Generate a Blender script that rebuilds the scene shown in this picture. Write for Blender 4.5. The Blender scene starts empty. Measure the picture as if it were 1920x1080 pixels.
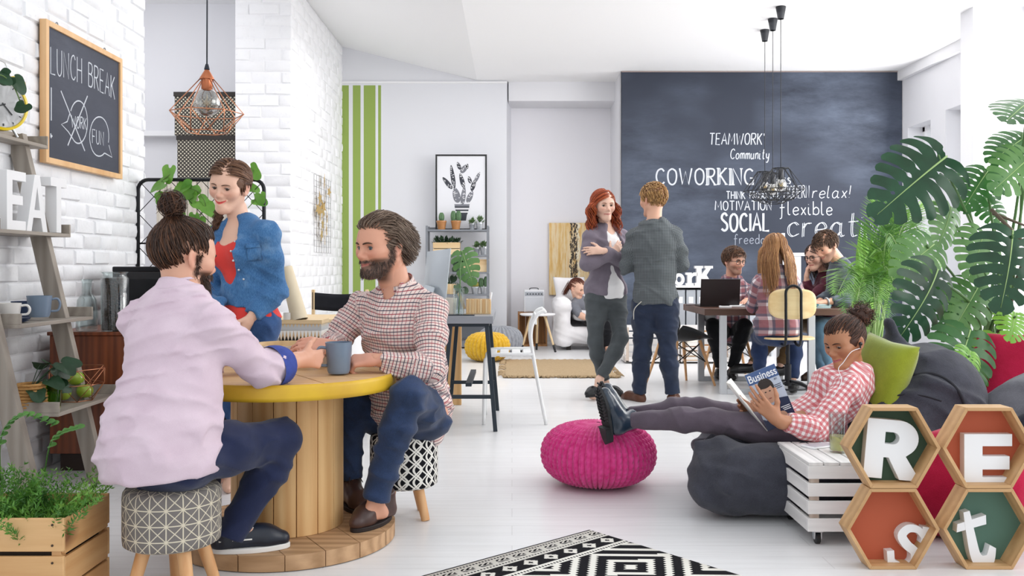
import bpy, bmesh, math, random
import numpy as np
from mathutils import Vector, Matrix, Quaternion
SC = bpy.context.scene
COL = SC.collection
PI = math.pi
# ------------------------------------------------------------------ camera, world, lights, exposure
F = 1700.0; CH = 1.12; HY = 500.0
cam_d = bpy.data.cameras.new('camera'); cam = bpy.data.objects.new('camera', cam_d); COL.objects.link(cam)
cam.location = (0, 0, CH); cam.rotation_euler = (PI/2, 0, 0)
cam_d.sensor_width = 36; cam_d.lens = F/1920*36; cam_d.shift_y = -40/1920; cam_d.clip_end = 200
SC.camera = cam
world = bpy.data.worlds.new('sky'); SC.world = world; world.use_nodes = True
_bg = world.node_tree.nodes['Background']
_bg.inputs[0].default_value = (0.93, 0.965, 1.0, 1); _bg.inputs[1].default_value = 1.0
SC.view_settings.view_transform = 'Standard'; SC.view_settings.look = 'None'
SC.view_settings.exposure = 0.30; SC.view_settings.gamma = 1.0; SC.view_settings.use_curve_mapping = False
def area_light(name, loc, target, sx, sy, power, col=(1, 1, 1)):
    d = bpy.data.lights.new(name, 'AREA'); d.shape = 'RECTANGLE'; d.size = sx; d.size_y = sy; d.energy = power; d.color = col
    o = bpy.data.objects.new(name, d); COL.objects.link(o); o.location = loc
    o.rotation_euler = (Vector(target)-Vector(loc)).to_track_quat('-Z', 'Y').to_euler(); return o
# daylight through the tall windows of the right wall, then two added fill lamps
area_light('window_daylight', (5.2, 7.3, 2.3), (0, 7.8, 2.2), 3.4, 2.6, 125, (1, .985, .97))
area_light('window_daylight_far', (5.22, 11.0, 2.2), (0, 10.4, 2.4), 1.5, 2.6, 75, (1, .985, .97))
area_light('window_daylight_near', (5.4, 2.6, 2.4), (0, 4.2, 0.7), 3.5, 2.8, 70, (1, .985, .97))
area_light('overhead_fill', (1.0, 8.8, 3.7), (1.0, 8.9, 0), 6.0, 5.0, 95, (1, 1, 1))  # added lamp panel under the closed ceiling, lighting the room from above
area_light('alcove_fill', (-4.3, 8.6, 4.0), (-4.0, 9.4, 1.5), 1.2, 2.5, 32, (.97, .98, 1))  # added lamp that brightens the alcove; no window opens there
# ------------------------------------------------------------------ helpers
def V(*a): return Vector(a[0]) if len(a) == 1 else Vector(a)
def P(px, py, Y): return Vector(((px-960)*Y/F, Y, CH-(py-HY)*Y/F))
def lin(c):
    if isinstance(c, str):
        c = c.lstrip('#'); c = [int(c[i:i+2], 16)/255 for i in (0, 2, 4)]
    return tuple((x/12.92 if x <= .04045 else ((x+.055)/1.055)**2.4) for x in c[:3])+(1.0,)
def link(o, parent=None):
    COL.objects.link(o)
    if parent is not None: o.parent = parent
    return o
def tag(o, label=None, cat=None, group=None, kind=None):
    if label: o['label'] = label
    if cat: o['category'] = cat
    if group: o['group'] = group
    if kind: o['kind'] = kind
    return o
def thing(name, label, cat, loc=(0, 0, 0), rz=0, group=None):
    o = bpy.data.objects.new(name, None); o.empty_display_size = .05; COL.objects.link(o)
    o.location = loc; o.rotation_euler = (0, 0, rz); return tag(o, label, cat, group)
def dup(root, loc=None, rz=None, label=None, group=None, scale=None):
    r = root.copy(); COL.objects.link(r)
    if loc is not None: r.location = loc
    if rz is not None: r.rotation_euler = (0, 0, rz)
    if scale: r.scale = (scale,)*3
    if label: r['label'] = label
    if group: r['group'] = group
    for ch in list(root.children):
        c = ch.copy(); COL.objects.link(c); c.parent = r
        for g in list(ch.children):
            d = g.copy(); COL.objects.link(d); d.parent = c
    return r
class MB:
    def __init__(s): s.v = []; s.f = []; s.m = []; s.uv = {}
    def add(s, vs, fs, mi=0, M=None):
        o = len(s.v)
        for p in vs:
            p = Vector(p)
            s.v.append(tuple(M @ p) if M is not None else tuple(p))
        for f in fs: s.f.append(tuple(i+o for i in f)); s.m.append(mi)
        return s
    def box(s, c, d, rz=0, R=None, mi=0):
        x, y, z = d[0]/2, d[1]/2, d[2]/2
        M = Matrix.Translation(c) @ (R.to_4x4() if R is not None else Matrix.Rotation(rz, 4, 'Z'))
        vs = [(-x,-y,-z),(x,-y,-z),(x,y,-z),(-x,y,-z),(-x,-y,z),(x,-y,z),(x,y,z),(-x,y,z)]
        return s.add(vs, [(0,3,2,1),(4,5,6,7),(0,1,5,4),(1,2,6,5),(2,3,7,6),(3,0,4,7)], mi, M)
    def b2(s, lo, hi, mi=0):
        return s.box([(a+b)/2 for a, b in zip(lo, hi)], [abs(b-a) for a, b in zip(lo, hi)], mi=mi)
    def beam(s, a, b, w, t, up=(0, 0, 1), mi=0):   # rectangular bar from a to b
        a, b = Vector(a), Vector(b); d = b-a; L = d.length; d.normalize(); up = Vector(up)
        x = d.cross(up)
        if x.length < 1e-4: x = d.cross(Vector((1, 0, 0)))
        x.normalize(); y = x.cross(d).normalized()
        R = Matrix((x, d, y)).transposed()
        return s.box((a+b)/2, (w, L, t), R=R, mi=mi)
    def tube(s, pts, r, n=8, closed=False, caps=True, mi=0):
        pts = [Vector(p) for p in pts]; m = len(pts); rs = r if hasattr(r, '__len__') else [r]*m
        vs = []; nrm = None
        for i, p in enumerate(pts):
            if closed: t = pts[(i+1) % m]-pts[i-1]
            else: t = pts[min(i+1, m-1)]-pts[max(i-1, 0)]
            if t.length < 1e-9: t = Vector((0, 0, 1))
            t.normalize()
            if nrm is None:
                nrm = t.orthogonal().normalized()
            else:
                nrm = nrm-t*nrm.dot(t)
                if nrm.length < 1e-6: nrm = t.orthogonal()
                nrm.normalize()
            b = t.cross(nrm)
            for k in range(n):
                a = 2*PI*k/n; vs.append(p+(nrm*math.cos(a)+b*math.sin(a))*rs[i])
        fs = []
        for i in range(m if closed else m-1):
            j = (i+1) % m
            for k in range(n): fs.append((i*n+k, i*n+(k+1) % n, j*n+(k+1) % n, j*n+k))
        if caps and not closed:
            fs.append(tuple(reversed(range(n)))); fs.append(tuple((m-1)*n+k for k in range(n)))
        return s.add(vs, fs, mi)
    def cyl(s, a, b, ra, rb=None, n=20, mi=0): return s.tube([a, b], [ra, ra if rb is None else rb], n, mi=mi)
    def lathe(s, prof, n=32, c=(0, 0, 0), M=None, mi=0, caps=True):
        vs = []; fs = []; m = len(prof); c = Vector(c)
        for (r, z) in prof:
            for k in range(n):
                a = 2*PI*k/n; p = Vector((r*math.cos(a), r*math.sin(a), z))
                vs.append((M @ p if M is not None else p)+c)
        for i in range(m-1):
            for k in range(n): fs.append((i*n+k, i*n+(k+1) % n, (i+1)*n+(k+1) % n, (i+1)*n+k))
        if caps and prof[0][0] > 1e-5: fs.append(tuple(reversed(range(n))))
        if caps and prof[-1][0] > 1e-5: fs.append(tuple((m-1)*n+k for k in range(n)))
        return s.add(vs, fs, mi)
    def sphere(s, c, r, n=16, m=10, R=None, mi=0):
        r = r if hasattr(r, '__len__') else (r, r, r)
        vs = []; fs = []
        for i in range(m+1):
            t = PI*i/m
            for k in range(n):
                a = 2*PI*k/n; p = Vector((r[0]*math.sin(t)*math.cos(a), r[1]*math.sin(t)*math.sin(a), r[2]*math.cos(t)))
                vs.append((R @ p if R is not None else p)+Vector(c))
        for i in range(m):
            for k in range(n): fs.append((i*n+k, (i+1)*n+k, (i+1)*n+(k+1) % n, i*n+(k+1) % n))
        return s.add(vs, fs, mi)
    def grid(s, fn, nu, nv, cu=False, cv=False, mi=0):
        vs = [fn(i/(nu if cu else nu-1), j/(nv if cv else nv-1)) for i in range(nu) for j in range(nv)]
        fs = []
        for i in range(nu if cu else nu-1):
            for j in range(nv if cv else nv-1):
                i2 = (i+1) % nu; j2 = (j+1) % nv
                fs.append((i*nv+j, i2*nv+j, i2*nv+j2, i*nv+j2))
        return s.add(vs, fs, mi)
    def prism(s, loops, depth, M=None, mi=0):
        """extrude 2-D loops (first outer, rest holes) from z=0 to depth"""
        bm = bmesh.new(); es = []
        for lp in loops:
            vv = [bm.verts.new((p[0], p[1], 0)) for p in lp]
            for i in range(len(vv)): es.append(bm.edges.new((vv[i], vv[(i+1) % len(vv)])))
        bmesh.ops.triangle_fill(bm, use_beauty=True, use_dissolve=True, edges=es)
        g = bmesh.ops.extrude_face_region(bm, geom=list(bm.faces))
        bmesh.ops.translate(bm, vec=(0, 0, depth), verts=[e for e in g['geom'] if isinstance(e, bmesh.types.BMVert)])
        bmesh.ops.recalc_face_normals(bm, faces=bm.faces); bm.verts.index_update()
        s.add([v.co.copy() for v in bm.verts], [[v.index for v in f.verts] for f in bm.faces], mi, M); bm.free(); return s
    def build(s, name, mats, parent=None, smooth=35, bevel=0, seg=2, loc=None):
        me = bpy.data.meshes.new(name); me.from_pydata([tuple(v) for v in s.v], [], s.f)
        if not isinstance(mats, (list, tuple)): mats = [mats]
        for m in mats: me.materials.append(m)
        if len(mats) > 1: me.polygons.foreach_set('material_index', s.m)
        me.validate(); me.update()
        if smooth:
            me.polygons.foreach_set('use_smooth', [True]*len(me.polygons))
            if smooth < 180: me.set_sharp_from_angle(angle=math.radians(smooth))
        o = bpy.data.objects.new(name, me); link(o, parent)
        if loc is not None: o.location = loc
        if bevel:
            b = o.modifiers.new('bevel', 'BEVEL'); b.width = bevel; b.segments = seg; b.limit_method = 'ANGLE'; b.angle_limit = math.radians(40)
        return o
def np_obj(name, v, f, mats, parent=None, attrs=None, smooth=180, mi=None):
    me = bpy.data.meshes.new(name); me.from_pydata(np.asarray(v, float).tolist(), [], np.asarray(f, int).tolist() if not isinstance(f, list) else f)
    if not isinstance(mats, (list, tuple)): mats = [mats]
    for m in mats: me.materials.append(m)
    if mi is not None: me.polygons.foreach_set('material_index', np.asarray(mi, np.int32))
    me.polygons.foreach_set('use_smooth', [True]*len(me.polygons))
    for k, a in (attrs or {}).items():
        a = np.asarray(a, np.float32)
        if a.shape[1] == 4: at = me.attributes.new(k, 'FLOAT_COLOR', 'POINT'); at.data.foreach_set('color', a.ravel())
        else: at = me.attributes.new(k, 'FLOAT_VECTOR', 'POINT'); at.data.foreach_set('vector', a.ravel())
    me.update()
    if smooth < 180: me.set_sharp_from_angle(angle=math.radians(smooth))
    o = bpy.data.objects.new(name, me); return link(o, parent)
def crom(pts, n=6, closed=False):
    pts = [Vector(p) for p in pts]; m = len(pts); out = []
    g = (lambda i: pts[i % m]) if closed else (lambda i: pts[max(0, min(m-1, i))])
    for i in range(m if closed else m-1):
        p0, p1, p2, p3 = g(i-1), g(i), g(i+1), g(i+2)
        for k in range(n):
            t = k/n
            out.append(0.5*((2*p1)+(p2-p0)*t+(2*p0-5*p1+4*p2-p3)*t*t+(3*p1-p0-3*p2+p3)*t**3))
    if not closed: out.append(pts[-1])
    return out
# ------------------------------------------------------------------ materials
_MC = {}
class NT:
    def __init__(s, name):
        s.m = bpy.data.materials.new(name); s.m.use_nodes = True; s.t = s.m.node_tree; s.b = s.t.nodes['Principled BSDF']
    def n(s, ty, **kw):
        nd = s.t.nodes.new('ShaderNode'+ty)
        for k, v in kw.items():
            if k.startswith('i_'): nd.inputs[k[2:].replace('_', ' ')].default_value = v
            else: setattr(nd, k, v)
        return nd
    def l(s, a, b): s.t.links.new(a, b)
    def math(s, op, a, b=None, c=None):
        nd = s.n('Math', operation=op)
        for i, x in enumerate((a, b, c)):
            if x is None: continue
            if isinstance(x, (int, float)): nd.inputs[i].default_value = x
            else: s.l(x, nd.inputs[i])
        return nd.outputs[0]
    def mix(s, f, a, b, mode='MIX'):
        nd = s.n('MixRGB', blend_type=mode)
        for i, x in enumerate((f, a, b)):
            if isinstance(x, (int, float)): nd.inputs[i].default_value = x
            elif isinstance(x, (tuple, list, str)): nd.inputs[i].default_value = lin(x) if isinstance(x, str) else x
            else: s.l(x, nd.inputs[i])
        return nd.outputs[0]
    def coord(s, kind='Object'): return s.n('TexCoord').outputs[kind]
    def attr(s, name): return s.n('Attribute', attribute_name=name)
    def noise(s, vec, scale, detail=3, rough=.55):
        nd = s.n('TexNoise'); nd.inputs['Scale'].default_value = scale; nd.inputs['Detail'].default_value = detail; nd.inputs['Roughness'].default_value = rough
        if vec is not None: s.l(vec, nd.inputs['Vector'])
        return nd.outputs['Fac']
    def mapping(s, vec, scale=(1, 1, 1), rot=(0, 0, 0), loc=(0, 0, 0)):
        nd = s.n('Mapping'); nd.inputs['Scale'].default_value = scale; nd.inputs['Rotation'].default_value = rot; nd.inputs['Location'].default_value = loc
        s.l(vec, nd.inputs['Vector']); return nd.outputs[0]
    def ramp(s, f, stops):
        nd = s.n('ValToRGB'); e = nd.color_ramp.elements
        while len(e) < len(stops): e.new(.5)
        for el, (p, c) in zip(e, stops): el.position = p; el.color = lin(c)
        s.l(f, nd.inputs[0]); return nd.outputs[0]
    def bump(s, h, strength=.3, dist=.01):
        nd = s.n('Bump'); nd.inputs['Strength'].default_value = strength; nd.inputs['Distance'].default_value = dist
        s.l(h, nd.inputs['Height']); s.l(nd.outputs[0], s.b.inputs['Normal'])
    def set(s, **kw):
        for k, v in kw.items():
            k = {'col': 'Base Color', 'rough': 'Roughness', 'metal': 'Metallic', 'spec': 'Specular IOR Level', 'sheen': 'Sheen Weight', 'coat': 'Coat Weight', 'trans': 'Transmission Weight', 'ior': 'IOR', 'alpha': 'Alpha', 'sss': 'Subsurface Weight'}[k]
            if isinstance(v, str): v = lin(v)
            if isinstance(v, (int, float, tuple)): s.b.inputs[k].default_value = v
            else: s.l(v, s.b.inputs[k])
        return s
def mat(name, col, rough=.5, metal=0, col2=None, scale=8, stretch=(1, 1, 1), bump=0, bscale=60, bstretch=(1, 1, 1), **kw):
    key = (name,)
    if key in _MC: return _MC[key]
    N = NT(name); N.set(rough=rough, metal=metal, **kw)
    co = N.coord()
    if col2:
        f = N.noise(N.mapping(co, stretch), scale, 4)
        N.set(col=N.ramp(f, [(.3, col), (.7, col2)]))
    else: N.set(col=col)
    if bump: N.bump(N.noise(N.mapping(co, bstretch), bscale, 3), bump, .004)
    _MC[key] = N.m; return N.m
def wood(name, c1, c2, axis='X', scale=5, rough=.5, bump=.12, knots=None):
    if (name,) in _MC: return _MC[(name,)]
    N = NT(name); st = {'X': (.12, 1.6, 1.6), 'Y': (1.6, .12, 1.6), 'Z': (1.6, 1.6, .12)}[axis]
    v = N.mapping(N.coord(), st)
    f1 = N.noise(v, scale*4, 6, .65); f2 = N.noise(v, scale*1.3, 2)
    w = N.n('TexWave', wave_type='BANDS', bands_direction={'X': 'Y', 'Y': 'X', 'Z': 'X'}[axis]); w.inputs['Scale'].default_value = scale*1.2; w.inputs['Distortion'].default_value = 6; w.inputs['Detail'].default_value = 2
    N.l(v, w.inputs['Vector'])
    f = N.math('ADD', N.math('MULTIPLY', f1, .55), N.math('ADD', N.math('MULTIPLY', f2, .3), N.math('MULTIPLY', w.outputs['Fac'], .2)))
    c = N.ramp(f, [(.32, c1), (.68, c2)])
    if knots:
        vo = N.n('TexVoronoi'); vo.inputs['Scale'].default_value = knots[1]; N.l(N.mapping(N.coord(), {'X': (.5, 1, 1), 'Y': (1, .5, 1), 'Z': (1, 1, .5)}[axis]), vo.inputs['Vector'])
        k = N.ramp(vo.outputs['Distance'], [(.05, '#ffffff'), (.13, '#000000')])
        c = N.mix(k, c, knots[0])
    N.set(col=c, rough=rough); N.bump(f, bump, .003); _MC[(name,)] = N.m; return N.m
def fabric(name, col, col2=None, rough=.85, wscale=400, bump=.25, nscale=14, sheen=.15):
    if (name,) in _MC: return _MC[(name,)]
    N = NT(name); co = N.coord(); f = N.noise(co, nscale, 3); g = N.noise(co, wscale, 2)
    N.set(col=N.ramp(N.math('ADD', N.math('MULTIPLY', f, .6), N.math('MULTIPLY', g, .4)), [(.35, col), (.68, col2 or col)]), rough=rough, sheen=sheen, spec=.2)
    N.bump(N.math('ADD', N.math('MULTIPLY', f, 2.0), g), bump, .004); _MC[(name,)] = N.m; return N.m
def pattern_fabric(name, base, lines, rough=.85, attr='puv', bump=.2):
    """woven checks: lines = (axis, period, offset, width fraction, colour, opacity) on the cloth's own thread coordinates"""
    if (name,) in _MC: return _MC[(name,)]
    N = NT(name); a = N.attr(attr).outputs['Vector']; sp = N.n('SeparateXYZ'); N.l(a, sp.inputs[0])
    c = N.mix(0.0, base, base)
    for ax, per, off, w, colr, op in lines:
        fr = N.math('FRACT', N.math('ADD', N.math('DIVIDE', sp.outputs[ax], per), off+100))
        m = N.math('MULTIPLY', N.math('LESS_THAN', fr, w), op)
        c = N.mix(m, c, colr)
    N.set(col=c, rough=rough, spec=.2, sheen=.1)
    co = N.coord(); N.bump(N.math('ADD', N.math('MULTIPLY', N.noise(co, 16, 3), 2), N.noise(co, 420, 1)), bump, .004)
    _MC[(name,)] = N.m; return N.m
def colattr(name, rough=.5, attr='col', bump=0, bscale=80, **kw):
    if (name,) in _MC: return _MC[(name,)]
    N = NT(name); N.set(col=N.attr(attr).outputs['Color'], rough=rough, **kw)
    if bump: N.bump(N.noise(N.coord(), bscale, 3), bump, .003)
    _MC[(name,)] = N.m; return N.m
def glass(name, col='#ffffff', rough=.02, ior=1.45):
    if (name,) in _MC: return _MC[(name,)]
    N = NT(name); N.set(col=col, rough=rough, trans=1.0, ior=ior); _MC[(name,)] = N.m; return N.m
def thin_glass(name, tint='#ffffff', refl=.9, solid=0.0):
    """thin clear wall: see-through with a reflecting sheen; solid adds a share of body colour"""
    if (name,) in _MC: return _MC[(name,)]
    N = NT(name); tr = N.n('BsdfTransparent'); tr.inputs[0].default_value = lin(tint); gl = N.n('BsdfGlossy'); gl.inputs['Roughness'].default_value = .02
    lw = N.n('LayerWeight'); lw.inputs[0].default_value = .25; f = N.math('ADD', N.math('MULTIPLY', lw.outputs['Facing'], .55*refl), .04*refl); mx = N.n('MixShader'); N.l(f, mx.inputs[0]); N.l(tr.outputs[0], mx.inputs[1]); N.l(gl.outputs[0], mx.inputs[2]); out = mx.outputs[0]
    if solid: N.set(col=tint, rough=.2); m2 = N.n('MixShader'); m2.inputs[0].default_value = solid; N.l(out, m2.inputs[1]); N.l(N.b.outputs[0], m2.inputs[2]); out = m2.outputs[0]
    N.l(out, N.t.nodes['Material Output'].inputs[0]); _MC[(name,)] = N.m; return N.m
# ------------------------------------------------------------------ implicit surfaces (bodies, clothes, soft furniture)
def _smin(a, b, k):
    if k <= 0: return np.minimum(a, b)
    h = np.clip(.5+.5*(b-a)/k, 0, 1); return b+(a-b)*h-k*h*(1-h)
class SDF:
    def __init__(s): s.ops = []
    def cone(s, a, b, ra, rb, k=.02, ax=None, fl=1.0, op='u', cap=False, uv=None, cap0=False):
        s.ops.append(dict(t='c', a=np.array(a, float), b=np.array(b, float), ra=ra, rb=rb, k=k, ax=None if ax is None else np.array(Vector(ax).normalized()), fl=fl, op=op, cap=cap, cap0=cap0, uv=uv)); return s
    def ell(s, c, r, R=None, k=.02, op='u', uv=None):
        s.ops.append(dict(t='e', c=np.array(c, float), r=np.array(r if hasattr(r, '__len__') else (r, r, r), float), R=None if R is None else np.array(R.to_3x3()), k=k, op=op, uv=uv)); return s
    def clip(s, p, n, k=.0): s.ops.append(dict(t='p', p=np.array(p, float), n=np.array(Vector(n).normalized()), k=k, op='i')); return s
    def d1(s, o, X):
        if o['t'] == 'c':
            a, b = o['a'], o['b']; ba = b-a; L2 = max(ba @ ba, 1e-12); q = X-a
            t = np.clip((q @ ba)/L2, 0, 1); w = q-t[..., None]*ba
            if o['ax'] is not None and o['fl'] != 1.0: w = w+(o['fl']-1)*(w @ o['ax'])[..., None]*o['ax']
            d = np.sqrt((w*w).sum(-1))-(o['ra']+(o['rb']-o['ra'])*t)
            if o['cap']: d = np.maximum(d, (X-b) @ (ba/math.sqrt(L2)))
            if o['cap0']: d = np.maximum(d, (a-X) @ (ba/math.sqrt(L2)))
            return d
        if o['t'] == 'e':
            q = X-o['c']
            if o['R'] is not None: q = q @ o['R']
            k0 = np.sqrt(((q/o['r'])**2).sum(-1)); k1 = np.sqrt(((q/o['r']**2)**2).sum(-1)); return k0*(k0-1)/np.maximum(k1, 1e-9)
        return (X-o['p']) @ o['n']
    def bb(s, o):
        if o['t'] == 'c':
            r = max(o['ra'], o['rb']); return np.minimum(o['a'], o['b'])-r, np.maximum(o['a'], o['b'])+r
        r = o['r'].max(); return o['c']-r, o['c']+r
    def mesh(s, h, disp=None, box=None, mg=.05):
        us = [s.bb(o) for o in s.ops if o['op'] == 'u']
        lo = np.min([u[0] for u in us], 0)-2*h-.02; hi = np.max([u[1] for u in us], 0)+2*h+.02
        if box is not None: lo = np.maximum(lo, box[0]); hi = np.minimum(hi, box[1])
        n = np.ceil((hi-lo)/h).astype(int)+1
        ax = [lo[i]+h*np.arange(n[i]) for i in range(3)]
        D = np.full(tuple(n), .25, np.float32)
        for o in s.ops:
            if o['t'] == 'p': sl = (slice(None),)*3
            else:
                b0, b1 = s.bb(o); m = mg+o['k']
                i0 = np.clip(((b0-m-lo)/h).astype(int), 0, n-1); i1 = np.clip(np.ceil((b1+m-lo)/h).astype(int)+1, 1, n)
                if np.any(i1 <= i0): continue
                sl = tuple(slice(i0[i], i1[i]) for i in range(3))
            X = np.stack(np.meshgrid(ax[0][sl[0]], ax[1][sl[1]], ax[2][sl[2]], indexing='ij'), -1)
            d = s.d1(o, X)
            if o['op'] == 'u': D[sl] = _smin(D[sl], d, o['k'])
            elif o['op'] == 's': D[sl] = -_smin(-D[sl], d, o['k'])
            else: D[sl] = -_smin(-D[sl], -d, o['k'])
        if disp is not None:
            near = np.abs(D) < 3*h
            ii = np.argwhere(near)
            D[near] += disp(lo+ii*h).astype(np.float32)
        return nets(D, lo, h)
    def puv(s, v):
        """thread coordinates: distance around and along the limb (or flat across the torso)"""
        best = np.full(len(v), 1e9); out = np.zeros((len(v), 3))
        for o in s.ops:
            if o['op'] != 'u' or o['uv'] is None: continue
            d = s.d1(o, v); m = d < best; best[m] = d[m]
            if o['uv'][0] == 'flat':
                _, r, u = o['uv']; out[m, 0] = v[m] @ np.array(r); out[m, 1] = v[m] @ np.array(u)
            else:
                a, b = o['a'], o['b']; t = (b-a)/np.linalg.norm(b-a); e = np.array(o['uv'][1]); e = e-t*(e @ t); e /= np.linalg.norm(e)+1e-9
                f = np.cross(t, e); q = v[m]-a; rm = max(.5*(o['ra']+o['rb']), .03)
                out[m, 0] = np.arctan2(q @ f, q @ e)*rm; out[m, 1] = q @ t + o['uv'][2]
        return out
def nets(D, lo, h):
    S = D < 0; nx, ny, nz = D.shape
    cor = [(i, j, k) for i in (0, 1) for j in (0, 1) for k in (0, 1)]
    cnt = np.zeros((nx-1, ny-1, nz-1), np.int8)
    for i, j, k in cor: cnt += S[i:nx-1+i, j:ny-1+j, k:nz-1+k]
    act = (cnt > 0) & (cnt < 8); c = np.argwhere(act); N = len(c)
    idx = np.full(act.shape, -1, np.int64); idx[act] = np.arange(N)
    acc = np.zeros((N, 3)); w = np.zeros(N)
    for ai in range(len(cor)):
        for bi in range(ai+1, len(cor)):
            a, b = np.array(cor[ai]), np.array(cor[bi])
            if np.abs(a-b).sum() != 1: continue
            da = D[c[:, 0]+a[0], c[:, 1]+a[1], c[:, 2]+a[2]]; db = D[c[:, 0]+b[0], c[:, 1]+b[1], c[:, 2]+b[2]]
            m = (da < 0) != (db < 0)
            t = np.where(m, da/np.where(m, da-db, 1), 0)
            acc += np.where(m[:, None], a+t[:, None]*(b-a), 0); w += m
    v = lo+(c+acc/w[:, None])*h
    fs = []
    for ax in range(3):
        u, q = (ax+1) % 3, (ax+2) % 3
        s0 = [slice(1, n-1) for n in D.shape]; s1 = list(s0); s0[ax] = slice(0, D.shape[ax]-1); s1[ax] = slice(1, D.shape[ax])
        A = S[tuple(s0)]; B = S[tuple(s1)]; e = np.argwhere(A != B)
        if len(e) == 0: continue
        fl = A[e[:, 0], e[:, 1], e[:, 2]]
        off = np.ones(3, int); off[ax] = 0; e = e+off
        def cell(du, dq):
            p = e.copy(); p[:, u] += du; p[:, q] += dq; return idx[p[:, 0], p[:, 1], p[:, 2]]
        f = np.stack([cell(-1, -1), cell(0, -1), cell(0, 0), cell(-1, 0)], 1)
        f[~fl] = f[~fl][:, ::-1]
        fs.append(f)
    f = np.concatenate(fs); f = f[(f >= 0).all(1)]
    return v, f
def wrinkle(amp, sc=1.0, seed=0, dirn=(.4, .3, 1)):
    rg = np.random.RandomState(seed); d = np.array(dirn, float); d /= np.linalg.norm(d)
    ks = [(d*rg.uniform(38, 75)+rg.normal(0, 14, 3))*sc for _ in range(5)]; ws = [rg.normal(0, 15, 3)*sc for _ in range(5)]; ph = rg.uniform(0, 6, 10)
    def f(X):
        r = 0
        for i in range(5):
            m = .5+.5*np.sin(X @ (ws[i]*.8)+ph[5+i])
            r = r+m*m*(1-2*np.abs(np.sin(.5*(X @ ks[i])+1.4*np.sin(X @ ws[i]+ph[i]))))
        return -amp*1.9*np.tanh(r/1.3)
    return f
def strand_mesh(pos, r0, r1, sides=4):
    """pos (n, seg, 3) -> tapered tubes"""
    n, m, _ = pos.shape
    t = np.gradient(pos, axis=1); t /= np.linalg.norm(t, axis=2, keepdims=True)+1e-9
    ref = np.array([.31, .77, .55]); b = np.cross(t, ref); b /= np.linalg.norm(b, axis=2, keepdims=True)+1e-9; c = np.cross(t, b)
    k = np.linspace(0, 1, m); rad = (np.asarray(r0).reshape(-1, 1) if np.ndim(r0) else r0)*(1-k)[None, :]+r1*k[None, :]
    vs = []
    for q in range(sides):
        a = 2*PI*q/sides; vs.append(pos+(b*math.cos(a)+c*math.sin(a))*rad[..., None])
    v = np.stack(vs, 2).reshape(-1, 3)
    base = (np.arange(n)[:, None]*m+np.arange(m-1)[None, :]).ravel()
    fs = [np.stack([base*sides+q, base*sides+(q+1) % sides, (base+1)*sides+(q+1) % sides, (base+1)*sides+q], 1) for q in range(sides)]
    return v, np.concatenate(fs)
# ================================================================== THE ROOM
WALL = mat('wall_paint', '#e9e9ed', .75, bump=.05, bscale=120)
WHITE = mat('white_paint', '#f1f1f3', .55)
CEIL = mat('ceiling_paint', '#fafafb', .8)
def struct(o): o['kind'] = 'structure'; return o
# floor: long pale boards running across the view
def floor_mat():
    N = NT('floor_boards'); co = N.coord()
    br = N.n('TexBrick'); br.offset = .37; br.inputs['Scale'].default_value = 1; br.inputs['Brick Width'].default_value = 1.9; br.inputs['Row Height'].default_value = .14
    br.inputs['Mortar Size'].default_value = .0022; br.inputs['Mortar Smooth'].default_value = .3
    br.inputs['Color1'].default_value = lin('#e9e9ea'); br.inputs['Color2'].default_value = lin('#e3e3e4'); br.inputs['Mortar'].default_value = lin('#c2c0c0')
    N.l(co, br.inputs['Vector'])
    g = N.noise(N.mapping(co, (.35, 5, 1)), 6, 6, .65)
    c = N.mix(.5, br.outputs['Color'], N.ramp(g, [(.3, '#dbdbdb'), (.7, '#f0f0f1')]))
    N.set(col=c, rough=N.math('ADD', N.math('MULTIPLY', g, .22), .22), spec=.45, coat=.12)
    N.bump(N.math('ADD', N.math('MULTIPLY', g, .4), N.math('MULTIPLY', br.outputs['Fac'], -1.0)), .10, .003); return N.m
struct(MB().b2((-5.2, -1.2, -.1), (7.2, 17.2, 0)).build('floor', floor_mat(), smooth=0))
# ceiling: level on the right, rising towards the brick pillar on the left
cb = MB(); y0, y1 = 3.2, 17.2
prof = [(-5.2, 4.25), (-2.42, 4.25), (-.5, 3.77), (5.8, 3.77)]
vs = []
for (x, z) in prof:
    for dz in (0, .12):
        for y in (y0, y1): vs.append((x, y, z+dz))
fs = []
for i in range(3):
    a, b = i*4, i*4+4
    fs += [(a, a+1, b+1, b), (a+2, b+2, b+3, a+3), (a, b, b+2, a+2), (a+1, a+3, b+3, b+1)]
fs += [(0, 2, 3, 1), (12, 13, 15, 14)]
struct(cb.add(vs, fs).build('ceiling', CEIL, smooth=0))
def brick_mat(name, c, dirt):
    N = NT(name); co = N.coord(); f = N.noise(co, 9, 5, .6); g = N.noise(co, 60, 3)
    grime = N.ramp(N.noise(co, 26, 4, .7), [(.22, dirt), (.42, c)])  # dirt colour spotted over the paint at random
    N.set(col=N.mix(.6, grime, N.ramp(f, [(.3, c), (.75, '#f6f6f8')])), rough=.7, spec=.3)
    N.bump(N.math('ADD', N.math('MULTIPLY', g, .6), f), .35, .006); return N.m
BRICK = brick_mat('painted_brick', '#e6e7ea', '#b9babe')
BRICK2 = brick_mat('painted_brick_bright', '#f0f0f2', '#d2d2d6')
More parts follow.
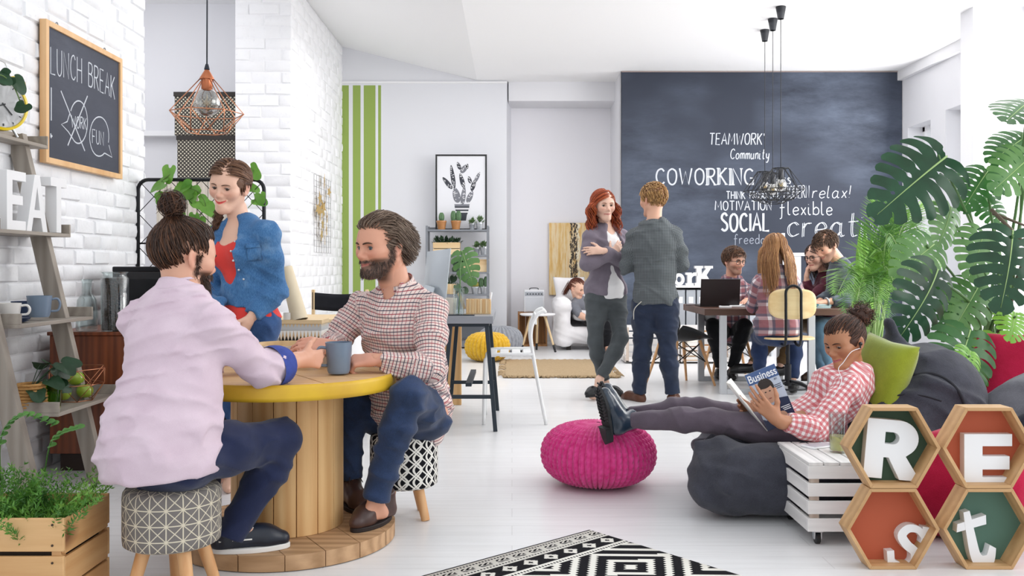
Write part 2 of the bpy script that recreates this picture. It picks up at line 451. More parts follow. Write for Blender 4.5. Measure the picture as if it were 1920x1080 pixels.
def brick_wall(mb, o, u, n, L, H, bl, bh, seed, dep=.009, mort=.008):
    rg = random.Random(seed); o, u, n = Vector(o), Vector(u), Vector(n); z = Vector((0, 0, 1))
    rows = int(H/bh)+1
    for r in range(rows):
        x = -(bl/2 if r % 2 else 0)-rg.random()*.02
        while x < L:
            w = bl*rg.choice((1, 1, 1, .93, 1.06)); a, b = max(x+mort/2, 0), min(x+w-mort/2, L); z0, z1 = r*bh+mort/2, min((r+1)*bh-mort/2, H)
            x += w
            if b-a < .02 or z1-z0 < .01: continue
            j = lambda s=.004: rg.uniform(-s, s)
            ins = .009; d = dep+rg.uniform(-.004, .006)
            out = [(a, z0), (b, z0), (b, z1), (a, z1)]
            inn = [(a+ins+j(), z0+ins+j()), (b-ins+j(), z0+ins+j()), (b-ins+j(), z1-ins+j()), (a+ins+j(), z1-ins+j())]
            vs = [o+u*p[0]+z*p[1] for p in out]+[o+u*p[0]+z*p[1]+n*(d+j(.003)) for p in inn]
            cm = o+u*((a+b)/2+j(.02))+z*((z0+z1)/2+j(.01))+n*(d+.003)
            vs.append(cm)
            mb.add(vs, [(0, 1, 5, 4), (1, 2, 6, 5), (2, 3, 7, 6), (3, 0, 4, 7), (4, 5, 8), (5, 6, 8), (6, 7, 8), (7, 4, 8)])
LW = -2.6
wl = MB().b2((LW-.25, .6, 0), (LW, 6.4, 4.25))
brick_wall(wl, (LW, .6, 0), (0, 1, 0), (1, 0, 0), 5.8, 4.25, .24, .094, 1)
struct(wl.build('wall_left', BRICK, smooth=50))
wp = MB().b2((-3.03, 9.93, 0), (-2.42, 12.9, 4.25))
brick_wall(wp, (-3.03, 9.93, 0), (1, 0, 0), (0, -1, 0), .61, 4.25, .33, .125, 2, .008, .01)
brick_wall(wp, (-2.42, 9.93, 0), (0, 1, 0), (1, 0, 0), 2.97, 4.25, .33, .125, 3, .008, .01)
struct(wp.build('wall_left_pillar', BRICK2, smooth=50))
struct(MB().b2((-5.2, 10.8, 0), (-3.03, 10.95, 4.25)).build('wall_left_alcove', WALL, smooth=0))
struct(MB().b2((-5.2, 6.4, 0), (-5.1, 10.8, 4.25)).build('wall_left_far', WALL, smooth=0))
struct(MB().b2((-5.2, 6.3, 0), (LW-.25, 6.4, 4.25)).build('wall_left_return', WALL, smooth=0))
struct(MB().b2((-5.1, 10.66, 2.66), (-3.04, 10.8, 2.72)).build('trim_1', WHITE, smooth=0))
# green striped wall with its return
def stripe_mat():
    N = NT('striped_wall'); sp = N.n('SeparateXYZ'); N.l(N.coord(), sp.inputs[0]); x = sp.outputs[0]; z = sp.outputs[2]
    def band(px0, px1):
        a, b = (px0-960)*12.9/F, (px1-960)*12.9/F
        return N.math('MULTIPLY', N.math('GREATER_THAN', x, a), N.math('LESS_THAN', x, b))
    f = N.math('MAXIMUM', N.math('MAXIMUM', band(600, 654), band(661.5, 676)), N.math('MAXIMUM', band(682, 704), band(709, 714.5)))
    f = N.math('MULTIPLY', f, N.math('LESS_THAN', z, CH+(HY-160)*12.9/F))
    N.set(col=N.mix(f, '#e2e3e8', '#94ab58'), rough=.7, spec=.3); N.bump(N.noise(N.coord(), 120, 2), .05, .003); return N.m
gb = MB().b2((-2.42, 12.9, 0), (-.076, 13.05, 4.25))
gb.add([(-.076, 12.9, 0), (-.005, 13.7, 0), (-.005, 13.7, 4.25), (-.076, 12.9, 4.25), (-.2, 13.7, 0), (-.2, 13.7, 4.25)], [(0, 1, 2, 3), (1, 4, 5, 2)])
struct(gb.build('wall_back_striped', stripe_mat(), smooth=0))
zt = CH+(HY-155)*12.9/F
struct(MB().b2((-2.42, 12.875, zt-.012), (-.07, 12.9, zt+.014)).build('trim_2', WHITE, smooth=0))
struct(MB().b2((-2.4, 12.885, 0), (-.07, 12.9, .09)).build('baseboard_back_striped', WHITE, smooth=0))
# recess with the sofa
struct(MB().b2((-.2, 13.6, 0), (1.8, 13.75, 3.8)).build('wall_back_recess', mat('recess_paint', '#f4f3f8', .75), smooth=0))
struct(MB().b2((-.05, 13.0, CH+(HY-203)*13.6/F), (1.482, 13.6, 4.2)).build('trim_3', WALL, smooth=0))
struct(MB().b2((0, 13.585, 0), (1.48, 13.6, .1)).build('baseboard_back_recess', WHITE, smooth=0))
# blackboard wall
CY = 12.3
struct(MB().b2((1.478, CY, 0), (5.8, CY+.18, 3.8)).b2((1.478, CY, 0), (1.6, 13.6, 3.8)).build('wall_back', WALL, smooth=0))
struct(MB().b2((1.48, CY-.025, 0), (5.29, CY, .1)).build('baseboard_back', WHITE, smooth=0))
def chalk_mat(name, base, dust, amt, sc):
    N = NT(name); co = N.coord()
    a = N.noise(N.mapping(co, (1, 1, 1.2)), sc*.5, 3, .5); b = N.noise(N.mapping(co, (.7, .7, 2.2), (0, .5, 0)), sc*1.6, 6, .7)
    sp = N.n('SeparateXYZ'); N.l(co, sp.inputs[0])
    f = N.math('MULTIPLY', N.math('MULTIPLY', N.ramp(a, [(.35, '#000000'), (.75, '#ffffff')]), N.ramp(b, [(.3, '#202020'), (.75, '#ffffff')])), amt)
    N.set(col=N.mix(f, base, dust), rough=.62, spec=.35); N.bump(N.noise(co, 200, 2), .05, .002); return N.m
bb = thing('chalkboard', 'wall-sized dark blue chalkboard covered with chalk words about work', 'chalkboard', (1.483, CY, .1))
c0, c1 = (1165-960)*CY/F, (1690-960)*CY/F; ztop = CH+(HY-136)*CY/F
bb.location = (0, 0, 0)
MB().b2((c0, CY-.02, .11), (c1, CY-.001, ztop)).build('board_panel', chalk_mat('blackboard_paint', '#2e3442', '#8a97ae', .7, .9), bb, smooth=0)
MB().b2((c0, CY-.03, ztop), (c1, CY-.001, ztop+.012)).build('top_edge', mat('board_edge', '#9a8a86', .7), bb, smooth=0)
# right wall with tall windows
RX = 5.29
wins = [(11.46, 12.12, .75, 2.98), (10.62, 11.06, .75, 3.03), (7.6, 9.45, .75, 3.38), (5.4, 7.2, .75, 3.38)]
wr = MB(); y = 12.3
for (a, b, z0, z1) in wins:
    wr.b2((RX, b, 0), (RX+.35, y, 3.8)); wr.b2((RX, a, 0), (RX+.35, b, z0)); wr.b2((RX, a, z1), (RX+.35, b, 3.8)); y = a
wr.b2((RX, 4.6, 0), (RX+.35, y, 3.8))
struct(wr.build('wall_right', WALL, smooth=0))
PANE = thin_glass('window_pane', '#ffffff', .5)
for i, (a, b, z0, z1) in enumerate(wins):
    w = MB(); t = .06; x0, x1 = RX+.2, RX+.27
    w.b2((x0, a, z0), (x1, a+t, z1)).b2((x0, b-t, z0), (x1, b, z1)).b2((x0, a, z0), (x1, b, z0+t)).b2((x0, a, z1-t), (x1, b, z1)); zm = z0+(z1-z0)*.68
    w.b2((x0+.01, a+t, zm-.03), (x1-.01, b-t, zm+.03))
    if b-a > 1: w.b2((x0+.01, (a+b)/2-.035, z0+t), (x1-.01, (a+b)/2+.035, z1-t))
    o = struct(w.build('window_%d' % (i+1), WHITE, smooth=0))
    MB().b2((RX+.232, a+t, z0+t), (RX+.238, b-t, z1-t)).build('pane', PANE, o, smooth=0)
    MB().b2((RX-.03, a-.03, z0-.04), (RX+.2, b+.03, z0)).build('window_sill', WHITE, o, smooth=0, bevel=.006)
struct(MB().b2((RX-.07, 4.6, 3.64), (RX, 12.3, 3.77)).build('trim_4', WHITE, smooth=0))
struct(MB().b2((RX-.015, 4.6, 0), (RX, 12.27, .1)).build('baseboard_right', WHITE, smooth=0))
struct(MB().b2((4.70, 9.24, 0), (RX, 9.5, 3.77)).build('wall_right_column', WALL, smooth=0))
# ================================================================== PEOPLE: builders
def nv(v): return Vector(v).normalized()
class Fig:
    """joints in world space; every body and garment is grown on them as one smooth surface"""
    def __init__(s, J, fwd=None, sex='m', sc=1.0, h=.008, chest=.155, waist=.125, hip=.13, flat=1.45, limb=1.0):
        s.J = {k: Vector(v) for k, v in J.items()}; s.sex = sex; s.sc = sc; s.h = h; s.chest = chest; s.waist = waist; s.hip = hip; s.flat = flat; s.limb = limb
        J = s.J; s.up = nv(J['neck']-J['pelvis']); r = J['shR']-J['shL']; s.right = nv(r-s.up*r.dot(s.up)); s.fwd = s.up.cross(s.right)
        hr = J['hipR']-J['hipL']; s.hright = nv(hr)
    def at(s, t, f=0, r=0): return s.J['pelvis'].lerp(s.J['neck'], t)+s.fwd*f+s.right*r
    def torso(s, S, g=0, t0=-.12, t1=1.0, k=.05, bulge=0.0, mid=0):
        J, sc = s.J, s.sc; uv = ('flat', tuple(s.right), tuple(s.up)); A, fl = s.fwd, s.flat
        lp = s.J.get('spine')     # optional bend of the back
        a0 = s.at(t0 if t0 < 0 else t0); w = s.at(.36) if lp is None else lp
        pr, wr, cr = s.hip*sc+g, s.waist*sc+g, s.chest*sc+g
        S.cone(s.J['pelvis']+(a0-s.J['pelvis']), w, pr, wr, k, A, fl*.92, uv=uv)
        c = s.at(.72) if lp is None else lp.lerp(J['neck'], .56)
        S.cone(w, c, wr, cr, k, A, fl, uv=uv)
        u = s.at(.88) if lp is None else lp.lerp(J['neck'], .82)
        S.cone(c, u, cr, .115*sc+g, k, A, fl*.95, uv=uv)
        for q in ('shL', 'shR'):
            S.cone(J['neck'].lerp(J['pelvis'], .02), J[q], .052*sc+g*.5, .046*sc+g*.6, .035, uv=uv)
            S.cone(c.lerp(J[q], .35), J[q].lerp(c, .12), .07*sc+g, .048*sc+g*.8, .04, uv=uv)
        if s.sex == 'f' and bulge >= 0:
            for q in (-1, 1): S.ell(c-s.up*.015+s.fwd*(.072*sc+g*.6)+s.right*q*.068*sc, (.062*sc+g*.6)*1.0, k=.05, uv=uv)
        if s.sex == 'm':
            S.ell(c+s.fwd*.035*sc+s.up*.02, .09*sc+g, k=.06, uv=uv)
        return S
    def hips(s, S, g=0, k=.04):
        J, sc = s.J, s.sc; uv = ('flat', tuple(s.right), tuple(s.up))
        S.cone(J['hipL'], J['hipR'], .092*sc+g, .092*sc+g, k, uv=uv)
        S.cone(J['pelvis'], s.at(.16), s.hip*sc+g, s.waist*sc+g+.004, k, s.fwd, s.flat*.9, uv=uv)
        return S
    def arm(s, S, q, g=0, upto=1.0, k=.03, cap=False, g2=None):
        J, L = s.J, s.limb*s.sc; sh, el, wr = J['sh'+q], J['el'+q], J['wr'+q]; g2 = g if g2 is None else g2
        ref = tuple(s.fwd*-1)
        la = (el-sh).length
        m = sh.lerp(el, .45)
        S.cone(sh, m, .051*L+g*.8, .049*L+g, k, uv=('cyl', ref, 0)); S.cone(m, el, .049*L+g, .041*L+g, k, uv=('cyl', ref, (m-sh).length))
        if upto > 0:
            f = el.lerp(wr, min(.3, upto)); S.cone(el, f, .041*L+g, .043*L+g2, k, uv=('cyl', ref, la))
            if upto > .3: S.cone(f, el.lerp(wr, upto), .043*L+g2, (.043-.016*(upto-.3)/.7)*L+g2, k, uv=('cyl', ref, la+(f-el).length), cap=cap)
        return S
    def leg(s, S, q, g=0, upto=1.0, k=.035, cap=False, g2=None, g3=None):
        J, L = s.J, s.limb*s.sc; hp, kn, an = J['hip'+q], J['kn'+q], J['an'+q]; g2 = g if g2 is None else g2; g3 = g2 if g3 is None else g3
        ref = tuple(s.fwd*-1); lt = (kn-hp).length
        m = hp.lerp(kn, .4)
        S.cone(hp, m, .088*L+g, .08*L+g, k+.01, uv=('cyl', ref, 0)); S.cone(m, kn, .08*L+g, .056*L+g2, k, uv=('cyl', ref, (m-hp).length))
        back = nv(kn-an).cross(nv(kn-hp)); 
        f = kn.lerp(an, .32)
        ku = nv((kn-hp)); sh = nv(an-kn); bd = (ku*-1+sh); bd = bd-sh*bd.dot(sh)
        off = (bd.normalized()*-1 if bd.length > .2 else s.fwd*-1)*.012*L
        S.cone(kn, f+off, .054*L+g2, .056*L+g2, k, uv=('cyl', ref, lt)); S.cone(f+off, kn.lerp(an, upto), .056*L+g2, (.056-.02*(upto-.32)/.68)*L+g3, k, uv=('cyl', ref, lt+(f-kn).length), cap=cap)
        return S
    def foot(s, S, q, g=0):
        J, L = s.J, s.sc; an, toe = J['an'+q], J['toe'+q]; d = toe-an
        heel = an-Vector((d.x, d.y, 0)).normalized()*.03+Vector((0, 0, toe.z-an.z))*.75
        S.cone(an, heel, .036*L+g, .032*L+g, .02); ball = an.lerp(toe, .68); ball.z = toe.z+.008
        S.cone(heel, ball, .03*L+g, .036*L+g, .03); S.cone(an, ball, .034*L+g, .03*L+g, .03); S.cone(ball, toe, .034*L+g, .024*L+g, .02)
        return S
def hand(S, wrist, d, nrm, side, curl=(.5, .5, .5, .5), thumb=(.5, .5), spread=.12, sc=1.0, bend=(.9, 1.2, .8)):
    """palm, four bent fingers and a thumb; d points to the knuckles, nrm out of the palm, side = +1/-1 for the thumb"""
    W = Vector(wrist); d = nv(d); n = Vector(nrm); n = (n-d*n.dot(d)).normalized(); l = d.cross(n)*side
    kn = []
    for i, (o, L) in enumerate(((.028, .088), (.0095, .092), (-.009, .087), (-.027, .078))):
        a = W+(d*.012+l*o*.55)*sc; b = W+(d*L+l*o-n*.003)*sc; kn.append(b)
        S.cone(a, b, .0145*sc, .0105*sc, .014)
    S.cone(W-d*.03*sc, W+d*.02*sc, .026*sc, .024*sc, .02, n, 1.25)
    S.ell(W+(d*.035+l*.022+n*.010)*sc, (.019*sc,)*3, k=.018)
    for i, b in enumerate(kn):
        ph = ((.043, .027, .022), (.047, .031, .023), (.043, .028, .022), (.034, .021, .019))[i]
        ang = 0; p = b; sp = (1.5-i)*spread
        base = nv(d+l*math.tan(sp))
        for j, L in enumerate(ph):
            ang += curl[i]*bend[j]
            dr = base*math.cos(ang)+n*math.sin(ang); e = p+dr*L*sc
            S.cone(p, e, (.0092-.0008*j)*sc, (.0086-.001*j)*sc, .004); p = e
    t0 = W+(d*.022+l*.026+n*.006)*sc; p = t0; a = thumb[0]; c = thumb[1]
    for j, L in enumerate((.046, .034, .028)):
        dr = nv(d*math.cos(.85-.25*j*c)+l*math.sin(.85-.45*j*c)*(1-.5*a)+n*(a+.15*j*c)); e = p+dr*L*sc
        S.cone(p, e, (.0135-.002*j)*sc, (.0115-.0018*j)*sc, .008); p = e
    return S
def head_sdf(S, sex='m', smile=0., jaw=1.0, open_=0., nose=1.0, ear=True):
    jw = jaw*(1.0 if sex == 'm' else .9)
    S.ell((0, -.014, .036), (.0765, .098, .086)); S.ell((0, .035, .03), (.066, .062, .07), k=.03)
    S.cone((0, .032, -.02), (0, .05, -.088), .059, .029, .03)
    for q in (-1, 1):
        S.cone((q*.053*jw, -.006, -.045), (q*.019*jw, .062, -.097), .021, .0165, .03)
        S.ell((q*.039, .060, -.022), (.026, .026, .024), k=.03)
        S.cone((q*.012, .083, .022), (q*.046, .066, .021), .0125 if sex == 'm' else .0105, .012, .02)
        S.ell((q*.0315, .097, .0015), (.0175, .018, .0135), k=.013, op='s')
        S.ell((q*.0315, .0745, .001), .0137, k=.005)
    S.cone((0, .084, .016), (0, .1065, -.027), .0075*nose, .0095*nose, .012)
    S.ell((0, .1075, -.030), (.0098*nose, .0095, .009), k=.008)
    for q in (-1, 1):
        S.ell((q*.0115*nose, .0975, -.0335), (.0078, .009, .0075), k=.007); S.ell((q*.0062, .1035, -.0415), (.0035, .004, .003), k=.004, op='s')
    S.cone((0, .083, -.048), (0, .083, -.075), .018, .018, .018)
    u = .006*smile; w = .0235+.004*smile
    for q in (-1, 1):
        S.cone((0, .0965, -.0585+.0-.001*smile), (q*w, .080, -.0615+u), .0058, .0026, .005); S.cone((0, .0955, -.0695-open_*.006), (q*w, .080, -.0635+u), .0068, .0028, .005)
        S.cone((0, .1025, -.064-open_*.003), (q*w*.94, .086, -.0625+u), .0018+open_*.0035, .0012, .002, op='s')
    S.ell((0, .077, -.1), (.019*jw, .017, .015), k=.02)
    if ear:
        for q in (-1, 1):
            R = Matrix.Rotation(q*.38, 3, 'Z') @ Matrix.Rotation(.18, 3, 'X')
            S.ell((q*.0785, -.012, -.004), (.0075, .0185, .0315), R=R, k=.008); S.ell((q*.087, -.008, -.001), (.005, .0105, .019), R=R, k=.005, op='s'); S.ell((q*.0775, -.004, -.029), (.006, .009, .009), k=.006)
    return S
def head_cols(v, skin, lips, beard=None, bw=0.0, blush=None, smile=0.):
    c = np.tile(np.array(lin(skin)), (len(v), 1)); x, y, z = v.T
    def blend(m, col):
        m = np.clip(m, 0, 1)[:, None]; c[:] = c*(1-m)+np.array(lin(col))[None]*m
    if blush:
        for q in (-1, 1): blend(.45*np.exp(-(((x-q*.042)/.022)**2+((z+.022)/.018)**2))*(y > .03), blush)
        blend(.35*np.exp(-((x/.014)**2+((z+.03)/.014)**2))*(y > .09), blush)
        for q in (-1, 1): blend(.5*np.exp(-(((x-q*.08)/.012)**2+((y+.012)/.022)**2+((z+.005)/.03)**2)), blush)
    if beard:
        zc = -.034-.25*np.maximum(0, .05-np.abs(x))-.0*y
        m = np.clip((zc-z)/.012, 0, 1)*np.clip((y+.005)/.02, 0, 1)*np.clip((z+.145)/.02, 0, 1)
        sb = np.clip((.02-np.abs(y-.012))/.014, 0, 1)*(np.abs(x) > .055)*np.clip((.02-z)/.02, 0, 1)*(z > -.06)
        mo = np.clip((.03-np.abs(x))/.01, 0, 1)*np.clip((-.044-z)/.006, 0, 1)*(z > -.058)*(y > .07)
        m = np.maximum(np.maximum(m, mo), sb); blend(m*bw, beard)
    lm = (np.abs(x) < .0275)*(y > .078)*np.exp(-((z+.0640-(.002+.006*smile)*(np.abs(x)/.026)**2)/(.0068-.003*np.abs(x)/.026))**4)
    blend(lm*.95, lips)
    for q in (-1, 1):
        dd = np.sqrt(((x-q*.0315)/.016)**2+((z-.002)/.009)**2)
        blend(.22*np.exp(-dd**2)*(y > .06), '#7a4a3c')
    return c
EYEMAT = {}
def eye_mats(col):
    if col not in EYEMAT:
        EYEMAT[col] = [mat('eye_white', '#e9e4e0', .25), mat('iris_'+col[1:], col, .2), mat('pupil', '#0b0908', .1), mat('lash', '#20140f', .8)]
    return EYEMAT[col]
def add_head(root, M, sex='m', skin='#d9a78c', lips='#b56a62', eye='#4a3426', brow='#3a2618', smile=.0, open_=0., h=.0027, beard=None, bw=.8, blush='#cf7f6a', look=(0, 0), jaw=1., lid=0.0, nose=1., neck=None, teeth=False, nr=.05, ear=True, face=True):
    """returns (verts world, faces, cols) of the head to be joined to the body; eyes and brows become parts"""
    S = head_sdf(SDF(), sex, smile, jaw, open_, nose, ear)
    if neck is not None:
        nl = M.inverted() @ Vector(neck); S.cone((0, -.022, -.05), nl, nr, nr*1.12, .035)
    for q in (-1, 1): S.ell((q*.0315, .0885, .0008-.002*lid), (.0146, .010, .0074-.0042*lid), k=.0015, op='s')
    v, f = S.mesh(h)
    c = head_cols(v, skin, lips, beard, bw, blush, smile)
    R = np.array(M)
    if face:
        ms = eye_mats(eye)
        for q in (-1, 1):
            mb = MB(); cen = Vector((q*.0315, .0745, .001)); yaw, pit = look
            Rm = Matrix.Rotation(-yaw, 3, 'Z') @ Matrix.Rotation(pit, 3, 'X')
            n, m = 20, 14
            vs = []; fs = []; mi = []
            for i in range(m+1):
                t = PI*i/m
                for k in range(n): vs.append(cen+Rm @ Vector((.0128*math.sin(t)*math.cos(2*PI*k/n), .0128*math.cos(t), .0128*math.sin(t)*math.sin(2*PI*k/n))))
            base = [(i*n+k, (i+1)*n+k, (i+1)*n+(k+1) % n, i*n+(k+1) % n) for i in range(m) for k in range(n)]
            mb.v = [tuple(p) for p in vs]; mb.f = base; mb.m = [2 if i < 1 else (1 if i < 3 else 0) for i in range(m) for k in range(n)]
            lash = [cen+Vector((q*x*.0148, .0142*math.sqrt(max(0, 1-(x*.95)**2))*.95+.001, .0072*(1-lid*.8)*math.cos(x*1.35)-.0012-.002*lid)) for x in np.linspace(-1, 1, 9)]
            mb.tube(lash, [.0003]+[.0013 if sex == 'f' else .0009]*7+[.0003], 5, mi=3)
            o = mb.build('eye', ms, root, 180); o.data.transform(M)
            b = MB(); pts = []
            for t in np.linspace(0, 1, 8):
                x, z = q*(.012+.037*t), .0165+.0062*math.sin(t*2.2)-.004*t*t
                near = v[(np.abs(v[:, 0]-x) < .005) & (np.abs(v[:, 2]-z) < .005)]; pts.append(Vector((x, near[:, 1].max()-.0004, z)))
            rr = [.0022, .0034, .0036, .0034, .003, .0025, .0018, .0008] if sex == 'm' else [.0012, .002, .0022, .002, .0018, .0015, .0011, .0006]
            b.tube(pts, rr, 6); o = b.build('eyebrow', mat('brow_'+brow[1:], brow, .9), root, 180); o.data.transform(M)
    if teeth:
        b = MB(); b.tube([Vector((x, .089-18*x*x, -.0635+.006*smile*(x/.024)**2-.002)) for x in np.linspace(-.017, .017, 9)], [.002]+[.0036]*7+[.002], 6)
        o = b.build('teeth', mat('teeth', '#f2eee8', .3), root, 180); o.data.transform(M)
    vw = v @ R[:3, :3].T+R[:3, 3]
    return vw, f, c
def head_M(cen, fwd, up=(0, 0, 1), sc=1.0):
    f = nv(fwd); r = f.cross(Vector(up)).normalized(); u = r.cross(f)
    M = Matrix((r, f, u)).transposed().to_4x4(); M = Matrix.Translation(Vector(cen)) @ M @ Matrix.Scale(sc, 4); return M
def join(parts):
    vs, fs, cs, o = [], [], [], 0
    for v, f, c in parts: vs.append(v); fs.append(f+o); cs.append(c); o += len(v)
    return np.concatenate(vs), np.concatenate(fs), np.concatenate(cs)
def skin_mat(): return colattr('skin', .48, 'col', .08, 260, sss=0.0)
def flatcol(v, col): return np.tile(np.array(lin(col)), (len(v), 1))
def cloth(name, S, h, m, parent, amp=.003, seed=0, sc=1.0, uv=True, dirn=(.4, .3, 1)):
    v, f = S.mesh(h, wrinkle(amp, sc, seed, dirn) if amp else None)
    return np_obj(name, v, f, m, parent, {'puv': S.puv(v)} if uv else None)
def start_person(name, label):
    o = bpy.data.objects.new(name, bpy.data.meshes.new('person')); COL.objects.link(o); return tag(o, label, 'person')
def set_body(o, v, f, c, m):
    me = o.data; me.from_pydata(v.tolist(), [], f.tolist()); me.materials.append(m)
    me.polygons.foreach_set('use_smooth', [True]*len(me.polygons))
    at = me.attributes.new('col', 'FLOAT_COLOR', 'POINT'); at.data.foreach_set('color', np.asarray(c, np.float32).ravel()); me.update()
# --- hair
SK_C = np.array((0, -.006, .036)); SK_R = np.array((.0785, .106, .0895))
def scalp(n, mask, seed, inset=.98):
    rg = np.random.RandomState(seed); out = []
    while sum(len(x) for x in out) < n:
        d = rg.normal(size=(4*n, 3)); d /= np.linalg.norm(d, axis=1, keepdims=True); p = SK_C+SK_R*d*inset
        out.append(p[mask(p)])
    return np.concatenate(out)[:n]
def grow(roots, dirfn, seg, step, lift=1.06, seed=0, ell=True, lift0=1.0, stick=None):
    """strands that follow dirfn and stay outside the skull"""
    pos = [roots]; p = roots.copy(); rg = np.random.RandomState(seed)
    lf = lift*(1+rg.uniform(-.03, .05, len(p)))
    d0 = None
    for i in range(1, seg):
        t = i/(seg-1); d = dirfn(p, t, rg); d = d/(np.linalg.norm(d, axis=1, keepdims=True)+1e-9)
        st = step if np.ndim(step) == 0 else step[:, None]
        p = p+d*st
        if ell:
            q = (p-SK_C)/SK_R; k = np.linalg.norm(q, axis=1); L = lift0+(lf-lift0)*min(1, t*3)
            m = k < L
            if stick is not None: m = m | ((p[:, 2] > stick) & (k > L))
            p[m] = SK_C+(q[m]/k[m][:, None]*L[m][:, None])*SK_R
        pos.append(p.copy())
    return np.stack(pos, 1)
def hair_obj(name, root, M, pos, col, r0=.0022, r1=.0008, seed=0, var=.35, caps=None, hl=None, world=False):
    v, f = strand_mesh(pos, r0, r1); n, m, _ = pos.shape; rg = np.random.RandomState(seed)
    base = np.array(lin(col)); k = 1+rg.uniform(-var, var, n); h2 = np.array(lin(hl)) if hl else base
    w = rg.uniform(0, 1, n)**2; c = (base[None]*(1-w[:, None])+h2[None]*w[:, None])*k[:, None]; c[:, 3] = 1
    c = np.repeat(c, m*4, 0)
    if caps is not None:
        cv, cf = caps; c = np.concatenate([c, np.tile((base*.7+h2*.3)*np.array((.95, .95, .95, 1)), (len(cv), 1))]); f = np.concatenate([f, cf+len(v)]); v = np.concatenate([v, cv])
    if not world: R = np.array(M); v = v @ R[:3, :3].T+R[:3, 3]
    return np_obj(name, v, f, colattr('hair', .42, 'col', spec=.4), root, {'col': c})
def hair_cap(off=.006, h=.005, cuts=(), adds=()):
    S = SDF(); S.ell(SK_C, SK_R+off)
    for a in adds: S.ell(*a)
    for c in cuts:
        if len(c) == 2: S.clip(*c)
        else: S.ell(c[0], c[1], op='s', k=.01)
    return S.mesh(h)
def surf(o, p, d, rad=.012):
    v = np.empty(len(o.data.vertices)*3, np.float32); o.data.vertices.foreach_get('co', v); v = v.reshape(-1, 3)
    p = np.array(p); d = np.array(nv(d)); q = v-p; t = q @ d; l = np.linalg.norm(q-t[:, None]*d, axis=1); m = l < rad
    return Vector(p+d*(t[m].max() if m.any() else 0))
def collar(root, m, neck, axis, fwd, r=.062, hgt=.038, fall=.042, gap=.5, name='collar', pts=.02, th=.003, uvk=None):
    """folded shirt collar open at the front"""
    ax = nv(axis); f = Vector(fwd); f = (f-ax*f.dot(ax)).normalized(); rt = f.cross(ax); mb = MB(); N = 28
    def fn(i, j):
        a = gap/2+(2*PI-gap)*i; e = abs(i-.5)*2
        d = f*math.cos(a)+rt*math.sin(a)
        prof = [(r, -.012), (r*.99, hgt*.55), (r*1.02, hgt), (r*1.08, hgt*.98), (r*1.2, hgt-.5*fall), (r*1.32, hgt-fall-pts*e**4)]
        x = j*(len(prof)-1); k = min(int(x), len(prof)-2); t = x-k
        rr = prof[k][0]*(1-t)+prof[k+1][0]*t; zz = prof[k][1]*(1-t)+prof[k+1][1]*t
        return Vector(neck)+d*rr+ax*(zz-.016*(1-math.cos(a))*0-.022*(.5+.5*math.cos(a)))
    mb.grid(fn, N, 11)
    o = mb.build(name, m, root, 180)
    so = o.modifiers.new('solid', 'SOLIDIFY'); so.thickness = th
    uv = np.array([((i/11)*.012, 0, 0) for i in range(N*11)])
    at = o.data.attributes.new('puv', 'FLOAT_VECTOR', 'POINT'); a = []
    for i in range(N):
        for j in range(11): a += [i/N*2*PI*r, j/11*.09, 0]
    at.data.foreach_set('vector', a); return o
def shoe(root, m, msole, heel, toe, sc=1.0, name='shoe', top=.075, sole=.014, laces=None, w=.044, up=(0, 0, 1), ankle=None):
    """a shoe between heel and toe points on the ground (sole included as a sub-part)"""
    H, T = Vector(heel), Vector(toe); d = nv(T-H); u = nv(up); u = (u-d*u.dot(d)).normalized(); l = d.cross(u); L = (T-H).length
    S = SDF(); b = u*sole
    c = lambda x, y, z: H+d*(x*L)+l*y+u*z
    S.cone(c(.13, 0, sole+.03), c(.19, 0, top), .036*sc, .041*sc, .02, cap=True); S.cone(c(.11, 0, sole+.022), c(.72, 0, sole+.026), .034*sc, .041*sc, .03); S.cone(c(.2, 0, top-.018), c(.62, 0, sole+.045), .036*sc, .030*sc, .03); S.cone(c(.72, 0, sole+.022), c(.89, 0, sole+.016), .039*sc, .029*sc, .02)
    S.clip(H+u*sole, -u)
    v, f = S.mesh(.005); o = np_obj(name, v, f, m, root)
    mb = MB(); out = []
    for i in range(28):
        a = 2*PI*i/28; x = .5+.5*math.cos(a); ww = (.031+.012*math.sin(min(1, x*1.25)*PI*.62))*sc*(w/.044); out.append((x*L*1.01-.002, math.sin(a)*ww*(1 if .02 < x < .98 else .8)))
    M = Matrix((d, l, u)).transposed().to_4x4(); M.translation = H
    mb.prism([out], sole, M); mb.build('sole', msole, o, 40, .003)
    if laces:
        lb = MB()
        for k in range(4):
            x = .40+.075*k; z = top+.004-(top-sole-.05)*(k/3.6)
            lb.tube([c(x, -.02*sc, z-.004), c(x+.01, 0, z+.008), c(x, .02*sc, z-.004)], .0023, 6)
        lb.tube(crom([c(.42, 0, top+.008), c(.44, .02, top+.02), c(.52, .03, top+.002)], 4), .002, 6); lb.tube(crom([c(.42, 0, top+.008), c(.44, -.022, top+.018), c(.5, -.034, top-.004)], 4), .002, 6)
        lb.build('laces', laces, o, 180)
    return o
# ================================================================== PEOPLE NEAR THE CAMERA
def jdict(**k): return k
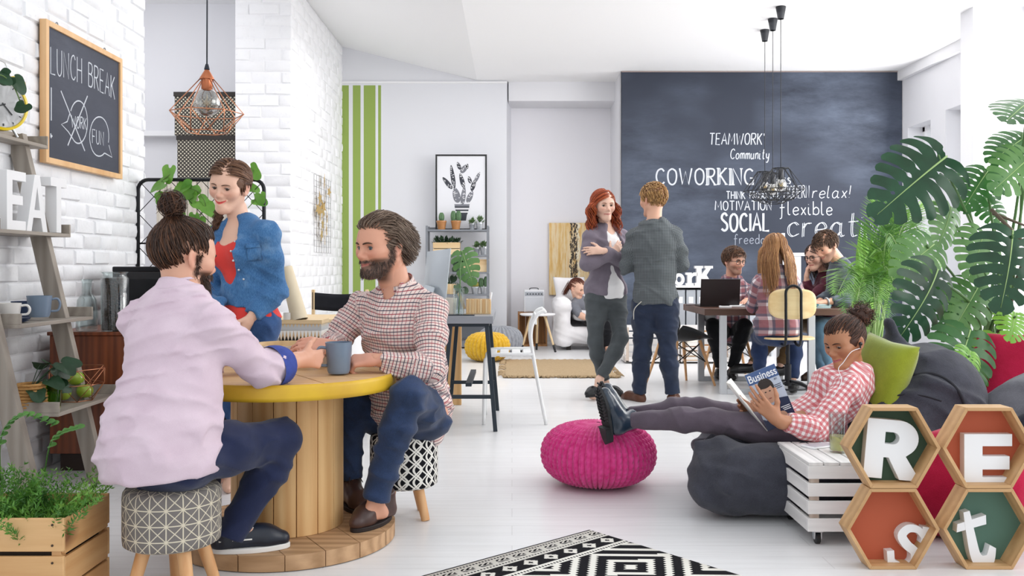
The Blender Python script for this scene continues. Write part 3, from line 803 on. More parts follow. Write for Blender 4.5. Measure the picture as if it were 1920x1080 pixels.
# ---- man with a bun, seen from behind on the grey stool
J = dict(pelvis=P(312, 838, 3.11), neck=P(336, 556, 3.2), shL=P(258, 602, 3.27), shR=P(398, 606, 3.10), elR=P(488, 694, 3.30), wrR=P(566, 674, 3.51), elL=(-1.33, 3.52, .76), wrL=(-1.14, 3.66, .745),
         hipR=(-1.105, 3.075, .475), hipL=(-1.24, 3.14, .475), knR=P(528, 822, 3.4), anR=P(442, 985, 3.35), knL=(-1.16, 3.46, .49), anL=(-1.2, 3.45, .17), toeR=(-.85, 3.42, .1), toeL=(-1.0, 3.5, .1))
f = Fig(J, chest=.158, waist=.155, hip=.15, flat=1.3)
p = start_person('person', 'man with hair bun and pale pink shirt seen from behind on the grey stool')
SKIN1 = '#d8a48a'
S = SDF(); f.torso(S, -.004, 0); f.hips(S, -.004)
for q in 'LR': f.arm(S, q, 0); f.leg(S, q, -.006); f.foot(S, q, -.014)
S.cone(J['neck']-Vector((0, 0, .03)), J['neck']+Vector((.01, .06, .09)), .056, .05, .03)
v, fa = S.mesh(.010); parts = [(v, fa, flatcol(v, SKIN1))]
S = SDF(); d = Vector((.62, .78, -.06)); S.cone(J['wrR'].lerp(J['elR'], .75), J['wrR'], .040, .0275, .02)
hand(S, J['wrR'], d, (-.78, .62, -.05), 1, (.75, .8, .85, .95), (.3, .6), .05)
v, fa = S.mesh(.0042); parts.append((v, fa, flatcol(v, '#d9a288')))
S = SDF(); hand(S, J['wrL'], (.8, .55, -.15), (-.1, .1, -1), -1, (.2, .2, .2, .25)); v, fa = S.mesh(.006); parts.append((v, fa, flatcol(v, SKIN1)))
Mh = head_M(P(346, 484, 3.27), (.68, .73, -.12), sc=1.06)
parts.append(add_head(p, Mh, 'm', SKIN1, '#a8665c', beard='#4a2c1c', bw=.95, neck=J['neck'], h=.0035, brow='#3a2416'))
set_body(p, *join(parts), skin_mat())
PINK = fabric('pink_shirt', '#cdb7c4', '#dac7d2', .85, 500, .22, 9)
S = SDF(); f.torso(S, .020, -.14); S.ell(f.at(-.06, -.03), (.205, .18, .16), k=.06); S.ell(f.at(.14, -.03), (.198, .16, .19), k=.06)
S.cone(J['neck']-f.up*.06, J['neck']-f.up*.012, .085, .066, .03)
S.clip(f.at(-.17), f.up*-1+f.fwd*.22, .012)
for q in 'LR': f.arm(S, q, .018, .42 if q == 'R' else .9, .03, True, .022)
S.cone(J['neck']+f.up*.0, J['neck']+f.up*.2, .058, .058, .004, op='s')
cloth('shirt', S, .0062, PINK, p, .0045, 3, 1.25, dirn=(.15, .1, 1))
collar(p, PINK, J['neck']+f.up*.004, f.up+f.fwd*.1, f.fwd, .071, .05, .052, .5)
# turned-up cuff with the dark blue lining
a, b = J['elR'], J['wrR']; dd = nv(b-a); c0_, c1_ = a.lerp(b, .22), a.lerp(b, .47); lat = dd.cross(Vector((0, 0, 1))).normalized()
mb = MB(); rings = [(c0_, .076), (c0_+dd*.03, .0785), (c1_+dd*.006, .074), (c1_+dd*.010, .071), (c1_, .06)]
def cuff(i, j):
    k = min(int(j*(len(rings)-1)), len(rings)-2); t = j*(len(rings)-1)-k; c = rings[k][0].lerp(rings[k+1][0], t); r = rings[k][1]*(1-t)+rings[k+1][1]*t; an = 2*PI*i
    return c+(lat*math.cos(an)+dd.cross(lat)*math.sin(an))*r*(1+.03*math.sin(3*an+j*4))
mb.grid(cuff, 24, 10, cu=True); mb.build('cuff', mat('cuff_lining', '#2b3d86', .8, col2='#34489a', scale=40), p, 180)
def waist(S, f, t): S.clip(f.at(t), f.up, .004)
NAVY = fabric('navy_trousers', '#1d2440', '#262e4e', .85, 420, .25, 12)
S = SDF(); f.hips(S, .010); waist(S, f, -.05)
for q in 'LR': f.leg(S, q, .012, 1.13, .04, True, .016, .024)
cloth('trousers', S, .0068, NAVY, p, .003, 8, .9)
BOATSHOE = mat('boat_shoe_leather', '#151a26', .38, col2='#1e2534', scale=20, spec=.5); WSOLE = mat('white_rubber', '#e6e4e0', .6); WLACE = mat('white_lace', '#e9e6df', .8)
sh = shoe(p, BOATSHOE, WSOLE, (-1.105, 3.345, .062), (-.838, 3.425, .062), 1.02, 'shoe', .088, .02, WLACE, .05)
mb = MB(); dd = nv(Vector((.267, .08, 0))); ll = Vector((dd.y, -dd.x, 0)); h0 = Vector((-1.105, 3.345, .062))
for t0, t1 in ((.08, .26), (.32, .5)): mb.tube([h0+dd*.28*t+ll*(.0415-.004*(t-.25)**2)+Vector((0, 0, .052)) for t in np.linspace(t0, t1, 6)], .0032, 6)
mb.build('side_lace', WLACE, sh, 180)
shoe(p, BOATSHOE, WSOLE, (-1.27, 3.44, .062), (-1.0, 3.50, .062), 1.0, 'shoe', .085, .02, WLACE, .05)
# hair pulled up into a bun
BUN = np.array((0, -.062, .137))
def facecut(p):     # true where hair grows
    x, y, z = p.T; return ((z > .064) | (y < .045) & (z > .012) | (y < -.0) & (z > -.01) | (y < -.02) & (z > -.075)) & ~((np.abs(x) > .06) & (y > -.03) & (z < .0))
rt = scalp(1500, facecut, 5)
pos = grow(rt, lambda p, t, rg: (BUN-p)+rg.normal(0, .012, p.shape), 16, np.linalg.norm(BUN-rt, axis=1)*1.12/15, 1.13, 5, lift0=1.02)
rg = np.random.RandomState(2); n = 260; a0 = rg.uniform(0, 2*PI, n); ax = rg.normal(size=(n, 3)); ax /= np.linalg.norm(ax, axis=1, keepdims=True); bq = np.cross(ax, rg.normal(size=(n, 3))); bq /= np.linalg.norm(bq, axis=1, keepdims=True); cq = np.cross(ax, bq)
tt = np.linspace(0, 1, 16)[None, :, None]*rg.uniform(2.5, 5.0, (n, 1, 1))+a0[:, None, None]; R0 = rg.uniform(.026, .048, (n, 1, 1))*(1+.2*np.linspace(0, 1, 16)[None, :, None]**3*rg.uniform(0, 2.2, (n, 1, 1)))
bun = BUN+np.array((0, -.004, .036))+(bq[:, None]*np.cos(tt)+cq[:, None]*np.sin(tt))*R0*np.array((1, .9, .95))
hair_obj('hair', p, Mh, np.concatenate([pos, bun]), '#2e1c13', .0018, .0006, 1, .35, hair_cap(.0055, .005, [((0, .1, -.04), (.085, .073, .104)), ((0, .012, -.075), (.12, .05, .07)), ((0, 0, -.06), (0, 0, -1))]), '#6a4630')
# short beard on the jaw
def beard_strands(root, M, n, col, seed, L=.012, lo=-.112, hl=None, jaw=1.0):
    rg = np.random.RandomState(seed); S = head_sdf(SDF(), 'm', 0, jaw); vv, ff = S.mesh(.006)
    x, y, z = vv.T; m = (z < -.045-.2*np.maximum(0, .05-np.abs(x))*0) & (z > lo) & (y > .012) & ~((np.abs(x) < .026) & (z > -.077) & (z < -.052)) & ~((np.abs(x) > .03) & (z > -.05)); m |= (np.abs(x) < .027) & (z > -.055) & (z < -.047) & (y > .07)
    m |= (np.abs(x) > .05) & (y > .002) & (y < .024) & (z < .025) & (z > -.06)
    pts = vv[m]; pts = pts[rg.randint(0, len(pts), n)]+rg.normal(0, .002, (n, 3)); d = pts-np.array((0, .01, -.03)); d /= np.linalg.norm(d, axis=1, keepdims=True)
    d = d*.6+np.array((0, 0, -1))*.8+rg.normal(0, .14, (n, 3)); t = np.linspace(0, 1, 4)[None, :, None]
    hair_obj('beard', root, M, pts[:, None]-d[:, None]*.002+d[:, None]*t*L*rg.uniform(.5, 1.2, (n, 1, 1)), col, .0011, .0004, seed, .35, hl=hl)
beard_strands(p, Mh, 900, '#3a2216', 4, .02)
# ---- bearded man in the checked shirt on the black and white stool
J = dict(pelvis=P(768, 770, 4.10), neck=P(748, 548, 3.98), shL=P(812, 582, 3.88), shR=P(676, 576, 4.08), elL=P(806, 692, 3.76), wrL=P(704, 674, 3.70), elR=P(622, 652, 4.03), wrR=P(616, 648, 3.86),
         hipL=P(800, 778, 4.02), hipR=P(728, 780, 4.16), knL=P(766, 742, 3.66), anL=P(706, 928, 3.68), knR=(-.72, 4.0, .51), anR=(-.715, 4.02, .19), toeL=(-.63, 3.62, .09), toeR=(-.66, 3.88, .09))
f = Fig(J, chest=.17, waist=.165, hip=.15, flat=1.25)
p = start_person('person', 'bearded man in red and navy checked shirt sitting on the black patterned stool'); SKIN2 = '#d49b80'
S = SDF(); f.torso(S, -.004, 0); f.hips(S, -.004)
for q in 'LR': f.arm(S, q, 0); f.leg(S, q, -.006); f.foot(S, q, -.014)
S.cone(J['neck']-Vector((0, 0, .03)), J['neck']+Vector((-.02, -.02, .09)), .064, .058, .03)
v, fa = S.mesh(.010); parts = [(v, fa, flatcol(v, SKIN2))]
S = SDF(); hand(S, J['wrL'], (-.98, .05, -.10), (.0, .55, -.85), -1, (.75, .85, .9, .95), (.5, .8), .04, 1.02)
v, fa = S.mesh(.0042); parts.append((v, fa, flatcol(v, '#d99c84')))
S = SDF(); hand(S, J['wrR'], (-.85, -.5, .1), (-.3, .6, -.5), 1, (.5, .5, .5, .5), (.3, .6), .05); v, fa = S.mesh(.0055); parts.append((v, fa, flatcol(v, '#d99c84')))
Mh = head_M(P(716, 463, 3.93), (-.66, -.74, -.08), (.03, 0, 1), 1.12)
parts.append(add_head(p, Mh, 'm', SKIN2, '#b0685c', '#55636a', '#4a3526', smile=.6, open_=.3, beard='#4d3a30', bw=.85, neck=J['neck']+Vector((0, .01, -.02)), h=.0026, look=(-.25, -.08), jaw=1.05, nose=1.1, teeth=True, nr=.056))
set_body(p, *join(parts), skin_mat())
PLAID = pattern_fabric('checked_shirt', '#e2cfc8', [(0, .0285, 0, .14, '#a84a52', .55), (1, .0285, 0, .14, '#9a3040', .85), (0, .0285, .5, .13, '#33384e', .6), (1, .0285, .5, .13, '#262c44', .9)])
S = SDF(); f.torso(S, .018, -.14); S.ell(f.at(.05), (.2, .17, .14), k=.06); S.cone(J['neck']-f.up*.05, J['neck']-f.up*.005, .085, .07, .03)
S.clip(f.at(-.24), f.up*-1, .01)
for q in 'LR': f.arm(S, q, .016, .92, .03, True, .016)
S.cone(J['neck']-f.up*.0, J['neck']+f.up*.2, .063, .063, .004, op='s'); S.cone(J['neck']+f.fwd*.06+f.up*.03, J['neck']+f.fwd*.08-f.up*.02, .05, .012, .004, op='s')
cloth('shirt', S, .0062, PLAID, p, .0042, 13, 1.1)
collar(p, PLAID, J['neck']+f.up*.012, f.up+f.fwd*.10, f.fwd, .065, .058, .06, .75, pts=.05)
DJEAN = fabric('dark_jeans', '#1f2b42', '#34466a', .85, 380, .25, 9)
S = SDF(); f.hips(S, .02); waist(S, f, -.05)
for q in 'LR': f.leg(S, q, .010, 1.03, .04, True, .014, .022)
cloth('jeans', S, .0066, DJEAN, p, .0042, 18, .9)
BROWN = mat('brown_leather', '#3c2824', .42, col2='#4e352e', scale=14); BSOLE = mat('dark_sole', '#241a18', .7); BLACE = mat('brown_lace', '#2a1c1a', .8)
shoe(p, BROWN, BSOLE, (-.515, 3.83, .062), (-.632, 3.60, .062), 1.12, 'shoe', .115, .018, BLACE, .05)
shoe(p, BROWN, BSOLE, (-.74, 4.07, .062), (-.63, 3.86, .062), 1.1, 'shoe', .115, .018, BLACE, .05)
def hm(p):
    x, y, z = p.T; return ((z > .071) | (y < .045) & (z > .018) | (y < -.03) & (z > -.07)) & ~((np.abs(x) > .055) & (y > -.035) & (z < .02))
rt = scalp(1700, hm, 3)
pos = grow(rt, lambda p, t, rg: np.stack([p[:, 0]*1.5, -1.2+0*p[:, 1], .25-.9*(p[:, 1] < 0)-.6*(np.abs(p[:, 0]) > .05)], 1)+rg.normal(0, .12, p.shape), 10, .0085, 1.13, 3, lift0=1.04)
hair_obj('hair', p, Mh, pos, '#4c392c', .0019, .0008, 3, .35, hair_cap(.0055, .0045, [((0, .105, -.035), (.088, .08, .108)), ((0, .012, -.075), (.12, .05, .085)), ((0, 0, -.065), (0, 0, -1))]), '#8d7a6a')
beard_strands(p, Mh, 1500, '#40302a', 6, .011, hl='#6b5a50', jaw=1.05)
# ---- woman in the denim shirt
J = dict(pelvis=P(470, 598, 4.52), neck=P(452, 424, 4.53), shL=P(500, 436, 4.44), shR=P(416, 438, 4.6), elL=P(519, 545, 4.48), wrL=P(470, 596, 4.36), elR=P(396, 545, 4.60), wrR=P(430, 590, 4.5),
         hipL=P(488, 612, 4.46), hipR=P(452, 612, 4.58), knL=P(462, 752, 4.46), anL=P(436, 888, 4.62), knR=P(436, 750, 4.56), anR=P(418, 880, 4.70), toeL=(-1.40, 4.47, .02), toeR=(-1.54, 4.56, .02))
f = Fig(J, sex='f', sc=.92, chest=.142, waist=.118, hip=.155, flat=1.3, limb=.95)
p = start_person('person', 'smiling woman with braid in open denim shirt and red top, standing behind the spool table'); SKIN3 = '#e3b79f'
S = SDF(); f.torso(S, -.004, 0); f.hips(S, -.006)
for q in 'LR': f.arm(S, q, 0); f.leg(S, q, -.006); f.foot(S, q, -.004)
S.cone(J['neck']-Vector((0, 0, .03)), J['neck']+Vector((-.015, -.01, .09)), .052, .046, .03)
v, fa = S.mesh(.009); parts = [(v, fa, flatcol(v, SKIN3))]
S = SDF(); hand(S, J['wrL'], (-.38, -.25, -.85), (-.75, .3, .2), -1, (.5, .55, .6, .6), (.3, .5), .05, .92); hand(S, J['wrR'], (.3, -.3, -.8), (.5, .5, 0), 1, (.5, .5, .5, .5), sc=.9)
v, fa = S.mesh(.0042); parts.append((v, fa, flatcol(v, SKIN3)))
Mh = head_M(P(431, 350, 4.47), (-.2, -.96, -.2), (.13, 0, 1), 1.05)
parts.append(add_head(p, Mh, 'f', SKIN3, '#cf3b3e', '#4a3324', '#4f3524', smile=1.3, open_=.9, neck=J['neck'], h=.0026, look=(-.1, -.2), lid=.25, jaw=.95, nose=.9, teeth=True, nr=.045))
set_body(p, *join(parts), skin_mat())
RED = fabric('red_top', '#d63a35', '#e2463e', .8, 420, .2, 10)
S = SDF(); f.torso(S, .006, -.16); f.hips(S, .012); S.clip(f.at(-.06), f.up*-1+f.right*-.12, .004)
S.ell(J['neck']+f.fwd*.06+f.up*.03, (.105, .115, .135), k=.01, op='s'); S.clip(f.at(.97), f.up, .01)
cloth('top', S, .0062, RED, p, .0012, 23)
def denim_mat():
    N = NT('denim'); co = N.coord(); f1 = N.noise(co, 8, 5, .6); g = N.noise(N.mapping(co, (1, 1, .25)), 300, 2)
    N.set(col=N.mix(.5, N.ramp(f1, [(.3, '#2f5684'), (.55, '#4274a8'), (.75, '#86a9cb')]), N.ramp(g, [(.3, '#2c527e'), (.7, '#5f8dba')])), rough=.85, spec=.2, sheen=.1); N.bump(N.math('ADD', N.math('MULTIPLY', f1, 2), g), .3, .004); return N.m
DEN = denim_mat()
S = SDF(); f.torso(S, .021, -.05); S.cone(J['neck']-f.up*.05, J['neck']+f.up*.0, .07, .062, .03); S.clip(f.at(.155), f.up*-1+f.right*.16, .006)
wc = f.at(.72, .2, .02); S.cone(f.at(1.05, .14), f.at(.5, .17, .02), .092, .085, .01, op='s'); S.cone(f.at(.5, .17, .02), f.at(.24, .18, .025), .085, .04, .01, op='s')
for q in 'LR': f.arm(S, q, .017, .93, .03, True, .017)
S.cone(J['neck']-f.up*.0, J['neck']+f.up*.2, .053, .055, .004, op='s')
S.ell(f.at(.22, .15, .03), (.035, .026, .026), k=.02)     # the knot at the waist
S.cone(f.at(.22, .15, .03), f.at(.26, .14, .13), .02, .03, .02); S.cone(f.at(.21, .16, .03), f.at(.09, .165, .0), .018, .026, .015, f.fwd, 1.8)
ds = cloth('denim_shirt', S, .0058, DEN, p, .0030, 21, .9)
collar(p, DEN, J['neck']+f.up*.005, f.up+f.fwd*.15, f.fwd, .058, .035, .05, 1.3, pts=.03)
pf = (f.fwd-f.right*.45).normalized()
def patch(t0, t1, r0, r1, th):
    mb = MB(); mb.grid(lambda i, j: surf(ds, f.at(t0+(t1-t0)*i, 0, r0+(r1-r0)*j), pf, .008)+pf*th, 7, 7); o = mb.build('chest_pocket', DEN, p, 180); so = o.modifiers.new('s', 'SOLIDIFY'); so.thickness = .004; so.offset = 0; return o
patch(.60, .76, -.085, -.15, .001); patch(.73, .78, -.083, -.152, .005)
for t in (.42, .52, .62, .72, .82): MB().sphere(surf(ds, f.at(t, 0, -.078+.05*(t-.5)), f.fwd, .008), .006, 8, 6).build('button', mat('snap_button', '#d8dadd', .3, .6), p, 180)
JEAN = fabric('blue_jeans', '#27416b', '#3f6296', .85, 380, .25, 9)
S = SDF(); f.hips(S, .010)
for q in 'LR': f.leg(S, q, .004, .92, .04, True, .008, .014)
cloth('jeans', S, .0062, JEAN, p, .0025, 24)
hm3 = lambda p: ((p[:, 2] > .066) | (p[:, 1] < .04) & (p[:, 2] > .0) | (p[:, 1] < .0)) & (p[:, 2] > -.07)
rt = scalp(2200, hm3, 8); BR = np.array((.04, -.06, -.085))
pos = grow(rt, lambda p, t, rg: np.where((p[:, 2] > .02)[:, None], np.stack([np.sign(p[:, 0]+.012)*1.1, -.75+0*p[:, 1], -.25+0*p[:, 2]], 1), (BR-p)*9+np.array((0, -.2, -.3)))+rg.normal(0, .05, p.shape), 16, .0135, 1.13, 8, lift0=1.06, stick=-.06)
# braid falling over her right shoulder
n = 150; rg = np.random.RandomState(4); tz = np.linspace(0, 1, 22)[None, :]; th = tz*2*PI*3.2+(rg.randint(0, 3, n)*2*PI/3)[:, None]; off = rg.normal(0, .0065, (n, 2))
bx = .052+.03*tz+np.cos(th)*.013+off[:, :1]; by = -.03+.06*tz+np.sin(2*th)*.010+off[:, 1:]; bz = -.07-.26*tz+0*th
hair_obj('hair', p, Mh, np.concatenate([pos, np.stack([bx, by, bz], 2)[:, :16], ]), '#54382a', .0019, .0007, 7, .3, hair_cap(.0055, .0045, [((0, .1, -.046), (.082, .08, .105)), ((0, 0, -.07), (0, 0, -1))]), '#8a6448')
# ---- girl reading on the beanbag
J = dict(pelvis=P(1508, 806, 4.30), neck=P(1604, 702, 4.30), shL=P(1590, 728, 4.14), shR=P(1584, 712, 4.44), elL=P(1528, 806, 4.06), wrL=P(1456, 786, 4.03), elR=P(1500, 776, 4.40), wrR=P(1426, 778, 4.28),
         hipL=P(1490, 816, 4.22), hipR=P(1490, 806, 4.38), knL=P(1336, 788, 4.20), anL=P(1176, 788, 4.42), knR=P(1312, 768, 4.42), anR=P(1180, 778, 4.58), toeL=P(1120, 730, 4.38), toeR=P(1120, 730, 4.58))
J['spine'] = P(1548, 766, 4.33)
f = Fig(J, sex='f', sc=.9, chest=.145, waist=.125, hip=.15, flat=1.25, limb=.97)
p = start_person('person', 'girl with curly bun in red gingham shirt reading a magazine on the dark beanbag'); SK = '#b07a58'
S = SDF(); f.torso(S, -.004, 0); f.hips(S, -.006)
for q in 'LR': f.arm(S, q, 0); f.leg(S, q, -.006)
S.cone(J['neck']-f.up*.03, J['neck']+Vector((-.035, -.01, .08)), .05, .043, .03)
v, fa = S.mesh(.009); parts = [(v, fa, flatcol(v, SK))]
S = SDF(); S.cone(J['wrL'].lerp(J['elL'], .6), J['wrL'], .036, .0255, .02)
hand(S, J['wrL'], (-.62, .12, .62), (.35, .9, .15), -1, (.18, .22, .3, .4), (.25, .4), .10, .95)
hand(S, J['wrR'], (-.75, -.1, .35), (.1, -.95, .2), 1, (.35, .4, .45, .5), (.3, .5), .06, .92)
v, fa = S.mesh(.0042); parts.append((v, fa, flatcol(v, '#b98262')))
Mh = head_M(P(1585, 642, 4.26), (-.84, -.48, -.24), (-.12, 0, 1), .98)
parts.append(add_head(p, Mh, 'f', SK, '#a8505a', '#2e1c14', '#1e1410', smile=.4, neck=J['neck'], h=.0026, look=(-.15, -.45), lid=.75, jaw=.95, nose=1.05, nr=.043, blush='#a8644c'))
set_body(p, *join(parts), skin_mat())
GING = pattern_fabric('gingham_shirt', '#eee6e6', [(0, .0265, 0, .5, '#c8414c', .62), (1, .0265, 0, .5, '#c8414c', .62)])
S = SDF(); f.torso(S, .016, -.09); S.cone(J['neck']-f.up*.05, J['neck']-f.up*.005, .068, .058, .03)
S.clip(f.at(-.14), f.up*-1, .01)
for q in 'LR': f.arm(S, q, .013, .72, .03, True, .015)
S.cone(J['neck'], J['neck']+f.up*.2, .05, .05, .004, op='s')
cloth('shirt', S, .0058, GING, p, .0038, 33, 1.0)
collar(p, GING, J['neck']-f.up*.002, f.up+f.fwd*.1, f.fwd, .054, .024, .03, .9, pts=.02)
PLUM = fabric('plum_trousers', '#544a54', '#655a66', .8, 400, .22, 10)
S = SDF(); f.hips(S, .008); waist(S, f, -.06)
for q in 'LR': f.leg(S, q, .006, .97, .04, True, .008, .010)
cloth('trousers', S, .0062, PLUM, p, .0032, 34, 1.1)
BOOT = mat('boot_leather', '#1c2836', .25, col2='#2c3c4e', scale=9, coat=.4); BSO = mat('boot_sole', '#1d1f22', .65); ELA = mat('boot_elastic', '#121316', .9)
def boot(an, dirv, upv, sc):
    d = nv(dirv); u = nv(upv); u = (u-d*u.dot(d)).normalized(); l = d.cross(u)
    hl = Vector(an)-d*.065*sc-u*.085*sc
    c = lambda x, y, z: hl+(d*x+l*y+u*z)*sc
    S = SDF(); S.cone(c(.062, 0, .165), c(.06, 0, .08), .05*sc, .044*sc, .02, cap0=True); S.cone(c(.055, 0, .05), c(.13, 0, .05), .040*sc, .038*sc, .03); S.cone(c(.09, 0, .085), c(.19, 0, .045), .036*sc, .032*sc, .03); S.cone(c(.17, 0, .04), c(.235, 0, .032), .041*sc, .029*sc, .02)
    S.clip(c(0, 0, .012), -u); v, fa = S.mesh(.0055); o = np_obj('boot', v, fa, BOOT, p)
    M = Matrix((d, l, u)).transposed().to_4x4(); M.translation = hl; mb = MB(); out = []
    for i in range(36):
        a = 2*PI*i/36; x = .5+.5*math.cos(a); w = (.030+.019*math.sin(min(1, x*1.15)*PI*.66))*(.55+.45*min(1, (1-x)*6)) if x > .5 else (.034+.010*x)
        out.append(((x*.285-.008)*sc, math.sin(a)*w*sc))
    mb.prism([out], .014*sc, M)
    mb.prism([[(x if x < .075*sc else .075*sc, y*.95) for x, y in out]], -.026*sc, M)
    for k in range(11):
        x = .10+.016*k; 
        for s_ in (-1, 1): mb.beam(c(x, s_*.004, -.003), c(x+.012, s_*.034*(1 if k < 8 else .8), -.003), .0075*sc, .007*sc, up=u)
    mb.build('sole', BSO, o, 40)
    mb = MB(); mb.grid(lambda i, j: c(.062+.038*(j-.5), .0405*(1+.12*i)+.006*math.cos((j-.5)*PI), .085+.075*i), 6, 5); so = mb.build('elastic', ELA, o, 180); m = so.modifiers.new('s', 'SOLIDIFY'); m.thickness = .008; m.offset = 0
boot(J['anL']+Vector((-.03, -.02, -.01)), (-.22, -.12, .96), (.9, .42, .2), 1.0); boot(J['anR']+Vector((-.03, 0, -.02)), (-.2, .12, .96), (.9, .35, .15), .98)
hm = lambda p: ((p[:, 2] > .060) | (p[:, 1] < .05) & (p[:, 2] > .005) | (p[:, 1] < 0)) & (p[:, 2] > -.06) & ~((np.abs(p[:, 0]) > .06) & (p[:, 1] > -.03) & (p[:, 2] < .0))
GB = np.array((0, -.095, .075)); rt = scalp(1500, hm, 31)
pos = grow(rt, lambda p, t, rg: (GB-p)+rg.normal(0, .012, p.shape), 14, np.linalg.norm(GB-rt, axis=1)*1.1/13, 1.06, 5, lift0=1.03, stick=-.1)
rg = np.random.RandomState(22); n = 420; cen = rg.normal(size=(n, 3)); cen /= np.linalg.norm(cen, axis=1, keepdims=True); cen *= rg.uniform(.015, .06, (n, 1)); tq = np.linspace(0, 1, 14)[None, :, None]; e1 = rg.normal(size=(n, 3)); e1 /= np.linalg.norm(e1, axis=1, keepdims=True); e2 = np.cross(e1, rg.normal(size=(n, 3))); e2 /= np.linalg.norm(e2, axis=1, keepdims=True)
ph = rg.uniform(0, 6, (n, 1, 1)); rr = rg.uniform(.006, .014, (n, 1, 1)); bun = GB+np.array((0, -.052, .022))+cen[:, None]+rr*(np.cos(ph+tq*9)*e1[:, None]+np.sin(ph+tq*9)*e2[:, None])+(tq-.3)*.02*cen[:, None]/.05
sm = SDF(); sm.ell(GB+np.array((0, -.05, .022)), .05); cv, cf = sm.mesh(.006); hv, hf = hair_cap(.0055, .0045, [((0, .1, -.045), (.086, .078, .104)), ((0, .012, -.075), (.12, .05, .07)), ((0, 0, -.06), (0, 0, -1))])
hair_obj('hair', p, Mh, np.concatenate([pos, bun]), '#2a1c18', .0017, .0007, 4, .35, (np.concatenate([hv, cv]), np.concatenate([hf, cf+len(hv)])), '#6e4836')
GIRL_M = Mh
# ---- shared builder for the people further back
def person_far(label, J, fig, skin, Mh, headkw, garments, hands=(), shod=True, bh=.011, hh=.006):
    f = Fig(J, **fig); p = start_person('person', label)
    S = SDF(); f.torso(S, -.005, 0); f.hips(S, -.007)
    for q in 'LR':
        f.arm(S, q, -.001); f.leg(S, q, -.007)
        if not shod: f.foot(S, q, -.004)
    S.cone(f.J['neck']-f.up*.03, Vector(f.J['neck']).lerp(Mh.translation, .55), .052*f.sc, .046*f.sc, .03)
    v, fa = S.mesh(bh); parts = [(v, fa, flatcol(v, skin))]
    if hands:
        S = SDF()
        for a in hands: hand(S, *a)
        v, fa = S.mesh(hh); parts.append((v, fa, flatcol(v, skin)))
    kw = dict(h=.0042); kw.update(headkw)
    parts.append(add_head(p, Mh, fig.get('sex', 'm'), skin, neck=f.J['neck'], **kw))
    set_body(p, *join(parts), skin_mat())
    for g in garments: g(f, p)
    return f, p
def g_shirt(m, g=.016, hem=-.2, sleeve=.93, seed=1, amp=.004, name='shirt', col=True, cuts=(), h=.0085, nk=.056, clipn=None, t0=-.14, k2=None, gap=.8):
    def fn(f, p):
        S = SDF(); J = f.J; f.torso(S, g, t0)
        if hem < .1: S.ell(f.at(.04), (f.hip+g+.012, f.hip/f.flat+g+.03, .13), k=.06)
        S.cone(J['neck']-f.up*.05, J['neck']-f.up*.004, .07*f.sc+.01, .064*f.sc, .03); S.clip(f.at(hem), clipn or f.up*-1, .01)
        for c in cuts: S.cone(f.at(*c[0]), f.at(*c[1]), c[2], c[3], .008, op='s')
        for q in 'LR': f.arm(S, q, g-.002, sleeve, .03, True, g if k2 is None else k2)
        S.cone(J['neck'], J['neck']+f.up*.2, nk, nk, .004, op='s')
        o = cloth(name, S, h, m, p, amp, seed, .9)
        if col: collar(p, m, J['neck']-f.up*.002, f.up+f.fwd*.1, f.fwd, nk+.004, .03, .042, gap, pts=.025)
        return o
    return fn
def g_pants(m, g=.008, upto=.95, seed=1, amp=.0035, name='trousers', g3=None, top=.02):
    def fn(f, p):
        S = SDF(); f.hips(S, g+.004); S.clip(f.at(top), f.up, .004)
        for q in 'LR': f.leg(S, q, g*.8, upto, .04, True, g, g if g3 is None else g3)
        return cloth(name, S, .0085, m, p, amp, seed, .9)
    return fn
def g_shoes(m, ms, L=.25, top=.07, dirs=None, drop=.075, w=.044):
    def fn(f, p):
        for q in 'LR':
            an, t = f.J['an'+q], f.J['toe'+q]; d = Vector((t.x-an.x, t.y-an.y, 0)).normalized(); z = t.z
            h0 = Vector((an.x, an.y, z))-d*.055; shoe(p, m, ms, h0, h0+d*L, f.sc, 'shoe', top, .014, None, w)
    return fn
def short_hair(p, Mh, col, hl, seed, n=1300, top=.07, step=.0062, lift=1.13, back=-.075, comb=(0, -.5, .2)):
    hm = lambda p: ((p[:, 2] > top-.008) | (p[:, 1] < .045) & (p[:, 2] > .012) | (p[:, 1] < 0)) & (p[:, 2] > back) & ~((np.abs(p[:, 0]) > .055) & (p[:, 1] > -.035) & (p[:, 2] < .015))
    rt = scalp(n, hm, seed)
    pos = grow(rt, lambda p, t, rg: np.array(comb)+np.stack([np.sign(p[:, 0])*.25, 0*p[:, 0]-.2*(p[:, 1] < 0), -.8*(p[:, 2] < .075)-.5*(np.abs(p[:, 0]) > .05)], 1)+rg.normal(0, .22, p.shape), 7, step, lift, seed, lift0=1.06, stick=-.2)
    hair_obj('hair', p, Mh, pos, col, .0028, .0012, seed, .3, hair_cap(.0055, .005, [((0, .105, -.035-.07+top), (.088, .08, .108)), ((0, .012, -.075), (.12, .05, .085)), ((0, 0, back+.005), (0, 0, -1))]), hl)
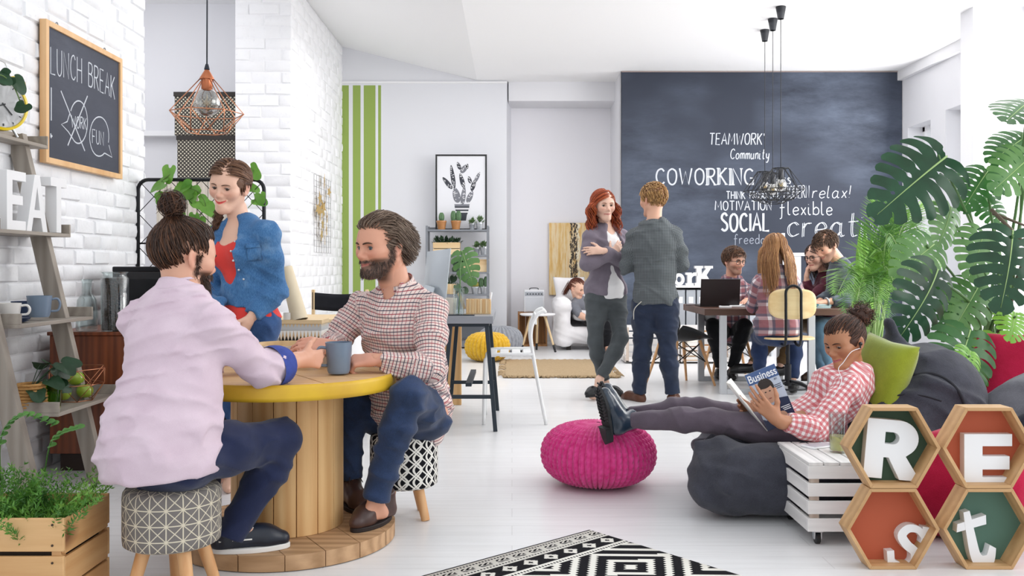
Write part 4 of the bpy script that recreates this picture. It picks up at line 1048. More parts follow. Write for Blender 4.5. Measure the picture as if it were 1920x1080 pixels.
def long_hair(p, Mh, col, hl, seed, n=700, length=.40, curl=0., down=(0, -.05, -1), r=.0026, part=0., spread=.25, top=.07, side=True, clear=None):
    hm = lambda p: ((p[:, 2] > top-.006) | (p[:, 1] < .045) & (p[:, 2] > .01) | (p[:, 1] < .01)) & (p[:, 2] > -.03)
    rt = scalp(n, hm, seed); rg0 = np.random.RandomState(seed); L = length*rg0.uniform(.86, 1.05, n); ph = rg0.uniform(0, 6, n); dn = np.array(down, float); seg = 22
    sx = np.sign(rt[:, 0]-part)
    def fn(p, t, rg):
        bk_ = np.clip((p[:, 1]+.075)/.07, 0, 1); out = np.stack([sx*.9*bk_, -.3+0*sx, -.5-.6*(1-bk_)], 1); low = np.clip((.035-p[:, 2])/.04, 0, 1)[:, None]
        d = out*(1-low)+low*(dn+np.stack([sx*spread*(t < .5), 0*sx, 0*sx], 1))
        if curl: d = d+low*curl*np.stack([np.cos(ph+t*17), np.sin(ph+t*17), 0*ph], 1)
        return d+rg.normal(0, .05, p.shape)
    pos = grow(rt, fn, seg, L/(seg-1), 1.15, seed, lift0=1.06, stick=.02)
    if clear is not None: pos = clear(pos)
    hair_obj('hair', p, Mh, pos, col, r, .0012, seed, .3, hair_cap(.0055, .005, [((0, .1, -.105+top), (.08, .08, .105)), ((0, 0, -.05), (0, 0, -1))]), hl)
# ---- red-haired woman with crossed arms
J = dict(pelvis=P(1135, 546, 7.84), neck=P(1136, 427, 7.82), shR=P(1107, 446, 7.73), shL=P(1166, 444, 7.90), elR=P(1101, 494, 7.66), elL=P(1176, 492, 7.78), wrL=P(1128, 470, 7.56), wrR=P(1148, 477, 7.62), hipR=P(1119, 560, 7.80), hipL=P(1153, 558, 7.88),
         knR=P(1116, 640, 7.78), anR=P(1134, 716, 7.90), knL=P(1163, 634, 7.74), anL=P(1124, 712, 7.68), toeL=P(1108, 744, 7.60), toeR=P(1150, 742, 7.85))
Mh = head_M(P(1131, 386, 7.76), (.28, -.95, -.05), (-.04, 0, 1), 1.12)
TEE = fabric('white_tee', '#e9e8e8', '#f2f1f1', .85, 420, .2, 10); CARD = fabric('mauve_cardigan', '#6d6570', '#7f7682', .9, 350, .25, 10); GREYT = fabric('charcoal_trousers', '#454a4d', '#54595c', .85, 400, .2, 9)
f, p = person_far('red-haired woman with crossed arms in mauve cardigan and grey trousers', J, dict(sex='f', sc=.95, chest=.142, waist=.118, hip=.155, flat=1.3), '#e3bba6', Mh, dict(lips='#b5625c', eye='#5a4434', brow='#8a4a2e', smile=.1, nr=.044, nose=.9, jaw=.95, lid=.2),
    [g_shirt(TEE, .008, -.1, .3, 41, .003, 'tee', False, [((1.02, .12), (.8, .17), .075, .03)], nk=.06), g_shirt(CARD, .024, -.06, .93, 42, .003, 'cardigan', False, [((1.1, .13, .0), (.35, .19, -.01), .075, .085), ((.35, .19, -.01), (-.2, .19, -.01), .085, .11)], nk=.062), g_pants(GREYT, .010, .93, 43, .003, g3=.013)],
    [(J['wrL'], (-1, .25, .0), (-.1, .9, -.2), -1, (.25, .25, .3, .35), (.3, .5), .05, .95), (J['wrR'], (.55, .25, .65), (0, .8, .0), 1, (.4, .4, .5, .5), (.3, .5), .05, .95)], shod=False)
FLAT = mat('black_leather_flat', '#16171a', .35)
g_shoes(FLAT, FLAT, .235, .03, w=.038)(f, p)
def clr(pos): return pos
long_hair(p, Mh, '#7c2f16', '#c2602c', 45, 900, .36, .75, (0, .06, -1), .0028, -.02, .22)
# ---- blond man with his back turned
J = dict(pelvis=P(1229, 560, 7.48), neck=P(1226, 418, 7.46), shL=P(1190, 442, 7.52), shR=P(1264, 442, 7.44), elL=P(1174, 500, 7.54), elR=P(1279, 496, 7.46), wrL=P(1222, 484, 7.78), wrR=P(1228, 488, 7.74), hipL=P(1209, 575, 7.50), hipR=P(1248, 575, 7.46),
         knL=P(1204, 660, 7.50), anL=P(1199, 738, 7.54), knR=P(1252, 660, 7.44), anR=P(1261, 738, 7.48), toeL=P(1178, 752, 7.66), toeR=P(1268, 752, 7.70))
Mh = head_M(P(1225, 376, 7.50), (-.5, .86, -.02), sc=1.12)
def check_mat():
    N = NT('dotted_shirt'); a = N.attr('puv').outputs['Vector']; sp = N.n('SeparateXYZ'); N.l(a, sp.inputs[0]); per = .0125
    def fr(k): return N.math('LESS_THAN', N.math('FRACT', N.math('ADD', N.math('DIVIDE', sp.outputs[k], per), 100)), .3)
    N.set(col=N.mix(N.math('MULTIPLY', N.math('MAXIMUM', fr(0), fr(1)), .55), '#414649', '#84898c'), rough=.85, spec=.2); N.bump(N.noise(N.coord(), 16, 3), .25, .006); return N.m
f, p = person_far('blond man in grey checked shirt and dark jeans standing with his back turned', J, dict(chest=.16, waist=.145, hip=.145, flat=1.3, limb=1.05), '#d7a68c', Mh, dict(lips='#b06a5c', brow='#8a6a46', jaw=1.0),
    [g_shirt(check_mat(), .022, -.07, .95, 51, .006), g_pants(fabric('ink_jeans', '#20283a', '#2c364c', .85, 400, .25, 9), .012, .99, 52, .004, 'jeans', g3=.022)])
g_shoes(mat('tan_leather', '#5a3422', .4), BSOLE, .28, .07)(f, p)
short_hair(p, Mh, '#8f6a42', '#c39a62', 53, 1500)
mb = MB(); mb.tube(crom([f.at(-.02, -.14, -.10), f.at(-.12, -.13, -.16), f.at(-.26, -.10, -.17)], 5), .004, 6); mb.build('wallet_chain', mat('chain_steel', '#c9c6bc', .3, .9), p, 180)
# ---- man with glasses at the far side of the work table
BIGPLAID = lambda nm, a, b, per: pattern_fabric(nm, '#d9d2d6', [(0, per, 0, .55, a, .62), (1, per, 0, .55, a, .62), (0, per, .2, .2, b, .7), (1, per, .2, .2, b, .7)])
J = dict(pelvis=P(1372, 622, 9.14), neck=P(1372, 524, 9.10), shR=P(1340, 546, 9.12), shL=P(1406, 546, 9.08), elR=P(1330, 566, 8.98), elL=P(1418, 566, 8.96), wrR=P(1356, 563, 8.78), wrL=P(1400, 563, 8.78), hipR=P(1354, 622, 9.12), hipL=P(1390, 622, 9.12),
         knR=P(1337, 610, 8.72), knL=P(1396, 610, 8.72), anR=P(1350, 690, 8.78), anL=P(1372, 692, 8.74), toeR=P(1346, 713, 8.55), toeL=P(1376, 714, 8.55))
Mh = head_M(P(1376, 490, 9.02), (.45, -.88, -.08), sc=1.08)
BLK = fabric('black_trousers', '#121317', '#1c1d22', .85, 400, .2, 9); BSHOE = mat('black_shoe', '#141416', .4)
f, p = person_far('bearded young man in glasses and red plaid shirt behind the open laptop', J, dict(chest=.155, waist=.135, hip=.14), '#d6a48c', Mh, dict(lips='#b56a5e', eye='#5a4a36', brow='#3a271c', beard='#5a4032', bw=.55, jaw=1.0),
    [g_shirt(BIGPLAID('red_plaid', '#7a1d2c', '#2a2f4a', .07), .016, -.2, .95, 61), g_pants(BLK, .010, .97, 62), g_shoes(BSHOE, BSHOE, .27)],
    [(J['wrR'], (.5, -.8, -.2), (0, -.2, -1), 1), (J['wrL'], (-.5, -.8, -.2), (0, -.2, -1), -1)])
short_hair(p, Mh, '#3a2519', '#6a4a34', 63, 1400, .068, .0075, 1.2, comb=(.5, .2, .2))
def glasses(Mh, label, sc=1.0):
    t = thing('eyeglasses', label, 'glasses', Mh.translation); mb = MB(); pts = lambda q: [Mh @ Vector((q*.033+.0235*math.copysign(abs(math.cos(a))**.7, math.cos(a)), .104-abs(q*.033+.0235*math.cos(a))*.12, -.001+.0185*math.copysign(abs(math.sin(a))**.7, math.sin(a)))) for a in np.linspace(0, 2*PI, 20)[:-1]]
    for q in (-1, 1): mb.tube(pts(q), .0024*sc, 6, True)
    mb.tube([Mh @ Vector((x, .105, .004)) for x in (-.01, 0, .01)], .0022, 6)
    for q in (-1, 1): mb.tube([Mh @ Vector((q*.056, .097, .004)), Mh @ Vector((q*.078, .075, .006)), Mh @ Vector((q*.083, .0, .008)), Mh @ Vector((q*.082, -.02, -.012))], .0022, 6)
    o = mb.build('frame', mat('spectacle_frame', '#17161a', .3), t, 180); o.location = -Mh.translation; return t
glasses(Mh, 'black framed eyeglasses on the man in red plaid')
# ---- woman with long hair sitting with her back to us
J = dict(pelvis=P(1456, 612, 7.66), neck=P(1454, 508, 7.68), shL=P(1422, 532, 7.68), shR=P(1488, 532, 7.68), elL=P(1411, 574, 7.82), elR=P(1502, 572, 7.84), wrL=P(1420, 567, 8.06), wrR=P(1486, 567, 8.06), hipL=P(1440, 620, 7.68), hipR=P(1473, 620, 7.68),
         knL=P(1424, 634, 8.02), knR=P(1490, 634, 8.02), anL=P(1425, 712, 7.92), anR=P(1487, 712, 7.95), toeL=P(1421, 731, 8.12), toeR=P(1490, 731, 8.12))
Mh = head_M(P(1453, 468, 7.74), (.0, .97, -.15), sc=1.08)
f, p = person_far('woman with long light brown hair in plaid shirt on the wooden swivel chair', J, dict(sex='f', sc=.97, chest=.15, waist=.13, hip=.165, flat=1.25), '#d9ad96', Mh, dict(face=False, h=.006),
    [g_shirt(BIGPLAID('navy_plaid', '#7c2534', '#2b2f4c', .115), .017, -.16, .95, 71, .004), g_pants(fabric('indigo_jeans', '#1f2c4a', '#2c3d62', .85, 400, .2, 9), .012, .97, 72, .003, 'jeans'), g_shoes(BSHOE, BSHOE, .25, .09)],
    [(J['wrL'], (.2, .95, -.1), (0, -.1, -1), -1), (J['wrR'], (-.2, .95, -.1), (0, -.1, -1), 1)])
long_hair(p, Mh, '#7a5232', '#b08456', 73, 1100, .38, 0., (0, -.16, -1), .0028, 0, .30)
# ---- woman in maroon with glasses, head propped on her hand
J = dict(pelvis=P(1556, 612, 8.86), neck=P(1548, 514, 8.82), shL=P(1552, 534, 8.68), shR=P(1546, 532, 8.99), elL=P(1518, 564, 8.60), elR=P(1520, 562, 8.80), wrL=P(1512, 558, 8.46), wrR=P(1512, 520, 8.78), hipL=P(1556, 618, 8.76), hipR=P(1552, 618, 8.94),
         knL=P(1496, 606, 8.56), knR=P(1490, 606, 8.74), anL=P(1462, 688, 8.42), anR=P(1404, 686, 8.42), toeL=P(1440, 706, 8.36), toeR=P(1378, 700, 8.40))
Mh = head_M(P(1532, 482, 8.76), (-.86, -.46, -.12), (-.1, 0, 1), 1.08)
f, p = person_far('dark-haired woman in maroon sweater and glasses resting her head on a hand', J, dict(sex='f', sc=.95, chest=.145, waist=.13, hip=.15), '#dcb09a', Mh, dict(lips='#b05a58', brow='#2c1c16', jaw=.95, nr=.044),
    [g_shirt(fabric('maroon_sweater', '#4a1f2c', '#5c2837', .9, 300, .25, 9), .016, -.15, .9, 81, .004, 'sweater', False), g_pants(fabric('khaki_trousers', '#6a5238', '#7d6445', .85, 400, .2, 9), .010, .95, 82), g_shoes(BSHOE, BSHOE, .24)],
    [(J['wrL'], (-.8, -.4, -.1), (0, 0, -1), -1, (.6, .6, .6, .6)), (J['wrR'], (.15, .0, 1), (.9, -.1, .1), 1, (.5, .5, .5, .5))])
long_hair(p, Mh, '#2a1c18', '#4e362c', 83, 600, .26, .1, (0, -.2, -1), .0028)
glasses(Mh, 'dark framed eyeglasses on the woman in maroon', 1.1)
# ---- man in a grey henley leaning over the table
J = dict(pelvis=P(1600, 606, 8.42), neck=P(1574, 492, 8.40), shL=P(1588, 514, 8.24), shR=P(1570, 510, 8.58), elL=P(1594, 562, 8.12), elR=P(1556, 556, 8.5), wrL=P(1550, 566, 8.06), wrR=P(1534, 566, 8.34), hipL=P(1600, 614, 8.34), hipR=P(1596, 614, 8.5),
         knL=P(1540, 612, 8.16), knR=P(1536, 608, 8.44), anL=P(1560, 694, 8.22), anR=P(1540, 694, 8.5), toeL=P(1535, 716, 8.18), toeR=P(1512, 714, 8.46))
Mh = head_M(P(1550, 462, 8.32), (-.80, -.36, -.46), (-.25, 0, 1), 1.08)
f, p = person_far('smiling man in grey henley leaning over the table beside the palm', J, dict(chest=.16, waist=.14, hip=.14), '#d9a78c', Mh, dict(lips='#b3685c', brow='#3a271c', beard='#4a362c', bw=.55, smile=1.0, open_=.5, teeth=True, lid=.5),
    [g_shirt(fabric('grey_henley', '#4a525c', '#5b646e', .9, 350, .22, 9), .019, -.15, .8, 91, .005, 'henley', False), g_pants(fabric('light_jeans', '#56768e', '#7595ab', .85, 380, .2, 9), .012, .97, 92, .003, 'jeans'), g_shoes(mat('brown_shoe', '#3e2c22', .5), BSOLE, .27)],
    [(J['wrL'], (-.95, -.1, -.15), (0, .2, -1), -1, (.4, .5, .5, .6)), (J['wrR'], (-.9, -.3, -.1), (0, .2, -1), 1, (.5, .5, .5, .5))])
short_hair(p, Mh, '#3a271b', '#5f4632', 93, 1400, .068, .007, 1.16, comb=(.3, .3, .1))
w_ = thing('wristwatch', 'steel wristwatch on the arm of the man in grey henley', 'watch', J['wrL']); d = nv(J['wrL']-J['elL']); mb = MB(); a = d.orthogonal().normalized(); b = d.cross(a)
mb.tube([(a*math.cos(t)+b*math.sin(t))*.034 for t in np.linspace(0, 2*PI, 20)[:-1]], .009, 6, True); mb.build('strap', mat('watch_steel', '#a9adb0', .3, .8), w_, 180)
# ---- woman resting on the sofa
J = dict(pelvis=P(1116, 600, 12.42), neck=P(1083, 562, 12.45), shL=P(1100, 570, 12.30), shR=P(1080, 572, 12.60), elL=P(1084, 588, 12.18), elR=P(1100, 596, 12.6), wrL=P(1106, 600, 12.10), wrR=P(1116, 600, 12.4), hipL=P(1108, 604, 12.30), hipR=P(1122, 604, 12.45),
         knL=P(1122, 608, 11.96), knR=P(1136, 608, 12.0), anL=P(1126, 652, 11.9), anR=P(1140, 652, 11.92), toeL=P(1128, 660, 11.75), toeR=P(1144, 660, 11.78))
J['shL'] = P(1076, 574, 12.28); J['elL'] = P(1086, 590, 12.18)
Mh = head_M(P(1082, 541, 12.38), (.72, -.62, -.3), sc=1.1)
f, p = person_far('woman with tied-back auburn hair and grey t-shirt resting on the white armchair', J, dict(sex='f', sc=.95, chest=.145, waist=.13, hip=.15), '#e0b49c', Mh, dict(lips='#b5625c', brow='#4a2a1c', h=.006, lid=.8, nr=.044),
    [g_shirt(fabric('grey_tee', '#6c6e76', '#7d7f88', .9, 350, .2, 9), .015, -.1, .0, 101, .004, 'tee', False, h=.01), g_pants(BLK, .010, .97, 102)], [], False, .012)
hm = lambda p: ((p[:, 2] > .064) | (p[:, 1] < .03)) & (p[:, 2] > -.06)
rt = scalp(350, hm, 7); T = np.array((0, -.11, .04)); pos = grow(rt, lambda p, t, rg: (T-p)+rg.normal(0, .012, p.shape), 10, np.linalg.norm(T-rt, axis=1)*1.1/9, 1.06, 5, lift0=1.04)
tl = T+np.random.RandomState(1).normal(0, .014, (90, 1, 3))+np.linspace(0, 1, 10)[None, :, None]*np.array((0, -.06, -.17))
hair_obj('hair', p, Mh, np.concatenate([pos, tl]), '#5a2a1c', .003, .0014, 1, .3, hair_cap(.0055, .006, [((0, .1, -.04), (.085, .078, .104)), ((0, 0, -.06), (0, 0, -1))]), '#7e4430')
# ================================================================== LEFT: SPOOL TABLE, STOOLS, LADDER SHELF, WALL BOARD
PINE = wood('pine', '#c9955c', '#e2b981', 'Z', 3.2, .55, .15, ('#8a5a32', 3.2)); PINETOP = wood('pine_top', '#c99a66', '#e0bd8d', 'X', 3, .5, .15, ('#8a5a32', 3)); WORN = wood('worn_pine', '#9a7550', '#c7a079', 'X', 3, .65, .2, ('#6a4a30', 3))
YEL = mat('yellow_paint', '#dfb62c', .45, col2='#cfa22a', scale=7)
TX, TY = -.927, 3.75
t = thing('spool_table', 'round table made from a wooden cable spool with yellow painted rim', 'table', (TX, TY, 0))
def plank_disc(name, r, z0, z1, m, n, rim=None, seed=1):
    rg = random.Random(seed); w = 2*r/n
    mb = MB()
    for i in range(n):
        a, b = -r+i*w+.0015, -r+(i+1)*w-.0015; pts = []
        xs = np.linspace(a, b, 6)
        up = [(x, math.sqrt(max(r*r-x*x, 0))) for x in xs]
        poly = up+[(x, -y) for x, y in reversed(up)]
        cl = []
        for q in poly:
            if not cl or (abs(q[0]-cl[-1][0])+abs(q[1]-cl[-1][1])) > 1e-4: cl.append(q)
        if abs(cl[0][0]-cl[-1][0])+abs(cl[0][1]-cl[-1][1]) < 1e-4: cl.pop()
        M = Matrix.Rotation(math.radians(32), 4, 'Z'); M.translation = (0, 0, z0); mb.prism([cl], z1-z0-rg.random()*.002, M)
    return mb.build(name, m, t, 40)
o = plank_disc('tabletop', .438, .625, .685, PINETOP, 6)
mb = MB(); mb.grid(lambda i, j: Vector(((.441+.003*math.sin(PI*j))*math.cos(2*PI*i), (.441+.003*math.sin(PI*j))*math.sin(2*PI*i), .624+.062*j)), 72, 5, cu=True); r_ = mb.build('painted_rim', YEL, o, 180); so = r_.modifiers.new('s', 'SOLIDIFY'); so.thickness = .004
plank_disc('base_disc', .44, .004, .062, WORN, 6, seed=4)
for k in range(16):
    a0 = 2*PI*k/16; a1 = 2*PI*(k+1)/16-.012; mb = MB(); ang = np.linspace(a0, a1, 5)
    lp = [(.226*math.cos(a), .226*math.sin(a)) for a in ang]+[(.196*math.cos(a), .196*math.sin(a)) for a in reversed(ang)]
    M = Matrix.Translation((0, 0, .062)); mb.prism([lp], .563, M); mb.build('stave', PINE, t, 60, .002)
# stools
def tri_fabric():
    N = NT('grey_triangle_fabric'); a = N.attr('puv').outputs['Vector']; sp = N.n('SeparateXYZ'); N.l(a, sp.inputs[0]); u, v = sp.outputs[0], sp.outputs[1]; P_ = .052
    def ln(e, w=.075):
        f = N.math('FRACT', N.math('ADD', N.math('DIVIDE', e, P_), 100)); return N.math('GREATER_THAN', N.math('ABSOLUTE', N.math('SUBTRACT', f, .5)), .5-w/2)
    m = N.math('MAXIMUM', N.math('MAXIMUM', ln(u), ln(v)), N.math('MAXIMUM', ln(N.math('ADD', u, v), .085), ln(N.math('SUBTRACT', u, v), .085)))
    N.set(col=N.mix(m, '#77726f', '#d2c9b4'), rough=.9, spec=.15); N.bump(N.noise(N.coord(), 300, 2), .2, .003); return N.m
def ring_fabric():
    N = NT('lattice_fabric'); a = N.attr('puv').outputs['Vector']; sp = N.n('SeparateXYZ'); N.l(a, sp.inputs[0]); u = N.math('DIVIDE', sp.outputs[0], .066); v = N.math('DIVIDE', sp.outputs[1], .105)
    def wave(ph, amp):
        w = N.math('MULTIPLY', N.math('SINE', N.math('ADD', N.math('MULTIPLY', v, 2*PI), ph)), amp); f = N.math('FRACT', N.math('ADD', N.math('ADD', u, w), 100)); return N.math('LESS_THAN', N.math('ABSOLUTE', N.math('SUBTRACT', f, .5)), .085)
    def tri(sg):
        w = N.math('MULTIPLY', N.math('ABSOLUTE', N.math('SUBTRACT', N.math('FRACT', N.math('ADD', v, 100.0)), .5)), 2.0*sg); f = N.math('FRACT', N.math('ADD', N.math('ADD', u, w), 100.25)); return N.math('LESS_THAN', N.math('ABSOLUTE', N.math('SUBTRACT', f, .5)), .075)
    m = N.math('MAXIMUM', N.math('MAXIMUM', wave(0, .3), wave(PI, .3)), N.math('MAXIMUM', tri(1.0), tri(-1.0)))
    N.set(col=N.mix(m, '#17171c', '#e9e6df'), rough=.9, spec=.15); N.bump(N.noise(N.coord(), 300, 2), .2, .003); return N.m
LEGW = wood('stool_leg', '#c98f5a', '#e0b07e', 'Z', 4, .5, .1)
def stool(label, x, y, r, z0, z1, m, legs):
    t = thing('stool', label, 'stool', (x, y, 0)); mb = MB(); N = 64
    prof = [(0, z0), (r*.9, z0), (r*.985, z0+.008), (r, z0+.03)]+[(r, z0+.03+(z1-z0-.06)*k/8) for k in range(1, 9)]+[(r*.985, z1-.012), (r*.93, z1), (r*.5, z1+.012), (0, z1+.014)]
    mb.lathe(prof, N); o = mb.build('upholstered_seat', m, t, 180)
    at = o.data.attributes.new('puv', 'FLOAT_VECTOR', 'POINT'); a = []
    for (rr, z) in prof:
        for k in range(N):
            s_ = abs(((k/N+.75) % 1)*2-1)
            a += [((k/N))*2*PI*.16*(round(2*PI*.16/.066)*.066/(2*PI*.16)), z+(rr-r if rr < r*.93 else 0), 0]
    at.data.foreach_set('vector', a)
    for (dx, dy) in legs:
        mb = MB(); mb.cyl((dx*.75, dy*.75, z0+.004), (dx*1.16, dy*1.16, 0), .024, .019, 14); mb.build('leg', LEGW, t, 60)
    return t
stool('grey triangle patterned pouf stool on wooden legs under the man in pink', -1.18, 3.15, .163, .165, .36, tri_fabric(), [(.085, -.095), (-.09, -.09), (-.03, .11), (.11, .06)])
stool('black stool with white lattice pattern under the bearded man', -.485, 4.07, .152, .145, .372, ring_fabric(), [(.09, -.06), (-.06, -.1), (-.08, .08), (.06, .09)])
# things on the table
CER = mat('grey_blue_ceramic', '#6f8094', .3, col2='#77889c', scale=6); WCER = mat('white_ceramic', '#e8e5e0', .25)
def mug(label, c, r, h, m, handle_a, tp=.78, group=None):
    t = thing('mug', label, 'mug', c); mb = MB()
    mb.lathe([(0, .001), (r*tp*.96, .0), (r*tp, .004), (r*(tp+.06), .012), (r*.97, h*.9), (r, h), (r-.0035, h), (r*.94, h*.9), (r*tp*.93, .008), (0, .007)], 36); mb.build('cup', m, t, 50)
    d = Vector((math.cos(handle_a), math.sin(handle_a), 0)); z = Vector((0, 0, 1))
    mb = MB(); mb.tube(crom([d*r*.93+z*h*.82, d*(r+.022)+z*h*.84, d*(r+.034)+z*h*.6, d*(r+.024)+z*h*.3, d*r*.84+z*h*.26], 5), .006, 8); mb.build('handle', m, t, 180); return t
ZT = .686
mug('grey blue mug held at the table edge', P(635, 700, 3.655)+Vector((0, 0, .001)), .054, .125, CER, math.radians(200))
BOWL = mat('bamboo', '#d9b988', .45, col2='#c9a676', scale=20, stretch=(1, 1, .2))
def bowl(label, c, r, h, mo, mi, cont=None):
    t = thing('bowl', label, 'bowl', c); mb = MB(); mb.lathe([(0, 0), (r*.55, 0), (r*.6, .004), (r*.84, h*.45), (r*.97, h*.85), (r, h)], 44, caps=False); mb.build('outside', mo, t, 50)
    mb = MB(); mb.lathe([(r, h), (r*.98, h+.002), (r*.955, h), (r*.93, h*.85), (r*.8, h*.45), (r*.56, .01), (0, .009)], 44, caps=False); mb.build('inside', mi, t, 50); return t
bowl('wide white bowl with bamboo inside, beside the mug', (-1.005, 4.0, ZT), .137, .095, WCER, BOWL)
bowl('tall cream bowl behind the grey blue mug', (-.81, 3.97, ZT), .058, .115, mat('cream_ceramic', '#ddd8cc', .35), mat('cream_ceramic', '#ddd8cc', .35))
# ladder shelf leaning on the brick wall
OAK = wood('grey_oak', '#8b8279', '#a89f94', 'Y', 3, .6, .12); OAKZ = wood('grey_oak_post', '#857c72', '#a2998e', 'Z', 3, .6, .12)
t = thing('ladder_shelf', 'grey wooden ladder shelf leaning against the white brick wall', 'shelf', (-2.2, 4.4, 0))
def tl(o): o.location = -Vector(t.location); return o
SHE = [(1.765, -2.475, .115), (1.295, -2.365, .21), (.855, -2.245, .30), (.432, -2.13, .40)]
Y0, Y1 = 4.0, 4.86
for yy in (4.08, 4.70): tl(MB().beam((-2.568, yy, 1.80), (-2.145, yy, .0), .045, .085, up=(1, 0, .2)).build('post', OAKZ, t, 40, .003))
for (z, xf, dp) in SHE:
    xb = xf-dp; y0, y1 = {1.765: (4.2, 4.84), 1.295: (4.18, 4.86), .855: (4.14, 4.86), .432: (4.26, 4.92)}[z]
    s_ = tl(MB().b2((xb, y0, z-.018), (xf, y1, z)).build('tray', OAK, t, 40, .002))
    e = MB(); e.b2((xb, y0, z), (xf, y0+.014, z+.05)); o = e.build('tray_side', OAK, s_, 40, .002)
    e = MB(); e.b2((xb, y1-.014, z), (xf, y1, z+.05)); o = e.build('tray_side', OAK, s_, 40, .002)
    e = MB(); e.b2((xb, y0+.014, z), (xb+.014, y1-.014, z+.05)); o = e.build('tray_back', OAK, s_, 40, .002)
# alarm clock
CYEL = mat('yellow_enamel', '#e2c411', .25, coat=.4)
def clock():
    c = Vector((-2.512, 4.45, 1.766)); R = .125; n = nv((.86, -.50, 0)); t = thing('alarm_clock', 'round yellow twin bell alarm clock on the top ladder shelf', 'clock', c); z = Vector((0, 0, 1)); l = z.cross(n)
    M = Matrix((l, z, n)).transposed().to_4x4(); M.translation = z*(R+.022)
    mb = MB(); mb.lathe([(R*.9, -.05), (R, -.035), (R*1.02, .0), (R, .03), (R*.9, .034), (R*.88, .020)], 48, M=M.to_3x3(), c=M.translation, caps=False); mb.lathe([(0, -.052), (R*.9, -.05)], 48, M=M.to_3x3(), c=M.translation); b = mb.build('case', CYEL, t, 40)
    mb = MB(); mb.lathe([(0, .0262), (R*.885, .0262)], 48, M=M.to_3x3(), c=M.translation); mb.build('dial', mat('dial_white', '#e9eaec', .5), t, 0)
    mb = MB()
    for k in range(12):
        a = PI*k/6; d_ = l*math.sin(a)+z*math.cos(a); p0 = M.translation+n*.0275
        mb.beam(p0+d_*R*.74, p0+d_*R*(.82 if k % 3 else .84), .004 if k % 3 else .007, .002, up=n)
    mb.build('hour_marks', mat('ink', '#2a2c30', .6), t, 0)
    for nm, a, L in (('hour_hand', 2.4, .5), ('minute_hand', 4.3, .7)):
        d_ = l*math.sin(a)+z*math.cos(a); mb = MB(); mb.beam(M.translation+n*.0295-d_*.01, M.translation+n*.0295+d_*R*L, .006, .002, up=n); mb.build(nm, mat('ink', '#2a2c30', .6), t, 0)
    for q in (-1, 1):
        d_ = (z*.82+l*q*.57).normalized(); bc = M.translation+d_*(R+.018); b1 = d_.orthogonal().normalized(); b2 = d_.cross(b1); Mb = Matrix((b1, b2, d_)).transposed()
        mb = MB(); mb.lathe([(.044, 0), (.042, .012), (.032, .026), (.016, .034), (0, .036)], 24, M=Mb, c=bc); mb.build('bell', CYEL, t, 60)
        mb = MB(); mb.cyl(M.translation-z*R*.8+l*q*R*.45, M.translation-z*(R+.022)+l*q*R*.7, .008, .006, 10); mb.build('foot', mat('chrome', '#c9ccd0', .2, 1), t, 60)
    mb = MB(); mb.tube(crom([M.translation+(z*.80+l*q*.58)*(R+.05) for q in (-1, -.5, 0, .5, 1)], 4), .003, 6); mb.tube(crom([M.translation+z*(R+.02)+l*.045, M.translation+z*(R+.085)+l*.025, M.translation+z*(R+.085)-l*.025, M.translation+z*(R+.02)-l*.045], 5), .003, 6); mb.build('handle', mat('chrome', '#c9ccd0', .2, 1), t, 180)
clock()
# leaves
def leaf_mat(name, a, b, rough=.4, vein=None):
    if (name,) in _MC: return _MC[(name,)]
    N = NT(name); f = N.noise(N.coord(), 7, 3); N.set(col=N.ramp(f, [(.3, a), (.7, b)]), rough=rough, spec=.45); N.bump(N.noise(N.coord(), 60, 2), .12, .003)
    tr = N.n('BsdfTranslucent'); tr.inputs[0].default_value = lin(b); mx = N.n('MixShader'); mx.inputs[0].default_value = .22; N.l(N.b.outputs[0], mx.inputs[1]); N.l(tr.outputs[0], mx.inputs[2]); N.l(mx.outputs[0], N.t.nodes['Material Output'].inputs[0])
    _MC[(name,)] = N.m; return N.m
IVY = leaf_mat('ivy_leaf', '#4f8a2e', '#79ad47'); DIVY = leaf_mat('dark_ivy_leaf', '#1f3a22', '#33553a'); STEMG = mat('green_stem', '#5d7a3a', .6)
def ivy_shape(mb, c, d, n, s, lob=.35, droop=.3, seed=0):
    """five-lobed leaf: c base, d tip direction, n upper side"""
    d = nv(d); n = Vector(n); n = (n-d*n.dot(d)).normalized(); l = d.cross(n); K = 28; rg = random.Random(seed); vs = [Vector(c)]; 
    for ring in (.5, 1.0):
        for k in range(K):
            a = -PI*.86+2*PI*.86*k/(K-1); rr = (.62+.38*math.cos(a*.5)**2)*(1+lob*.5*(math.cos(a*5/1.72*1.0)))*(1-.15*abs(a)/PI)
            x, y = math.cos(a)*rr*s*ring*.62+.12*s, math.sin(a)*rr*s*ring*.62
            vs.append(Vector(c)+d*x+l*y+n*(.10*abs(y)-droop*x*x/s+rg.uniform(-.01, .01)*s))
    fs = [(0, 1+k, 2+k) for k in range(K-1)]+[(1+k, 1+K+k, 2+K+k, 2+k) for k in range(K-1)]
    mb.add(vs, fs)
